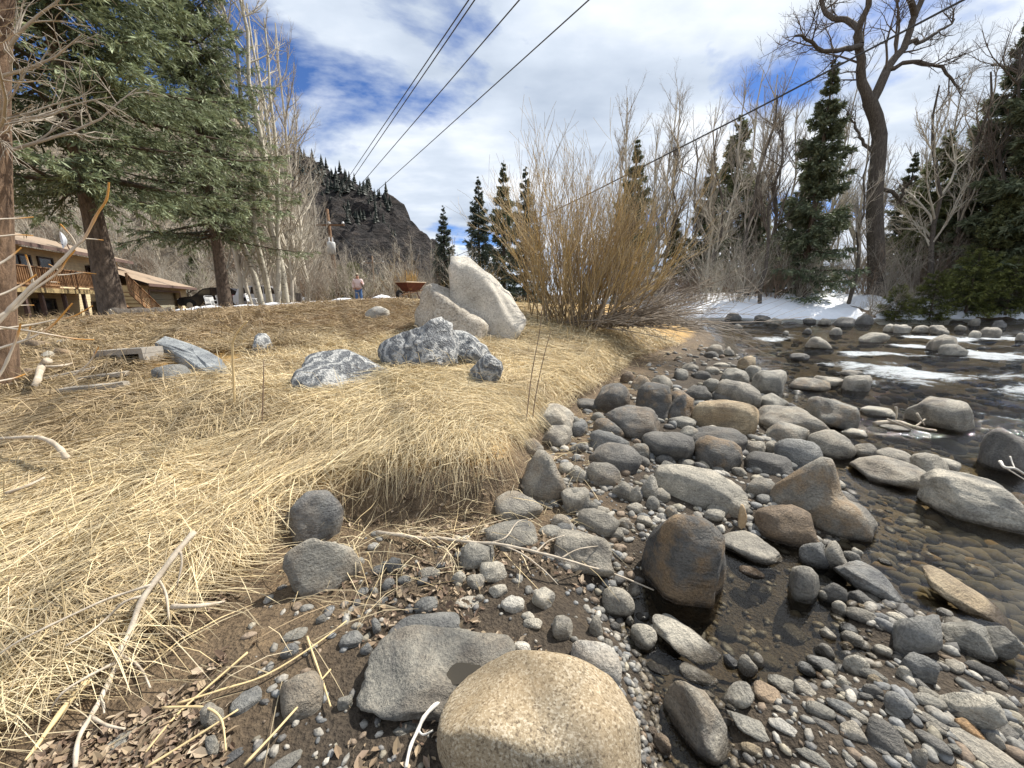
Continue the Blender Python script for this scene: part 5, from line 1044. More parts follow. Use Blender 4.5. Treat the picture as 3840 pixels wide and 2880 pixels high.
# thicket: many-stemmed bare shrubs
def shrub_mesh(name, h, nst, spread, seed, mat, sub=(7, 5)):
    r_ = np.random.default_rng(seed); az = r_.uniform(0, 6.28, nst); tl = np.abs(r_.normal(0, spread, nst)); D = unit(np.stack([np.cos(az) * tl, np.sin(az) * tl, np.ones(nst)], -1))
    P0 = np.stack([np.cos(az), np.sin(az), 0 * az], -1) * r_.uniform(0, 0.12 * h, nst)[:, None]
    L = h * r_.uniform(0.55, 1.1, nst); P = grow(P0, D, L, 7, 0.03, 0.10, r_); Rr = taper(0.006 + L * 0.006, np.full(nst, 0.004), 7); om = [tubes(P, Rr, 4)]; Ls = L
    for n in sub:
        pos, D2, pr, tt, pi = kids(P, Rr, n, 0.2, 1, 0.6, r_); L2 = Ls[pi] * 0.42 * r_.uniform(0.5, 1.1, len(pi)); P2 = grow(pos, D2, L2, 4, 0.05, 0.16, r_); ra = np.minimum(pr * 0.7, 0.004 + L2 * 0.01); R2 = taper(ra, np.maximum(ra * 0.4, 0.003), 4); om.append(tubes(P2, R2, 3)); P, Rr, Ls = P2, R2, L2
    V, Fq = join(om); return mesh_np(name, V, [Fq], mat, True)
SHR = [shrub_mesh('bare_shrub', 3.2, 16, 0.5, 120, M_GREYTWIG), shrub_mesh('bare_shrub', 3.0, 18, 0.7, 121, M_BROWNTWIG), shrub_mesh('bare_shrub', 3.4, 14, 0.45, 122, M_PALETWIG), shrub_mesh('bare_shrub', 2.2, 18, 1.0, 123, M_GREYTWIG)]
def place_shrub(me, x, y, s, rz, lab, grp, name='bare_shrub'):
    o = obj(name, me, loc=(x, y, gz(x, y)), rot=(0, 0, rz)); o.scale = (s, s, s); tag(o, lab, 'shrub', grp); return o
r_ = np.random.default_rng(130)
for i in range(58):
    u = 615 + (1050 - 615) * (i + r_.random()) / 58; y = r_.uniform(28.6, 34); x = at_y(u, 310, y)[0]
    if sdist(x, y, FAR) < 0.6: y += 2.5; x = at_y(u, 310, y)[0]
    place_shrub(SHR[int(r_.integers(0, 4))], x, y, r_.uniform(0.85, 1.6), r_.uniform(0, 6), 'bare tangled shrub in the thicket along the far bank', 'thicket shrubs on the far bank')
for i in range(9):
    u = 860 + 190 * (i + r_.random()) / 9; y = r_.uniform(25.6, 27.0); x = at_y(u, 315, y)[0]; place_shrub(SHR[3], x, y, r_.uniform(0.7, 1.1), r_.uniform(0, 6), 'low grey shrub arching over the water below the firs', 'arching shrubs over the water')
# the golden willow
def willow():
    r_ = np.random.default_rng(140); bx_, by_ = 1.35, 9.2; z0 = gz(bx_, by_, 0.0)
    nst = 150; az = r_.uniform(0, 6.28, nst); tl = np.abs(r_.normal(0, 0.50, nst)); D = unit(np.stack([np.cos(az) * tl, np.sin(az) * tl * 0.7, np.ones(nst)], -1))
    P0 = np.stack([r_.normal(0.15, 0.5, nst), r_.normal(0, 0.35, nst), np.zeros(nst)], -1); D = unit(D + np.stack([P0[:, 0] * 0.35, P0[:, 1] * 0.3, 0 * az], -1))
    L = r_.uniform(1.6, 3.5, nst) * np.where(tl > 0.7, 0.9, 1); P = grow(P0, D, L, 8, 0.035, 0.085, r_); Rr = taper(0.007 + L * 0.0028, np.full(nst, 0.0035), 8)
    om = [tubes(P, Rr, 4)]; cols = []
    def colf(P, Rr, base, tip, S):
        M, K, _ = P.shape; t = np.linspace(0, 1, K)[None, :, None]; v = r_.uniform(0.55, 1.25, (M, 1, 1)); c = (np.array(base) * (1 - t) + np.array(tip) * t) * v; g_ = r_.random((M, 1, 1)) < 0.35; c = np.where(g_, c * 0.35 + np.array((0.30, 0.25, 0.20)) * 0.65 * v, c); return np.repeat(c.reshape(-1, 3), S, 0)
    BROWN, GOLD, PALE = (0.30, 0.22, 0.13), (0.55, 0.37, 0.13), (0.60, 0.49, 0.31)
    cols.append(colf(P, Rr, BROWN, GOLD, 4)); Ls = L
    for n, lf in ((9, 0.36), (5, 0.5)):
        pos, D2, pr, tt, pi = kids(P, Rr, n, 0.22, 1, 0.38, r_); L2 = Ls[pi] * lf * r_.uniform(0.5, 1.15, len(pi)); kk_ = 5 if n == 9 else 4; P2 = grow(pos, D2, L2, kk_, 0.07, 0.09, r_); ra = np.minimum(pr * 0.75, 0.004 + L2 * 0.004); R2 = taper(ra, np.maximum(ra * 0.5, 0.0028), kk_)
        om.append(tubes(P2, R2, 3)); cols.append(colf(P2, R2, (0.48, 0.33, 0.13), (0.58, 0.43, 0.20) if n == 9 else PALE, 3)); P, Rr, Ls = P2, R2, L2
    V, Fq = join(om); o = obj('willow_bush', mesh_np('willow_bush', V, [Fq], M_WILLOW, True, np.concatenate(cols)), loc=(bx_, by_, z0)); tag(o, 'large golden-stemmed willow bush between boulder and river', 'bush')
    # sprawling grey stems swept down to the water
    nst = 120; P0 = np.stack([r_.normal(0.9, 0.5, nst), r_.normal(-0.1, 0.4, nst), r_.uniform(0, 0.25, nst)], -1); D = unit(np.stack([r_.uniform(0.6, 1.4, nst), r_.normal(-0.1, 0.45, nst), np.abs(r_.normal(0.12, 0.25, nst))], -1))
    L = r_.uniform(1.0, 2.9, nst); P = grow(P0, D, L, 8, -0.012, 0.07, r_); 
    G = H(P[..., 0] + bx_, P[..., 1] + by_) - z0; P[..., 2] = np.maximum(P[..., 2], np.maximum(G, W(P[..., 1] + by_) - z0) + 0.02)
    Rr = taper(0.007 + L * 0.003, np.full(nst, 0.003), 8); om = [tubes(P, Rr, 4)]; cols = [colf(P, Rr, (0.22, 0.175, 0.13), (0.34, 0.27, 0.20), 4)]
    pos, D2, pr, tt, pi = kids(P, Rr, 8, 0.2, 1, 0.5, r_); L2 = L[pi] * 0.32 * r_.uniform(0.4, 1.1, len(pi)); P2 = grow(pos, D2, L2, 4, 0.0, 0.12, r_); G = np.maximum(H(P2[..., 0] + bx_, P2[..., 1] + by_), W(P2[..., 1] + by_)) - z0; P2[..., 2] = np.maximum(P2[..., 2], G + 0.01); R2 = taper(np.minimum(pr * 0.7, 0.006), np.full(len(pi), 0.0025), 4); om.append(tubes(P2, R2, 3)); cols.append(colf(P2, R2, (0.30, 0.24, 0.18), (0.42, 0.35, 0.27), 3))
    V, Fq = join(om); o2 = obj('willow_brush', mesh_np('willow_brush', V, [Fq], M_WILLOW, True, np.concatenate(cols)), loc=(bx_, by_, z0)); tag(o2, 'sprawling grey-brown willow brush swept down towards the water', 'bush')
willow()
# ------------------------------------------------------------------ hills behind
def hill_grid(name, xs, ys, fz, mat, cols=None):
    X, Y = np.meshgrid(xs, ys); Z = fz(X, Y); n, m_ = X.shape; ii = np.arange(n * m_).reshape(n, m_)
    Fq = np.stack([ii[:-1, :-1], ii[:-1, 1:], ii[1:, 1:], ii[1:, :-1]], -1).reshape(-1, 4)
    return struct(obj(name, mesh_np(name, np.stack([X, Y, Z], -1).reshape(-1, 3), [Fq], mat, name != 'cliff_hill')))
def brush_z(X, Y):
    a, b = 1.9 * (-X - 0.415 * Y), 0.72 * (Y - 47); k = 3.0
    z = -k * np.logaddexp(-a / k, -b / k); z = -6 * np.logaddexp(-z / 6, -75 / 6)
    return 0.5 + z + 1.6 * fbm(X * 0.06, Y * 0.06, oct=4, seed=201) * np.clip(z / 10, 0, 1) + 0.9 * fbm(X * 0.35, Y * 0.35, oct=3, seed=202) * np.clip(z / 4, 0.1, 1)
def mat_brush():
    m_, nt, b, N = NM('brushy_slope'); t = N('ShaderNodeTexCoord'); mpn = N('ShaderNodeMapping', {'Vector': t.outputs['Object'], 'Scale': (1, 1, 0.35)})
    n = N('ShaderNodeTexNoise', {'Vector': mpn.outputs[0], 'Scale': 1.3, 'Detail': 10.0, 'Roughness': 0.75}); n2_ = N('ShaderNodeTexNoise', {'Vector': t.outputs['Object'], 'Scale': 0.12, 'Detail': 4.0})
    c = ramp(N, n.outputs['Fac'], [(0.34, (0.06, 0.05, 0.04)), (0.5, (0.20, 0.165, 0.125)), (0.66, (0.40, 0.34, 0.26))]); k = ramp(N, n2_.outputs['Fac'], [(0.35, (0.8, 0.78, 0.72)), (0.65, (1.15, 1.1, 1.0))])
    link(nt, mixc(N, 1.0, c, k, 'MULTIPLY'), b.inputs['Base Color']); b.inputs['Roughness'].default_value = 0.95; bump(nt, N, b, n.outputs['Fac'], 1.0, 0.6); return m_
hill_grid('hillside', np.arange(-150, 0, 1.3), np.arange(44, 140, 1.3), brush_z, mat_brush())
SIL = [(240, 120), (300, 152), (322, 161), (355, 173), (385, 188), (405, 200), (417, 220), (437, 240), (455, 262), (490, 292)]
CY = 270.0; sp = np.array([at_y(u, v, CY) for u, v in SIL])
def cliff_z(X, Y):
    top = np.interp(X, np.concatenate([[-320], sp[:, 0], [40]]), np.concatenate([[sp[0, 2] + 50], sp[:, 2], [0]]))
    f = np.clip((Y - 150) / (CY - 150), 0, 1) ** 0.9; bk = np.clip((310 - Y) / 40, 0, 1); prof = np.minimum(f, bk)
    z = top * prof
    rock = 13.0 * np.abs(fbm(X * 0.045, Y * 0.045 + z * 0.03, oct=5, seed=211)) + 8.0 * np.abs(fbm(X * 0.13 + z * 0.08, Y * 0.10, oct=4, seed=212))
    return z - rock * np.clip(z / 25, 0, 1) * (0.55 + 0.45 * (1 - prof)) + 1.0
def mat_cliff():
    m_, nt, b, N = NM('cloud_shadowed_cliff'); t = N('ShaderNodeTexCoord'); mpn = N('ShaderNodeMapping', {'Vector': t.outputs['Object'], 'Rotation': (0.5, 0.3, 0), 'Scale': (1, 1, 2.2)})
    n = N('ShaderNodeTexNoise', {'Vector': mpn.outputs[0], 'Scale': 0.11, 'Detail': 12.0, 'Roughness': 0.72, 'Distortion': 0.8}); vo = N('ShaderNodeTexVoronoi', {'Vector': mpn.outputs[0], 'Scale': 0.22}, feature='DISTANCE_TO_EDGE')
    c = ramp(N, n.outputs['Fac'], [(0.36, (0.010, 0.010, 0.011)), (0.48, (0.04, 0.035, 0.034)), (0.6, (0.085, 0.07, 0.062)), (0.72, (0.12, 0.085, 0.065))])  # rock colour darkened to carry the cloud shadow lying on this hill
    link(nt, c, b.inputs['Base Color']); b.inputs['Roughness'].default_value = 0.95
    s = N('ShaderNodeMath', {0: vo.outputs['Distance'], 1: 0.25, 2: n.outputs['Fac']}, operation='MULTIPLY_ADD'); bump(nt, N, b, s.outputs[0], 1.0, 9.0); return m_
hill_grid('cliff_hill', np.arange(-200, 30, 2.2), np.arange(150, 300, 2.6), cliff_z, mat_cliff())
# far conifers on the cliff: too far and too many to pick apart
def far_wood():
    r_ = np.random.default_rng(220); Vs, Fs, Cs, n = [], [], [], 0
    X = r_.uniform(-175, -30, 2600); Y = r_.uniform(165, 285, 2600); den = fbm(X * 0.03, Y * 0.03, oct=3, seed=221); Z = cliff_z(X, Y); top = np.interp(X, sp[:, 0], sp[:, 2])
    rel = Z / np.maximum(top, 1); keep = (((rel > 0.80) & (X < -75) & (r_.random(2600) < 0.55)) | ((den > 0.30) & (r_.random(2600) < 0.35))) & (Z > 3)
    for x, y, z in zip(X[keep], Y[keep], Z[keep]):
        h = r_.uniform(3.5, 8.5); tiers = 4
        for k in range(tiers):
            S = 7; a = np.arange(S) * 6.283 / S + r_.random() * 6; r0 = h * 0.20 * (1 - k / tiers) * r_.uniform(0.75, 1.25, S) + 0.15; zb = z - 1 + h * (0.12 + 0.2 * k); zt = zb + h * 0.34
            V = np.concatenate([np.stack([x + r0 * np.cos(a), y + r0 * np.sin(a), np.full(S, zb) - r_.uniform(0, 0.05 * h, S)], -1), [[x, y, zt]]]); i = np.arange(S)
            Vs.append(V); Fs.append(np.stack([i, (i + 1) % S, np.full(S, S)], -1) + n); n += S + 1; Cs.append(np.full((S + 1, 3), 1.0) * np.array([0.022, 0.030, 0.022]) * r_.uniform(0.6, 1.3))
    o = obj('conifer_forest', mesh_np('conifer_forest', np.concatenate(Vs), [np.concatenate(Fs)], M_NEEDLE, False, np.concatenate(Cs))); stuff(o, 'dark conifers scattered over the rocky cliff hill', 'forest')
far_wood()
# bare trees on the slope behind the house and around the yard
r_ = np.random.default_rng(230)
def yard_ok(x, y): return True
for i in range(90):
    u = 10 + 330 * (i + r_.random()) / 90; y = r_.uniform(50, 84); x = at_y(u, 280, y)[0]; z = float(brush_z(np.array([x]), np.array([y]))[0]) - 0.3
    o = plant_bare(SLIM[int(r_.integers(0, 3))], 'bare grey tree in the brush on the slope behind the house', (x, y, z), r_.uniform(0.55, 0.95), r_.uniform(0, 6), 'bare trees on the brushy slope')
for i in range(70):
    u = 5 + 330 * (i + r_.random()) / 70; y = r_.uniform(49, 75); x = at_y(u, 280, y)[0]; z = float(brush_z(np.array([x]), np.array([y]))[0]) - 0.2
    o = obj('bare_shrub', SHR[i % 4], loc=(x, y, z), rot=(0, 0, i)); o.scale = (r_.uniform(1.2, 1.9),) * 3; tag(o, 'bare shrub covering the slope behind the house', 'shrub', 'shrubs on the brushy slope')
for i, (u, vt, y, k, lab) in enumerate([(296, 90, 30, 0, 'tall pale bare tree beside the aspen clump'), (306, 125, 33, 1, 'tall slim bare tree between aspens and pole'), (315, 150, 36, 2, 'grey bare tree close to the utility pole'), (300, 160, 42, 0, 'shorter pale bare tree behind the aspen clump'), (322, 200, 44, 1, 'small bare tree under the pole crossarm'), (352, 245, 48, 2, 'bare sapling beyond the pole'), (366, 250, 50, 0, 'bare sapling behind the standing person'), (404, 236, 34, 0, 'pale round-crowned bare tree behind the wheelbarrow'), (414, 232, 35, 2, 'pale bare tree leaning over the wheelbarrow'), (396, 240, 36, 1, 'pale bare tree beside the second pole'), (432, 240, 36, 0, 'bare tree in front of the lone slim spruce'), (456, 235, 34, 1, 'bare tree behind the tall white boulder'), (245, 150, 34, 2, 'grey bare tree behind the parked cars'), (205, 200, 40, 0, 'bare tree over the dark car')]):
    p = at_y(u, 300, y); z = gz(p[0], p[1]) if y < 47 else 1.0; s = top_h(u, vt, y, z) / 11.5
    plant_bare(SLIM[k], lab, (p[0], p[1], z), s, i * 1.3, None, 'bare_tree')
M_YELLOWTWIG = mat_flat('yellow_twig', (0.42, 0.29, 0.11), 0.8, 0.3, 2.0)
SHY = shrub_mesh('yellow_shrub', 2.2, 16, 0.45, 124, M_YELLOWTWIG)
for i in range(46):
    u = 285 + 200 * (i + r_.random()) / 46; y = r_.uniform(27, 46); x = at_y(u, 305, y)[0]
    if sdist(x, y, TOE) < 1: continue
    if i % 6 == 3: place_shrub(SHY, x, y, r_.uniform(0.8, 1.3), r_.uniform(0, 6), 'yellow-stemmed shrub in the brush behind the yard', 'yellow shrubs behind the yard', 'yellow_shrub')
    else: place_shrub(SHR[int(r_.integers(0, 4))], x, y, r_.uniform(0.8, 1.35), r_.uniform(0, 6), 'bare shrub in the brush behind the yard', 'brush shrubs behind the yard')
for i in range(22):
    u = 150 + 140 * (i + r_.random()) / 22; y = r_.uniform(38, 46); x = at_y(u, 305, y)[0]
    place_shrub(SHR[int(r_.integers(0, 4))], x, y, r_.uniform(1.0, 1.6), r_.uniform(0, 6), 'bare shrub behind the parked cars', 'shrubs behind the parked cars')
for u, y, s, lab in [(345, 40, 1.3, 'olive young fir beside the utility pole'), (356, 42, 1.45, 'olive young fir behind the standing person')]:
    p = at_y(u, 303, y); plant_conifer(SY, lab, (p[0], p[1], gz(p[0], p[1])), s, u, None, 'young_fir')
p = at_y(200, 300, 42); plant_conifer(SC, 'dark spruce behind the dark car', (p[0], p[1], 0.2), 0.55, 1.0)

# ------------------------------------------------------------------ house
def mat_siding(name, c, pitch=0.16):
    m_, nt, b, N = NM(name); t = N('ShaderNodeTexCoord'); s = N('ShaderNodeSeparateXYZ', {0: t.outputs['Object']})
    f = N('ShaderNodeMath', {0: s.outputs['Z'], 1: 1 / pitch}, operation='MULTIPLY'); fr = N('ShaderNodeMath', {0: f.outputs[0]}, operation='FRACT')
    n = N('ShaderNodeTexNoise', {'Vector': t.outputs['Object'], 'Scale': 3.0, 'Detail': 6.0}); k = ramp(N, n.outputs['Fac'], [(0.3, tuple(x * 0.85 for x in c)), (0.7, tuple(x * 1.08 for x in c))])
    g = N('ShaderNodeMapRange', {'Value': fr.outputs[0], 'From Min': 0.0, 'From Max': 0.1, 'To Min': 0.7, 'To Max': 0.0}); k = mixc(N, g.outputs[0], k, tuple(x * 0.35 for x in c))
    link(nt, k, b.inputs['Base Color']); b.inputs['Roughness'].default_value = 0.7; bump(nt, N, b, fr.outputs[0], 0.6, -0.02); return m_
M_SIDING = mat_siding('tan_siding', srgb(216, 200, 164)); M_ROOF = mat_siding('tan_shingles', srgb(158, 138, 116), 0.05); M_DECK = mat_flat('stained_deck_wood', (0.29, 0.165, 0.085), 0.6, 0.3, 4.0); M_TRIM = mat_flat('brown_trim', (0.15, 0.10, 0.085), 0.6); M_BEAM = mat_flat('raw_beam', (0.40, 0.30, 0.15), 0.7, 0.2)
M_GLASS, nt_, b_, N_ = NM('dark_window_glass'); b_.inputs['Base Color'].default_value = (0.02, 0.022, 0.025, 1); b_.inputs['Roughness'].default_value = 0.08; b_.inputs['Specular IOR Level'].default_value = 0.6
M_DARKFRAME = mat_flat('dark_frame', (0.05, 0.035, 0.03), 0.5); M_GDOOR = mat_flat('garage_door_paint', (0.34, 0.32, 0.24), 0.6); M_WHITE_P = mat_flat('white_paint', (0.78, 0.78, 0.77), 0.45, 0.05); M_SNOW = mat_flat('snow_white', (0.86, 0.88, 0.92), 0.6, 0.04, 3.0, bmp=0.3)
HA = np.array([-24.4, 17.3]); HT = np.array([-0.371, 0.928]); HN = np.array([0.928, 0.371]); HZ = -0.05
def hw(a, b): return HA + a * HT + b * HN
def a_on(u, b, v=275):
    lo, hi = -8, 40
    for _ in range(60):
        mid = (lo + hi) / 2; q = hw(mid, b); uu = project(np.array([q[0], q[1], 3.0]))[0]
        if uu < u: lo = mid
        else: hi = mid
    return lo
house = thing('house', 'tan sided two-storey house with wooden deck and attached garage', 'house', (HA[0], HA[1], HZ), math.atan2(HT[1], HT[0]))
# local: x along the front, y into the house (front is -y), z up
a_end = a_on(126, 0.3); EZ = 4.5
w = MB(); w.box(((a_end - 5) / 2, 4, EZ / 2), (a_end + 5, 8, EZ)); w.build('wall', M_SIDING, house)
rf = MB(); sl_ = 0.30
for (y0, y1, s) in ((-0.7, 4.0, 1), (8.7, 4.0, -1)):
    z0, z1 = EZ, EZ + 4.7 * sl_
    V = np.array([(-5.5, y0, z0), (a_end + 0.6, y0, z0), (a_end + 0.6, y1, z1), (-5.5, y1, z1)]); V2 = V + np.array([0, 0, 0.14]); rf.add(np.vstack([V, V2]), [(0, 1, 2, 3), (4, 7, 6, 5), (0, 4, 5, 1), (1, 5, 6, 2), (2, 6, 7, 3), (3, 7, 4, 0)])
roof = rf.build('roof', M_ROOF, house)
MB().box(((a_end - 5) / 2, -0.72, EZ + 0.04), (a_end + 6.1, 0.05, 0.2)).build('fascia', M_TRIM, roof)
def window(u0, u1, z0, z1, parent, b=0.0, mid=True, frame=M_DARKFRAME):
    x0, x1 = a_on(u0, b), a_on(u1, b); y = -b
    fr = MB(); t = 0.09
    for c, d in ((((x0 + x1) / 2, y - 0.03, z1), (x1 - x0 + t, 0.10, t)), (((x0 + x1) / 2, y - 0.03, z0), (x1 - x0 + t, 0.10, t)), ((x0, y - 0.03, (z0 + z1) / 2), (t, 0.096, z1 - z0)), ((x1, y - 0.03, (z0 + z1) / 2), (t, 0.096, z1 - z0))): fr.box(c, d)
    if mid: fr.box(((x0 + x1) / 2, y - 0.03, (z0 + z1) / 2), (0.06, 0.09, z1 - z0))
    f = fr.build('window', frame, parent); MB().box(((x0 + x1) / 2, y - 0.01, (z0 + z1) / 2), (x1 - x0, 0.05, z1 - z0)).build('pane', M_GLASS, f)
DZ = 2.3
window(10, 33, DZ + 0.1, DZ + 1.75, house); window(41, 55, DZ + 0.25, DZ + 1.75, house, mid=False); window(88, 97, DZ + 0.45, DZ + 1.6, house)
window(25, 48, 0.5, 1.75, house); window(86, 93, 0.2, 1.6, house, mid=False)
# deck
DB = 1.8; d0, d1 = -3.5, a_on(113, DB)
dk = MB(); npl = 0
deck = thing('wooden_deck', 'stained wooden deck with baluster railing and stair along the house', 'deck', (HA[0], HA[1], HZ), math.atan2(HT[1], HT[0]))
for i in range(12):
    MB().box(((d0 + d1) / 2, -0.08 - 0.15 * i - 0.06, DZ), (d1 - d0, 0.14, 0.04)).build('plank', M_DECK, deck)
MB().box(((d0 + d1) / 2, -DB - 0.03, DZ - 0.13), (d1 - d0, 0.05, 0.24)).build('rim_beam', M_BEAM, deck)
MB().box(((d0 + d1) / 2, -DB - 0.02, DZ + 0.98), (d1 - d0, 0.13, 0.045)).build('top_rail', M_DECK, deck)
MB().box(((d0 + d1) / 2, -DB - 0.02, DZ + 0.14), (d1 - d0, 0.05, 0.08)).build('bottom_rail', M_DECK, deck)
bal = MB().box((0, 0, 0), (0.045, 0.045, 0.8)).mesh('baluster', M_DECK); pst = MB().box((0, 0, 0), (0.1, 0.1, 1.06)).mesh('post', M_DECK); lpst = MB().box((0, 0, 0), (0.14, 0.14, DZ)).mesh('support_post', M_TRIM)
for x in np.arange(d0 + 0.1, d1, 0.135): obj('baluster', bal, deck, (x, -DB - 0.02, DZ + 0.57))
for x in [a_on(u, DB) for u in (25, 40, 56, 75, 94.5)] + [d1]: obj('post', pst, deck, (x, -DB + 0.04, DZ + 0.5))
for u in (17, 35, 58.5, 79, 100): obj('support_post', lpst, deck, (a_on(u, DB - 0.15), -DB + 0.15, DZ / 2 - 0.14))
s0, s1 = a_on(116, 3.0), a_on(150, 3.0)
for i in range(10):
    f = (i + 0.5) / 10; MB().box((s0 + (s1 - s0) * f, -3.0, DZ * (1 - f)), ((s1 - s0) / 10 * 1.05, 0.95, 0.05)).build('tread', M_DECK, deck)
for b in (2.5, 3.5):
    MB().beam((s0, -b, DZ - 0.1), (s1, -b, -0.05), 0.05, 0.28).build('stringer', M_DECK, deck)
    if b > 3:
        MB().beam((s0, -b, DZ + 0.95), (s1, -b, 0.98), 0.1, 0.05).build('stair_rail', M_DECK, deck); MB().beam((s0, -b, DZ + 0.2), (s1, -b, 0.23), 0.04, 0.08).build('stair_rail', M_DECK, deck)
        for f in np.linspace(0.02, 0.98, 24): obj('baluster', bal, deck, (s0 + (s1 - s0) * f, -b, DZ * (1 - f) + 0.58))
        for f in (0, 1): obj('post', pst, deck, (s0 + (s1 - s0) * f, -b, DZ * (1 - f) + 0.5))
# garage wing
GB = 2.4; g0, g1 = a_on(140, GB), a_on(185, GB); GE = 2.75; dr0, dr1 = a_on(146.5, GB), a_on(178, GB); DT = 2.42
gw = MB(); dp = 8.0
gw.box(((g0 + dr0) / 2, -GB + 0.12, GE / 2), (dr0 - g0, 0.24, GE)).box(((g1 + dr1) / 2, -GB + 0.12, GE / 2), (g1 - dr1, 0.24, GE)).box(((dr0 + dr1) / 2, -GB + 0.12, (DT + GE) / 2), (dr1 - dr0, 0.236, GE - DT))
gw.box((g0 + 0.12, -GB + dp / 2 + 0.24, GE / 2), (0.24, dp, GE)).box((g1 - 0.12, -GB + dp / 2 + 0.24, GE / 2), (0.24, dp, GE)).build('garage_wall', M_SIDING, house)
nd = 4
for i in range(nd): MB().box(((dr0 + dr1) / 2, -GB + 0.45, (i + 0.5) * DT / nd), (dr1 - dr0, 0.05, DT / nd - 0.02)).build('garage_door_panel', M_GDOOR, house)
fr = MB(); fr.box((dr0, -GB - 0.02, DT / 2), (0.12, 0.06, DT)).box((dr1, -GB - 0.02, DT / 2), (0.12, 0.06, DT)).box(((dr0 + dr1) / 2, -GB - 0.02, DT + 0.03), (dr1 - dr0, 0.056, 0.12)).build('garage_frame', mat_flat('mauve_trim', (0.28, 0.19, 0.16), 0.6), house)
e0, e1, f0, f1 = g0 - 0.5, g1 + 0.6, -GB - 0.6, 6.0; rx0, rx1, ry, rz_ = g0 - 6.0, g1 - 3.2, 1.6, GE + 1.75
V = np.array([(e0, f0, GE), (e1, f0, GE), (e1, f1, GE), (e0, f1, GE), (e0, ry, rz_), (rx1, ry, rz_)]); V2 = V + np.array([0, 0, 0.13])
gr = MB(); gr.add(np.vstack([V, V2]), [(0, 1, 5, 4), (2, 3, 4, 5), (6, 10, 11, 7), (8, 11, 10, 9), (0, 6, 7, 1), (1, 7, 8, 2), (2, 8, 9, 3)]); gr.add(np.vstack([V, V2]), [(1, 2, 5), (7, 11, 8)]); groof = gr.build('garage_roof', M_ROOF, house)
MB().box(((e0 + e1) / 2, f0 - 0.02, GE + 0.04), (e1 - e0, 0.05, 0.2)).build('fascia', M_TRIM, groof)
MB().tube([(e1 - 0.05, f0 + 0.1, GE), (g1 + 0.1, -GB - 0.08, GE - 0.35), (g1 + 0.1, -GB - 0.08, 0)], 0.05, 6).build('downspout', M_TRIM, house)
# satellite dish on the roof
ds = thing('satellite_dish', 'grey satellite dish on the house roof edge', 'satellite dish', tuple(at_y(62, 240, 24.0)))
r__ = np.linspace(0, 1, 6); th = np.arange(20) * 6.2832 / 20
Vd = np.array([(0.48 * q * math.cos(t) * 1.1, 0.22 * q * q - 0.2, 0.48 * q * math.sin(t)) for q in r__[1:] for t in th] + [(0, -0.2, 0)]); fd = [(k * 20 + i, k * 20 + (i + 1) % 20, (k + 1) * 20 + (i + 1) % 20, (k + 1) * 20 + i) for k in range(4) for i in range(20)]
mbd = MB(); mbd.add(Vd @ np.array([[0.8, -0.6, 0], [0.6, 0.8, 0], [0, 0, 1]]).T * np.array([1, -1, 1]), fd); mbd.build('dish', mat_flat('dish_grey', (0.62, 0.66, 0.72), 0.4, 0.05), ds, True); MB().tube([(0, 0.15, 0), (0.05, 0.25, -0.5), (0.05, 0.3, -0.9)], 0.035, 6).build('mount', M_TRIM, ds); MB().tube([(0.05, 0.1, -0.35), (0.15, -0.35, -0.2), (0.1, -0.5, 0)], 0.02, 5).build('feed_arm', M_TRIM, ds)

# ------------------------------------------------------------------ cars
M_TYRE = mat_flat('tyre_rubber', (0.02, 0.02, 0.02), 0.8); M_RIM = mat_flat('wheel_rim', (0.35, 0.35, 0.36), 0.35, metal=0.7)
M_RED, nt_, b_, N_ = NM('tail_light_red'); b_.inputs['Base Color'].default_value = (0.45, 0.01, 0.01, 1); b_.inputs['Roughness'].default_value = 0.2
def car(label, paint, loc, rz, low=1.0):
    t = thing('parked_car', label, 'car', loc, rz)
    m_ = mat_flat('car_paint', paint, 0.25, 0.03, spec=0.5)
    body = MB(); hw_ = 0.9
    body.poly_prism([(-2.3, 0.45), (-2.2, 0.32), (2.2, 0.32), (2.3, 0.5), (2.28, 0.98), (1.9, 1.06), (-1.0, 1.08), (-2.1, 0.95), (-2.32, 0.7)], -hw_, hw_)
    body.poly_prism([(-1.25, 1.06), (2.15, 1.02), (1.95, 1.45), (1.6, 1.68), (0.2, 1.74), (-0.45, 1.62)], -hw_ * 0.86, hw_ * 0.86); body.build('body', m_, t)
    for s in (-1, 1):
        y = s * hw_ * 0.865
        for P in ([(-1.0, 1.1), (-0.42, 1.56), (0.1, 1.63), (0.1, 1.1)], [(0.18, 1.1), (0.18, 1.64), (1.0, 1.62), (1.1, 1.1)], [(1.18, 1.1), (1.1, 1.6), (1.55, 1.55), (1.85, 1.12)]): MB().poly_prism(P, y - 0.012, y + 0.012).build('window_glass', M_GLASS, t)
        for x in (-1.42, 1.42):
            a = np.arange(20) * 6.2832 / 20; wv = MB(); wv.poly_prism([(0.36 * math.cos(q), 0.36 * math.sin(q)) for q in a], -0.12, 0.12); wh = wv.build('wheel', M_TYRE, t, loc=(x, s * 0.82, 0.36))
            MB().poly_prism([(0.22 * math.cos(q), 0.22 * math.sin(q)) for q in a], -0.135, 0.135).build('rim', M_RIM, wh)
            MB().poly_prism([(0.45 * math.cos(q), max(-0.05, 0.45 * math.sin(q))) for q in a], -0.02, 0.02).build('wheel_arch', M_TYRE, t, loc=(x, s * (hw_ + 0.0), 0.40))
        MB().box((2.27, s * 0.72, 0.92), (0.10, 0.28, 0.2)).build('tail_light', M_RED, t); MB().box((-2.24, s * 0.7, 0.78), (0.12, 0.3, 0.14)).build('headlight', M_WHITE_P, t)
    return t
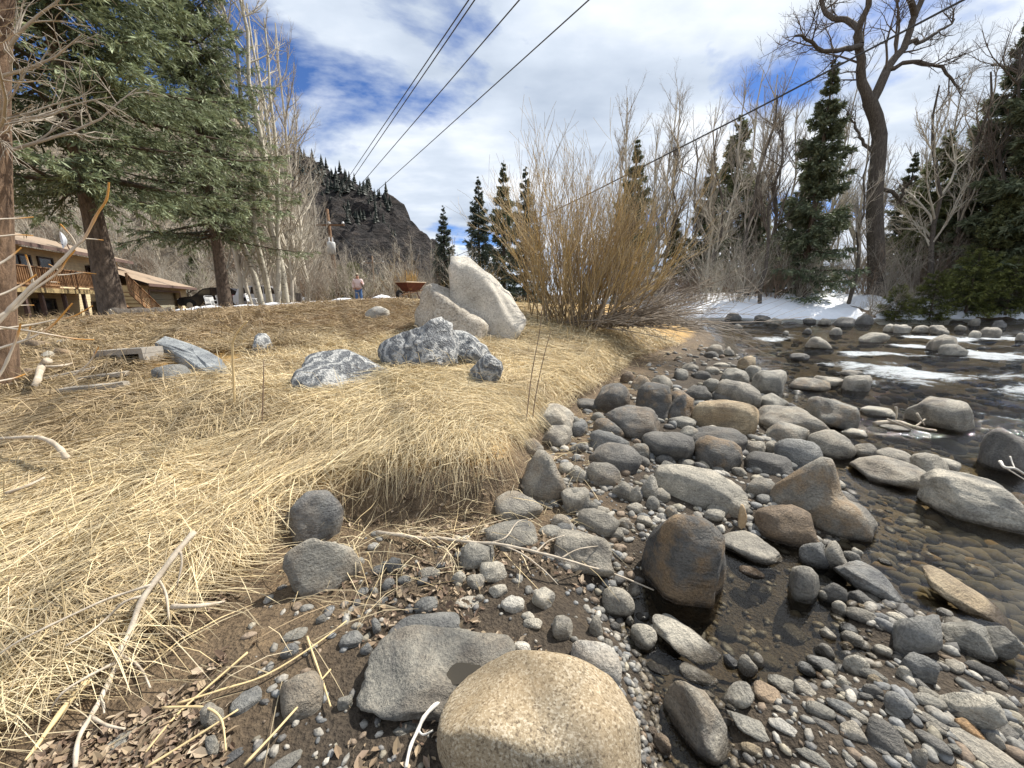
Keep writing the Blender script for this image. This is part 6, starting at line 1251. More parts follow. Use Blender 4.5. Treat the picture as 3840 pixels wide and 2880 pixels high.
pc = at_y(217, 306, 32); car('black SUV parked beside the garage', (0.012, 0.012, 0.016), (pc[0], pc[1], gz(pc[0], pc[1], -0.25)), R(8))
pc = at_y(272, 306, 31); car('white SUV parked behind the aspen trunks', (0.75, 0.76, 0.78), (pc[0], pc[1], gz(pc[0], pc[1], -0.12)), R(188))
# ------------------------------------------------------------------ white garden chairs
def chair(label, u, y, v, rz):
    p = at_y(u, v, y); t = thing('garden_chair', label, 'chair', (p[0], p[1], p[2]), rz, None)
    for x in (-0.22, 0.22):
        MB().tube([(x, -0.22, 0), (x * 1.05, -0.24, 0.42), (x * 1.1, -0.2, 0.62), (x * 1.1, 0.2, 0.64)], 0.018, 6).build('leg', M_WHITE_P, t, True); MB().tube([(x, 0.26, 0), (x, 0.2, 0.42), (x, 0.28, 0.86)], 0.018, 6).build('leg', M_WHITE_P, t, True)
    MB().box((0, 0, 0.43), (0.46, 0.46, 0.03)).build('seat', M_WHITE_P, t)
    bk = MB(); 
    for x in np.linspace(-0.2, 0.2, 9): bk.tube([(x, 0.21, 0.46), (x, 0.27, 0.82)], 0.012, 4)
    bk.tube([(-0.22, 0.28, 0.86), (0, 0.30, 0.89), (0.22, 0.28, 0.86)], 0.02, 6); bk.box((0, 0.245, 0.65), (0.40, 0.012, 0.34)); bk.build('backrest', M_WHITE_P, t)
chair('white garden chair seen from the side by the dark car', 214, 21.5, 312.2, R(70)); chair('white garden chair facing away with a broad back panel', 226, 21.5, 311.8, R(172)); chair('white garden chair by the rear of the dark car', 254, 22, 310.0, R(110))
# ------------------------------------------------------------------ utility poles and wires
M_POLE = mat_bark('pole_wood', (0.10, 0.06, 0.04), (0.26, 0.15, 0.08), (8, 8, 0.6)); M_WIRE = mat_flat('wire_grey', (0.06, 0.065, 0.075), 0.5); M_GALV = mat_flat('transformer_grey', (0.55, 0.55, 0.53), 0.45, 0.1); M_PORC = mat_flat('porcelain_white', (0.75, 0.75, 0.74), 0.3, 0.05)
def pole(label, ub, ut, vt, y, arm, va, trans):
    b = at_y(ub, 306, y); b[2] = gz(b[0], b[1], 0.3); tp = at_y(ut, vt, y); t = thing('utility_pole', label, 'utility pole', tuple(b)); Lp = tp - b
    MB().tube([(0, 0, 0), Lp * 0.5, Lp], [0.20, 0.17, 0.13], 10).build('post', M_POLE, t, True)
    ca = at_y((arm[0] + arm[1]) / 2, va, y) - b; x0, x1 = at_y(arm[0], va, y)[0] - b[0], at_y(arm[1], va, y)[0] - b[0]; MB().box(((x0 + x1) / 2, -0.18, ca[2]), (x1 - x0, 0.12, 0.14)).build('crossarm', M_POLE, t)
    ins = []
    for x in (x0 + 0.1, (x0 + x1) / 2 + 0.1, x1 - 0.1):
        MB().tube([(x, -0.18, ca[2] + 0.07), (x, -0.18, ca[2] + 0.12), (x, -0.18, ca[2] + 0.18), (x, -0.18, ca[2] + 0.3)], [0.04, 0.13, 0.13, 0.06], 8).build('insulator', M_PORC, t, True); ins.append(np.array([x, -0.18, ca[2] + 0.3]) + b)
    if trans:
        q = at_y(334, 249, y) - b; MB().tube([(q[0], -0.5, q[2] - 0.55), (q[0], -0.5, q[2] + 0.45), (q[0], -0.5, q[2] + 0.55)], [0.36, 0.36, 0.3], 14).build('transformer', M_GALV, t, True); MB().tube([(q[0] - 0.15, -0.5, q[2] + 0.5), (q[0] - 0.15, -0.5, q[2] + 0.95)], 0.06, 6).build('bushing', M_PORC, t); MB().tube([(q[0] + 0.15, -0.5, q[2] + 0.5), (q[0] + 0.15, -0.5, q[2] + 0.95)], 0.06, 6).build('bushing', M_PORC, t)
    return ins, tp
ins1, tp1 = pole('wooden utility pole with crossarm and grey transformer', 339, 327, 209, 38, (313, 345), 225.5, True)
ins2, tp2 = pole('distant bare utility pole with a plain crossarm', 376, 372, 256, 75, (364, 384), 263, False)
def cable(label, a, b, sag, r0, n=24):
    t = np.linspace(0, 1, n)[:, None]; P = a * (1 - t) + b * t; P[:, 2] -= (sag * 4 * t * (1 - t))[:, 0]; o = MB().tube(P, r0, 6).build('overhead_wire', M_WIRE, None, True); tag(o, label, 'cable')
for A, (u, v), lab in ((tp1, (470, -2), 'overhead wire running highest to the pole top'), (ins1[0] + np.array([1.2, 0, 0.3]), (476, -2), 'overhead wire close beside the highest wire'), (ins1[1], (521, -2), 'middle one of the overhead wires to the crossarm'), (ins1[2], (591, -2), 'lowest overhead wire to the outer end of the crossarm')):
    q = at_y(u, v, 10.7); B = A + (q - A) * ((A[1] + 14) / (A[1] - q[1])); cable(lab, A, B, 0.0, 0.016)
for i, (a, b) in enumerate(((ins1[1], ins2[1]), (ins1[2], ins2[2]))): cable(['wire sagging from crossarm middle to the distant pole', 'wire sagging from crossarm end to the distant pole'][i], a, b, 0.6, 0.02)
q = at_y(967, -2, 6.5); A = np.array([ins2[2][0], 75, at_y(374, 286, 75)[2]]); m1 = at_y(583, 197, 13.0)
P = np.array([A, at_y(480, 246, 24), m1, at_y(760, 107, 8.6), q, q + (q - at_y(760, 107, 8.6)) * 2.5]); dd = np.linspace(0, 5, 40); k = np.minimum(dd.astype(int), 4); fr_ = (dd - k)[:, None]
o = MB().tube(P[k] * (1 - fr_) + P[k + 1] * fr_, 0.017, 8).build('overhead_cable', M_WIRE, None, True); tag(o, 'thick black cable slanting across the sky over the willow', 'cable')
# ------------------------------------------------------------------ person, dog, wheelbarrow
def skin(name, verts, edges, radii, mat, parent, sub=2, root=0):
    me = bpy.data.meshes.new(name); me.from_pydata(verts, edges, []); o = bpy.data.objects.new(name + '_tmp', me); COL.objects.link(o)
    md = o.modifiers.new('s', 'SKIN'); md.use_smooth_shade = True; sv = me.skin_vertices[0].data
    for i, r in enumerate(radii): sv[i].radius = (r, r) if not isinstance(r, tuple) else r
    for i in range(len(verts)): sv[i].use_root = (i == root)
    o.modifiers.new('u', 'SUBSURF').levels = sub; o.modifiers['u'].render_levels = sub
    dg = bpy.context.evaluated_depsgraph_get(); m2 = bpy.data.meshes.new_from_object(o.evaluated_get(dg)); bpy.data.objects.remove(o); bpy.data.meshes.remove(me)
    m2.name = name; m2.materials.clear(); m2.materials.append(mat); m2.polygons.foreach_set('use_smooth', np.ones(len(m2.polygons), bool)); return obj(name, m2, parent)
M_SKIN = mat_flat('skin_tone', (0.50, 0.27, 0.19), 0.55, 0.06); M_PINK = mat_flat('pale_pink_fleece', (0.78, 0.62, 0.60), 0.9, 0.06); M_JEANS = mat_flat('blue_denim', (0.10, 0.19, 0.38), 0.85, 0.2, 20.0); M_CAP = mat_flat('tan_cap', (0.42, 0.36, 0.27), 0.9); M_BLACK = mat_flat('black_cloth', (0.025, 0.022, 0.025), 0.7); M_SHOE = mat_flat('shoe_grey', (0.20, 0.19, 0.19), 0.8)
pp = at_y(359.5, 304.5, 23.0); zf = max(gz(pp[0], pp[1], 0), pp[2] - 0.02)
person = thing('person', 'person in pale pink fleece and blue jeans standing with a leash', 'person', (pp[0], pp[1], zf), R(10))
# facing -y; +x is image right
skin('body', [(0, 0, 0.92), (0, 0, 1.12), (0, 0, 1.36), (0, 0, 1.47), (0, -0.02, 1.56), (0, -0.03, 1.66), (-0.2, 0, 1.38), (-0.27, 0.03, 1.12), (-0.23, -0.08, 0.92), (-0.20, -0.12, 0.84), (0.2, 0, 1.38), (0.27, 0.0, 1.14), (0.26, -0.18, 1.22), (0.25, -0.26, 1.26), (-0.1, 0, 0.86), (-0.11, -0.02, 0.48), (-0.12, 0.02, 0.09), (-0.13, -0.13, 0.04), (0.1, 0, 0.86), (0.12, -0.02, 0.48), (0.13, 0.02, 0.09), (0.15, -0.13, 0.04)],
     [(0, 1), (1, 2), (2, 3), (3, 4), (4, 5), (2, 6), (6, 7), (7, 8), (8, 9), (2, 10), (10, 11), (11, 12), (12, 13), (0, 14), (14, 15), (15, 16), (16, 17), (0, 18), (18, 19), (19, 20), (20, 21)],
     [0.15, 0.15, 0.15, 0.06, 0.085, 0.085, 0.07, 0.05, 0.04, 0.035, 0.07, 0.05, 0.04, 0.035, 0.09, 0.065, 0.045, 0.04, 0.09, 0.065, 0.045, 0.04], M_SKIN, person)
skin('fleece', [(0, 0, 0.90), (0, 0, 1.14), (0, 0, 1.37), (0, 0, 1.45), (-0.2, 0, 1.39), (-0.28, 0.03, 1.12), (-0.24, -0.07, 0.94), (0.2, 0, 1.39), (0.28, 0, 1.14), (0.265, -0.16, 1.21)], [(0, 1), (1, 2), (2, 3), (2, 4), (4, 5), (5, 6), (2, 7), (7, 8), (8, 9)], [(0.22, 0.18), (0.22, 0.18), (0.2, 0.16), 0.09, 0.1, 0.08, 0.065, 0.1, 0.08, 0.065], M_PINK, person)
skin('jeans', [(0, 0, 0.94), (-0.1, 0, 0.84), (-0.115, -0.02, 0.48), (-0.125, 0.01, 0.10), (0.1, 0, 0.84), (0.125, -0.02, 0.48), (0.135, 0.01, 0.10)], [(0, 1), (1, 2), (2, 3), (0, 4), (4, 5), (5, 6)], [(0.17, 0.14), 0.115, 0.09, 0.08, 0.115, 0.09, 0.08], M_JEANS, person)
for s in (-1, 1): skin('shoe', [(s * 0.13, 0.05, 0.05), (s * 0.135, -0.06, 0.045), (s * 0.14, -0.17, 0.035)], [(0, 1), (1, 2)], [0.055, 0.055, 0.045], M_SHOE, person, 1)
skin('cap', [(0, 0.0, 1.69), (0, -0.03, 1.745), (0, -0.14, 1.70)], [(0, 1), (1, 2)], [(0.10, 0.10), (0.085, 0.085), (0.07, 0.015)], M_CAP, person, 2)
MB().tube([(-0.075, -0.10, 1.655), (0, -0.125, 1.655), (0.075, -0.10, 1.655)], 0.018, 6).build('sunglasses', M_BLACK, person); MB().tube([(0, -0.11, 1.64), (0, -0.135, 1.60)], [0.012, 0.02], 6).build('nose', M_SKIN, person)
skin('hair', [(0, 0.06, 1.68), (0, 0.08, 1.58), (0, 0.07, 1.5)], [(0, 1), (1, 2)], [0.085, 0.08, 0.06], mat_flat('grey_brown_hair', (0.16, 0.12, 0.09), 0.8), person, 1)
fing = MB()
for k in range(4): fing.tube([(0.235 + 0.012 * k, -0.27, 1.275 - 0.018 * k), (0.215 + 0.01 * k, -0.31, 1.27 - 0.018 * k), (0.235 + 0.01 * k, -0.325, 1.255 - 0.018 * k)], 0.009, 5)
fing.tube([(0.25, -0.26, 1.29), (0.235, -0.30, 1.30)], 0.01, 5); fing.build('fingers', M_SKIN, person)
dpx = at_y(371, 303.6, 22.6); dz = max(gz(dpx[0], dpx[1], 0), dpx[2] - 0.03)
lh = np.array(pp) * 0; hand = np.array([pp[0] + 0.26, pp[1] - 0.28, zf + 1.25])
o = MB().tube([hand, hand * 0.5 + np.array([dpx[0], dpx[1], dz + 0.35]) * 0.5 - np.array([0, 0, 0.06]), (dpx[0] + 0.02, dpx[1], dz + 0.36)], 0.014, 5).build('dog_leash', M_BLACK); tag(o, 'dark leash from the person down to the dog', 'leash')
dog = thing('dog', 'small brown and white dog on a leash beside the person', 'dog', (dpx[0], dpx[1], dz), R(-8))
M_DOG = mat_flat('brown_fur', (0.10, 0.06, 0.04), 0.9, 0.3, 12.0); M_DOGW = mat_flat('white_fur', (0.6, 0.56, 0.5), 0.9)
skin('body', [(-0.24, 0, 0.30), (-0.05, 0, 0.30), (0.14, 0, 0.31), (0.26, 0, 0.36), (0.33, 0, 0.36), (0.42, 0, 0.31), (-0.25, 0.07, 0.22), (-0.22, 0.075, 0.14), (-0.28, 0.075, 0.09), (-0.26, 0.075, 0.01), (-0.25, -0.07, 0.22), (-0.20, -0.075, 0.14), (-0.26, -0.075, 0.09), (-0.24, -0.075, 0.01), (0.15, 0.07, 0.20), (0.16, 0.07, 0.1), (0.16, 0.07, 0.01), (0.15, -0.07, 0.20), (0.14, -0.07, 0.1), (0.15, -0.07, 0.01), (-0.34, 0, 0.34), (-0.42, 0, 0.42)],
     [(0, 1), (1, 2), (2, 3), (3, 4), (4, 5), (0, 6), (6, 7), (7, 8), (8, 9), (0, 10), (10, 11), (11, 12), (12, 13), (2, 14), (14, 15), (15, 16), (2, 17), (17, 18), (18, 19), (0, 20), (20, 21)],
     [0.09, 0.085, 0.105, 0.07, 0.075, 0.035, 0.05, 0.035, 0.022, 0.022, 0.05, 0.035, 0.022, 0.022, 0.04, 0.026, 0.024, 0.04, 0.026, 0.024, 0.022, 0.012], M_DOG, dog, root=1)
for s in (-1, 1): MB().tube([(0.31, s * 0.05, 0.41), (0.33, s * 0.085, 0.36), (0.33, s * 0.09, 0.32)], [0.02, 0.035, 0.015], 6).build('ear', M_DOG, dog, True)
skin('blaze', [(0.36, 0, 0.375), (0.415, 0, 0.33)], [(0, 1)], [0.045, 0.036], M_DOGW, dog, 1)
# wheelbarrow with dry stalks
wb = at_y(411, 301, 15.5); wz = max(gz(wb[0], wb[1], 0), wb[2]); M_RUST = mat_flat('rusty_red_paint', (0.10, 0.036, 0.03), 0.7, 0.35, 9.0, bmp=0.2)
bar = thing('wheelbarrow', 'old rusty red wheelbarrow standing at the edge of the yard', 'wheelbarrow', (wb[0], wb[1], wz), R(160))
# local: wheel towards +y, handles towards -y
ty = [(-0.26, 0.62), (0.26, 0.62), (0.40, -0.5), (-0.40, -0.5)]; bt = [(-0.14, 0.30), (0.14, 0.30), (0.2, -0.25), (-0.2, -0.25)]
Vt = np.array([(x, y, 0.72 - 0.03 * (y > 0)) for x, y in ty] + [(x, y, 0.36) for x, y in bt]); Vi = Vt * np.array([0.95, 0.95, 1]) + np.array([0, 0, 0.0]); Vi[4:, 2] += 0.03
tr = MB(); tr.add(np.vstack([Vt, Vi]), [(0, 4, 5, 1), (1, 5, 6, 2), (2, 6, 7, 3), (3, 7, 4, 0), (4, 7, 6, 5), (8, 9, 13, 12), (9, 10, 14, 13), (10, 11, 15, 14), (11, 8, 12, 15), (12, 13, 14, 15), (0, 1, 9, 8), (1, 2, 10, 9), (2, 3, 11, 10), (3, 0, 8, 11)]); tray = tr.build('tray', M_RUST, bar)
rim = MB(); 
for i in range(4): rim.tube([Vt[i], Vt[(i + 1) % 4]], 0.022, 6)
rim.build('rim', mat_flat('worn_rim', (0.45, 0.36, 0.26), 0.6, 0.3), tray)
for s in (-1, 1):
    MB().tube([(s * 0.10, 0.72, 0.22), (s * 0.2, 0.1, 0.33), (s * 0.28, -0.55, 0.45), (s * 0.30, -1.05, 0.55)], 0.02, 6).build('handle', M_POLE, bar); MB().tube([(s * 0.22, -0.1, 0.35), (s * 0.26, -0.28, 0.0), (s * 0.26, -0.42, 0.0), (s * 0.25, -0.35, 0.38)], 0.016, 6).build('leg', M_RUST, bar)
a = np.linspace(0, 2 * math.pi, 21); wh = MB(); wh.tube([(0, 0.72 + 0.15 * math.cos(q), 0.2 + 0.15 * math.sin(q)) for q in a], 0.05, 8, cap=False); wheel = wh.build('wheel', M_TYRE, bar, True); MB().tube([(-0.06, 0.72, 0.2), (0.06, 0.72, 0.2)], 0.10, 12).build('hub', M_RIM, wheel)
r_ = np.random.default_rng(300); n = 70; P0 = np.stack([r_.uniform(-0.2, 0.2, n), r_.uniform(-0.3, 0.35, n), np.full(n, 0.42)], -1); Pst = grow(P0, unit(np.stack([r_.normal(0, 0.13, n), r_.normal(0, 0.13, n), np.ones(n)], -1)), r_.uniform(0.4, 0.78, n), 5, 0.02, 0.05, r_); Vv, Ff = tubes(Pst, taper(np.full(n, 0.008), np.full(n, 0.005), 5), 3)
o = obj('dry_stalks', mesh_np('dry_stalks', Vv, [Ff], mat_flat('golden_stalk', (0.50, 0.33, 0.12), 0.8, 0.25)), loc=(wb[0], wb[1], wz), rot=(0, 0, R(160))); tag(o, 'dry golden stalks standing in the rusty wheelbarrow', 'plant')

# ------------------------------------------------------------------ snow
def snow_lumps(pts, seed, name='snow', label=''):
    r_ = np.random.default_rng(seed); Vs, Fs, n = [], [], 0; B, Fc = ico(2)
    for (u, v, y, w, h) in pts:
        p = at_y(u, v - 1.3, y); V = B * (1 + 0.18 * fbm(B[:, 0] * 2 + u, B[:, 1] * 2, B[:, 2] * 2, oct=2, seed=seed))[:, None] * np.array([w, w * 0.6, h]); Vs.append(V + p); Fs.append(Fc + n); n += len(V)
    o = obj(name, mesh_np(name, np.concatenate(Vs), [np.concatenate(Fs)], M_SNOW, True)); stuff(o, label, 'snow')
L1 = []
r_ = np.random.default_rng(310)
for u in np.arange(60, 108, 4.0): L1.append((u, 321.5 - 0.02 * (u - 60) - r_.uniform(-0.6, 1.0), 11.5, 0.35, 0.10))
for u in np.arange(166, 300, 4.5): L1.append((u, 314.5 - 0.055 * (u - 166) + r_.uniform(-0.6, 1.0), 14.5, 0.42 + r_.random() * 0.3, 0.08 + 0.10 * r_.random() ** 2))
for u in np.arange(302, 396, 4.0): L1.append((u, 307.5 - 0.05 * (u - 302) + r_.uniform(-1.2, 1.2), 16, 0.42 + r_.random() * 0.4, 0.08 + 0.14 * r_.random() ** 2))
snow_lumps(L1, 311, 'snow', 'thin broken snow along the rim of the yard')
def snow_bank():
    xs = np.arange(2.5, 44, 0.22); ys = np.arange(23.6, 40, 0.22); X, Y = np.meshgrid(xs, ys); S2 = sdist(X, Y, FAR)
    nz = fbm(X * 0.35, Y * 0.45, oct=4, seed=320); cov = np.where(X < 23.5, 1.0, 0.5) * sstep(11, 6, S2) + 0.4 * nz - 0.14
    thick = np.clip(cov * 1.2, 0, 1) * sstep(0.0, 0.5, S2 - 0.02 + 0.3 * nz)
    Z = H0(X, Y) + 0.36 * thick ** 0.6 - 0.06 + 0.03 * fbm(X * 1.5, Y * 1.5, oct=2, seed=322); n, m_ = X.shape; ii = np.arange(n * m_).reshape(n, m_); Fq = np.stack([ii[:-1, :-1], ii[:-1, 1:], ii[1:, 1:], ii[1:, :-1]], -1).reshape(-1, 4)
    Fq = Fq[(thick.ravel()[Fq] > 0.04).any(1)]; o = obj('snow', mesh_np('snow', np.stack([X, Y, Z], -1).reshape(-1, 3), [Fq], M_SNOW, True)); stuff(o, 'snow bank melting along the far side of the river', 'snow')
snow_bank()

# ------------------------------------------------------------------ timber, sticks and twigs
M_DRY = mat_bark('bleached_wood', (0.34, 0.28, 0.21), (0.60, 0.52, 0.41), (4, 4, 4), bmp=0.3); M_GREYW = mat_bark('weathered_wood', (0.24, 0.21, 0.17), (0.46, 0.41, 0.34), (2, 9, 9), bmp=0.5); M_STALK = mat_flat('straw_stalk', (0.62, 0.47, 0.25), 0.7, 0.2); M_CONC = mat_flat('old_concrete', (0.33, 0.30, 0.26), 0.9, 0.2, 14.0, bmp=0.4)
def gpath(crop, pts, lift=0.02, K=None):
    P = []
    for q in pts:
        u, v = px(crop, q[0], q[1]); h = hit(u, v, water=True); l = (q[2] if len(q) > 2 else lift) + 0.06 * float(sdist(h[0], h[1], TOE) > 0.1)
        d = ray(u, v); d = d / np.linalg.norm(d); P.append(h - d * l / max(0.15, -d[2]) )
    return np.array(P)
def smooth(P, n=4):
    P = np.array(P, float); Q = []
    for i in range(len(P) - 1):
        p0, p1, p2, p3 = P[max(i - 1, 0)], P[i], P[i + 1], P[min(i + 2, len(P) - 1)]
        for t in np.linspace(0, 1, n, endpoint=False): Q.append(0.5 * ((2 * p1) + (-p0 + p2) * t + (2 * p0 - 5 * p1 + 4 * p2 - p3) * t * t + (-p0 + 3 * p1 - 3 * p2 + p3) * t ** 3))
    Q.append(P[-1]); return np.array(Q)
def limb(P, r0, r1, mat, name, parent, S=6):
    Q = smooth(P); r = np.linspace(r0, r1, len(Q)) * (1 + 0.12 * np.sin(np.arange(len(Q)) * 1.7)); return MB().tube(Q - (np.array(parent.location) if parent else 0), r, S).build(name, mat, parent, True)
def branch(name, label, crop, main, sides, r0, r1, mat, lift=0.03):
    P = gpath(crop, main, lift); t = thing(name, label, 'branch', tuple(P[0])); limb(P, r0, r1, mat, 'stem', t)
    for s in sides: limb(gpath(crop, s, lift), r0 * 0.45, r1 * 0.5, mat, 'twig', t, 5)
branch('dry_branch', 'long forked dry branch lying down the straw slope', '4', [(1240, -8, .10), (1140, 110, .08), (1020, 270, .07), (900, 440, .06), (830, 630), (760, 770), (730, 870), (640, 1060), (580, 1170), (500, 1320), (480, 1497)],
       [[(1150, 120, .08), (1160, 190, .06), (1130, 340)], [(965, 330, .07), (760, 400, .06), (640, 440, .06), (340, 580, .06), (120, 690, .06), (0, 770, .05)], [(910, 405, .06), (800, 440, .06), (690, 540), (580, 630), (420, 720)], [(1010, 300, .06), (1060, 390), (1080, 540), (1100, 600), (1180, 670)], [(760, 780), (850, 820), (910, 880), (960, 990)], [(730, 830), (590, 900), (400, 1020), (300, 1180)], [(585, 1175), (690, 1230), (800, 1250)], [(640, 1060), (660, 1090), (665, 1150)]], 0.013, 0.006, M_DRY)
branch('dry_branch', 'thin pale branch lying from the bank foot towards the backwater', '2', [(700, 1185), (830, 1200), (1000, 1225), (1100, 1222), (1300, 1250, .05), (1450, 1258, .08), (1580, 1280, .09), (1720, 1312, .09), (1880, 1352, .09), (2050, 1405, .07), (2212, 1450, .05), (2470, 1555, .02)], [[(1430, 1255, .08), (1530, 1215, .1), (1600, 1120, .1), (1700, 1095, .1)], [(1880, 1352, .09), (2000, 1290, .11), (2212, 1265, .1)], [(1500, 1270, .08), (1620, 1320, .08), (1760, 1420, .05), (1860, 1520, .03)], [(1720, 1312, .09), (1800, 1240, .1), (1900, 1205, .1)]], 0.011, 0.004, M_DRY)
branch('dry_branch', 'crooked white twig curled beside the big tan boulder', '5', [(935, 862, .04), (870, 895, .05), (815, 955, .05), (785, 1020, .04), (745, 1110, .03), (722, 1217, .02)], [[(785, 1020, .04), (812, 1046, .04), (862, 1024, .06)]], 0.008, 0.005, mat_flat('white_root', (0.66, 0.62, 0.55), 0.8, 0.15), 0.03)
branch('dry_branch', 'short pale stick bridging bare soil', '4', [(1095, 470, .03), (1280, 466, .05), (1430, 438, .06)], [], 0.010, 0.006, M_DRY)
branch('dry_branch', 'bleached crooked branch by the bark trunk', 'L', [(378, 1248, .14), (322, 1300, .10), (292, 1400, .05), (268, 1446, .03)], [[(322, 1300, .1), (480, 1290, .08), (560, 1270, .06)]], 0.035, 0.022, M_DRY)
branch('dry_branch', 'bent grey root arching out of the straw', '1', [(-20, 418, .06), (120, 412, .10), (240, 410, .11), (330, 440, .12), (390, 490, .1), (425, 545, .06)], [], 0.010, 0.018, M_DRY)
branch('dry_branch', 'broken stick lying low in the straw', '1', [(40, 768, .05), (160, 725, .06), (285, 668, .06)], [], 0.010, 0.007, M_DRY)
branch('driftwood', 'driftwood sticks caught on the egg-shaped midstream boulder', '3', [(1500, 622, .03), (1600, 612, .06), (1700, 640, .06), (1790, 655, .04)], [[(1600, 540, .22), (1606, 575, .14), (1600, 608, .05)], [(1700, 572, .22), (1738, 630, .1)], [(1690, 640, .06), (1740, 600, .14)], [(1560, 600, .1), (1680, 648, .05)]], 0.028, 0.014, M_DRY)
branch('driftwood', 'white forked driftwood leaning on the dark rock at the edge', '3', [(2098, 802, .22), (2120, 830, .2), (2165, 835, .2), (2212, 862, .16)], [[(2145, 778, .26), (2158, 812, .22), (2168, 835, .2)], [(2120, 830, .2), (2215, 890, .1)]], 0.012, 0.008, mat_flat('white_driftwood', (0.66, 0.62, 0.55), 0.8, 0.15))
for i, (pts, lab) in enumerate([([(930, 1497), (1200, 1330), (1520, 1125, .05)], 'straight straw stalk across bare soil at the lower edge'), ([(1130, 1092), (1420, 1000), (1700, 905), (2000, 720), (2212, 560, .04)], 'longest straw stalk slanting over the leaf litter'), ([(1560, 1480), (1800, 1220, .04), (2110, 868, .04)], 'straw stalk beside the olive grey stone'), ([(1040, 1118, .04), (1260, 1108, .06), (1360, 1135, .06), (1420, 1210, .04), (1442, 1390)], 'bent straw stalk hooked over bare soil'), ([(1960, 660), (2000, 780), (2060, 950), (2110, 1110)], 'thin dry stalk between the leaf litter stones'), ([(560, 938, .04), (400, 1130, .04), (240, 1352, .03), (160, 1450)], 'thick flattened straw stalk beside the dry branch'), ([(1580, 760), (1400, 920), (1130, 1160), (930, 1400)], 'thin straw stalk crossing the longest stalk')]):
    P = gpath('4', pts, 0.025); o = limb(P, 0.0045 if i != 5 else 0.013, 0.003, M_STALK, 'straw_stalk', None, 5); tag(o, lab, 'stalk')
# upright bent reed and thin standing stalks
hb = hit(*px('D', 507, 890)); yb = hb[1]
P = [at_y(*px('D', *q), yb) for q in [(507, 890), (505, 830), (502, 760), (504, 735), (518, 710), (534, 694)]]; o = limb(np.array(P), 0.010, 0.006, M_STALK, 'reed_stalk', None); tag(o, 'tall reed stalk bent over at the top, standing alone', 'stalk')
for i, (q, lab) in enumerate([([(1135, 930), (1142, 860), (1150, 800), (1165, 720), (1172, 660)], 'thin bare sapling stem standing at the bank corner'), ([(1148, 925), (1158, 850), (1175, 770), (1190, 715)], 'second thin sapling stem at the bank corner'), ([(565, 940), (568, 860), (570, 780)], 'thin weed stalk standing in the straw'), ([(1560, 1150), (1568, 1230)], 'x')]):
    if lab == 'x': continue
    yb = hit(*px('D', *q[0]))[1]; P = [at_y(*px('D', *k), yb) for k in q]; o = limb(np.array(P), 0.006, 0.003, M_BROWNTWIG, 'thin_sapling', None); tag(o, lab, 'stalk')
# upright splinter of wood between the stones
a, b = px('3', 862, 1115), px('3', 868, 1008); h0 = hit(*a); P = np.array([h0 - [0, 0, 0.02], at_y(b[0], b[1], h0[1] + 0.02)]); Q = smooth(np.vstack([P[0], P.mean(0) + [0.01, 0, 0], P[1]])); o = MB().tube(Q, np.interp(np.arange(len(Q)), [0, 4, len(Q) - 1], [0.022, 0.028, 0.008]), 7).build('wood_splinter', mat_bark('tan_splinter', (0.38, 0.25, 0.13), (0.60, 0.45, 0.28), (6, 6, 2)), None, True); tag(o, 'upright tan splinter of wood wedged among pebbles', 'wood')
# weathered boards and the concrete block
def board(label, crop, a, b, w, th, notch=0.0):
    A, B = hit(*px(crop, *a)), hit(*px(crop, *b)); A[2] += th + 0.05; B[2] += th + 0.05; d = B - A; L = np.linalg.norm(d); d /= L; s = np.cross(d, [0, 0, 1.0]); s /= np.linalg.norm(s); n_ = np.cross(s, d); M = np.stack([d, s, n_], 1)
    m_ = MB(); r_ = np.random.default_rng(int(a[0])); nseg = 8; Vb = []
    for i in range(nseg + 1):
        f = i / nseg; x = (f - 0.5) * L; jw = w / 2 * (1 + r_.normal(0, 0.04)); 
        if f > 0.9: jw *= 0.7
        for yy, zz in ((-jw, -th / 2), (jw, -th / 2), (jw, th / 2), (-jw, th / 2)): Vb.append((x + r_.normal(0, 0.004), yy, zz + r_.normal(0, 0.002)))
    Fb = [(i * 4 + k, i * 4 + (k + 1) % 4, i * 4 + 4 + (k + 1) % 4, i * 4 + 4 + k) for i in range(nseg) for k in range(4)] + [(3, 2, 1, 0), (nseg * 4, nseg * 4 + 1, nseg * 4 + 2, nseg * 4 + 3)]
    m_.add(np.array(Vb) @ M.T, Fb); o = m_.build('weathered_board', M_GREYW, None, loc=tuple((A + B) / 2)); tag(o, label, 'board')
board('grey weathered board lying lowest in the straw', '1', (412, 178), (822, 132), 0.11, 0.05); board('grey weathered board just above the lowest board', '1', (530, 95), (826, 58), 0.10, 0.045); board('dark weathered board above the other boards', '1', (300, 95), (640, 20), 0.09, 0.04)
cb = hit(*px('L', 965, 1292)); blk = MB(); bl, bw, bh = 0.62, 0.24, 0.16
blk.box((0, 0, bh - 0.03), (bl, bw, 0.06))
for x in (-bl / 2 + 0.03, 0, bl / 2 - 0.03): blk.box((x, 0, (bh - 0.06) / 2), (0.055, bw - 0.004, bh - 0.06))
o = blk.build('concrete_block', M_CONC, None, loc=(cb[0], cb[1] + 0.1, cb[2] + 0.03), rot=(0, R(-4), R(-6))); tag(o, 'grey concrete block with two dark hollows below the log', 'block')
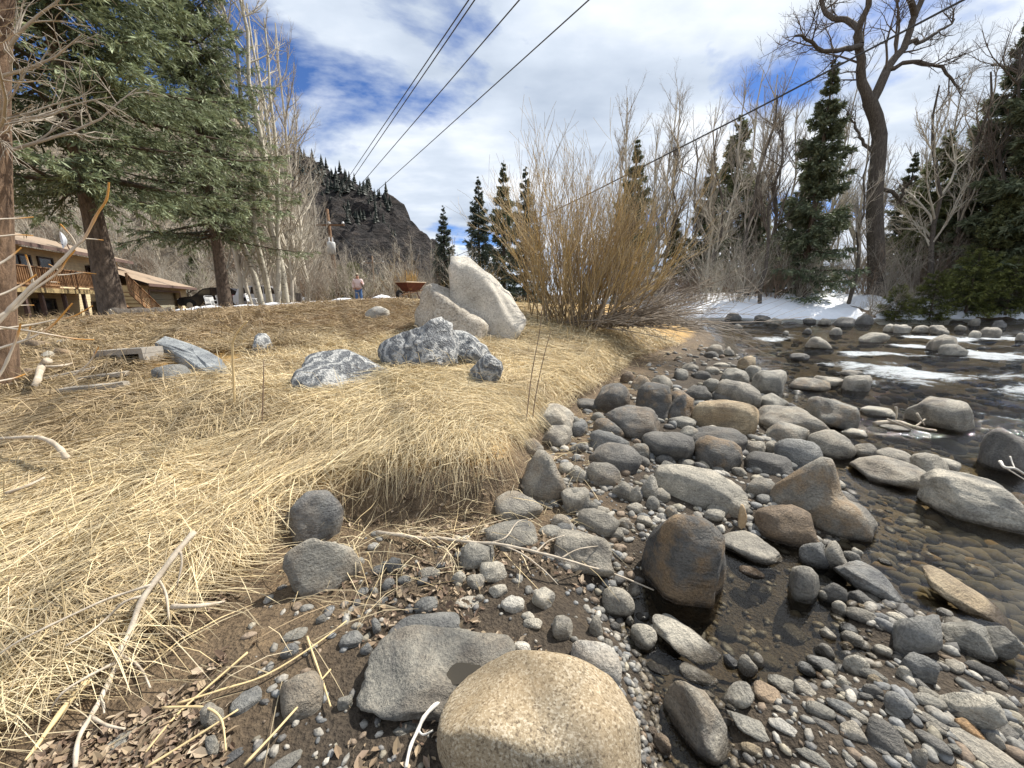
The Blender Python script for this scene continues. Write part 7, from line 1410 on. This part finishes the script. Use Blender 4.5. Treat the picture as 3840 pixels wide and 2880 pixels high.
# log at the rim of the yard, wooden post stump
A, B = at_y(112, 314.5, 9.2), at_y(170, 312.5, 10.2); t = thing('log', 'rough dark log lying on the rim of the slope', 'log', tuple(A)); limb(np.array([A, A * 0.6 + B * 0.4, A * 0.25 + B * 0.75, B]), 0.15, 0.13, M_COTTON, 'trunk', t, 10)
for p_, s in ((A, -1), (B, 1)): d = (B - A) / np.linalg.norm(B - A); MB().tube([p_ - A + d * s * 0.001, p_ - A + d * s * 0.03], 0.135, 10).build('cut_end', M_GREYW, t)
p_ = at_y(299.5, 309, 17); o = MB().box((0, 0, 0.3), (0.2, 0.16, 0.75)).box((0, 0, 0.62), (0.22, 0.18, 0.06)).build('wooden_post', M_COTTON, None, loc=tuple(p_), rot=(0.03, 0.05, 0.3)); tag(o, 'short dark wooden post beside the aspen clump', 'post')
# trunk at the left edge with bare overhanging branches
tb = hit(4, 392, water=False); ty_ = tb[1]; tpp = np.array([at_y(u, v, ty_) for u, v in ((-8, 402), (-11, 330), (-13, 250), (-14, 170), (-14, 90), (-9, 0), (2, -120), (20, -260))]); tb = tpp[0].copy(); om, sk = woody(tpp - tb, 0.19, [(22, 0.45, 1, 1.0, 0.36, 0.02, 0.12, 7), (8, 0.2, 1, 0.7, 0.42, -0.03, 0.15, 5), (6, 0.1, 1, 0.6, 0.5, -0.05, 0.15, 4)], 405, (12, 6, 4, 3), 0.09, 0.003)
t = thing('bark_tree', 'rough brown tree trunk at the edge of view with bare overhead branches', 'tree', tuple(tb)); v_, f_ = om[0]; obj('trunk', mesh_np('edge_trunk', v_, [f_], mat_bark('brown_bark', (0.10, 0.065, 0.045), (0.30, 0.20, 0.13), (6, 6, 1.2)), True), t); v_, f_ = join(om[1:]); obj('crown', mesh_np('edge_crown', v_, [f_], M_GREYTWIG, True), t)
# sapling with orange-tipped twigs close to the camera
def sapling():
    m_ = mat_vcol('sapling_bark', 0.5, 0.0, 0.4); base = hit(-70, 560); t = thing('sapling', 'close pale sapling with forked orange-tipped twigs', 'sapling', tuple(base)); T6 = lambda x, y: ((0.5124 * x) / 3.75, (650 + 0.5124 * y) / 3.75)
    W_ = [([(-260, 1330), (0, 1075), (100, 960), (240, 820), (400, 690), (555, 530), (620, 470), (710, 300), (780, 190), (797, 65)], 1.9, 0.011, 0.004), ([(-260, 1250), (0, 1045), (110, 985), (230, 865), (420, 730), (480, 640), (550, 560)], 1.9, 0.009, 0.004), ([(-260, 1090), (0, 1125), (250, 1160), (540, 1210), (690, 1217)], 1.8, 0.006, 0.003), ([(-260, 1380), (0, 1280), (200, 1215), (370, 1125), (530, 950)], 1.85, 0.007, 0.004), ([(-200, 1180), (0, 1140), (250, 1105), (390, 1075), (540, 1045), (680, 968)], 2.0, 0.006, 0.003), ([(-260, 960), (0, 890), (150, 820), (268, 740)], 1.8, 0.006, 0.003), ([(-260, 790), (0, 660), (90, 600), (157, 543)], 1.8, 0.006, 0.003), ([(-200, 470), (0, 460), (120, 450), (243, 456)], 2.0, 0.005, 0.0025), ([(-200, 350), (0, 335), (130, 330), (245, 320)], 2.0, 0.005, 0.0025), ([(-120, 1600), (0, 1470), (70, 1330), (130, 1180), (150, 1100)], 1.7, 0.007, 0.003), ([(-160, 1560), (0, 1520), (100, 1500), (185, 1470)], 1.7, 0.005, 0.003),
          ([(555, 530), (520, 460), (440, 370)], 1.9, 0.006, 0.003), ([(620, 478), (690, 482), (758, 490)], 1.9, 0.0035, 0.002), ([(242, 815), (232, 740), (205, 650), (188, 595)], 1.9, 0.005, 0.003), ([(420, 745), (500, 740), (600, 728), (705, 736)], 1.9, 0.0035, 0.002), ([(440, 720), (400, 690), (355, 664)], 1.9, 0.003, 0.002), ([(370, 795), (440, 798)], 1.9, 0.003, 0.002), ([(135, 968), (190, 965), (250, 965)], 1.9, 0.003, 0.002), ([(200, 1215), (215, 1170), (222, 1120)], 1.85, 0.005, 0.003), ([(540, 1480), (640, 1400), (690, 1330), (722, 1330 - 60)], 2.6, 0.006, 0.003)]
    PALE, ORNG = np.array((0.52, 0.45, 0.36)), np.array((0.52, 0.25, 0.05))
    for pts, y, r0, r1 in W_:
        Q = smooth([at_y(*T6(*q), y + 0.0004 * q[0]) for q in pts]); n = len(Q); f = np.linspace(0, 1, n); r = (r0 * (1 - f) + r1 * f) * (1 + 0.25 * (np.arange(n) % 5 == 2)); v_, f_ = tubes((Q - base)[None], r[None], 6)
        w_ = np.repeat(sstep(0.55, 0.85, f), 6)[:, None]; c = PALE * (1 - w_) + ORNG * w_; obj('twig', mesh_np('twig', v_, [f_], m_, True, c), t)
    q0 = at_y(*T6(-260, 1330), 1.9); limb(np.array([base, (base + q0) / 2 + [0.02, 0, 0], q0]), 0.013, 0.010, M_DRY, 'stem', t)
sapling()
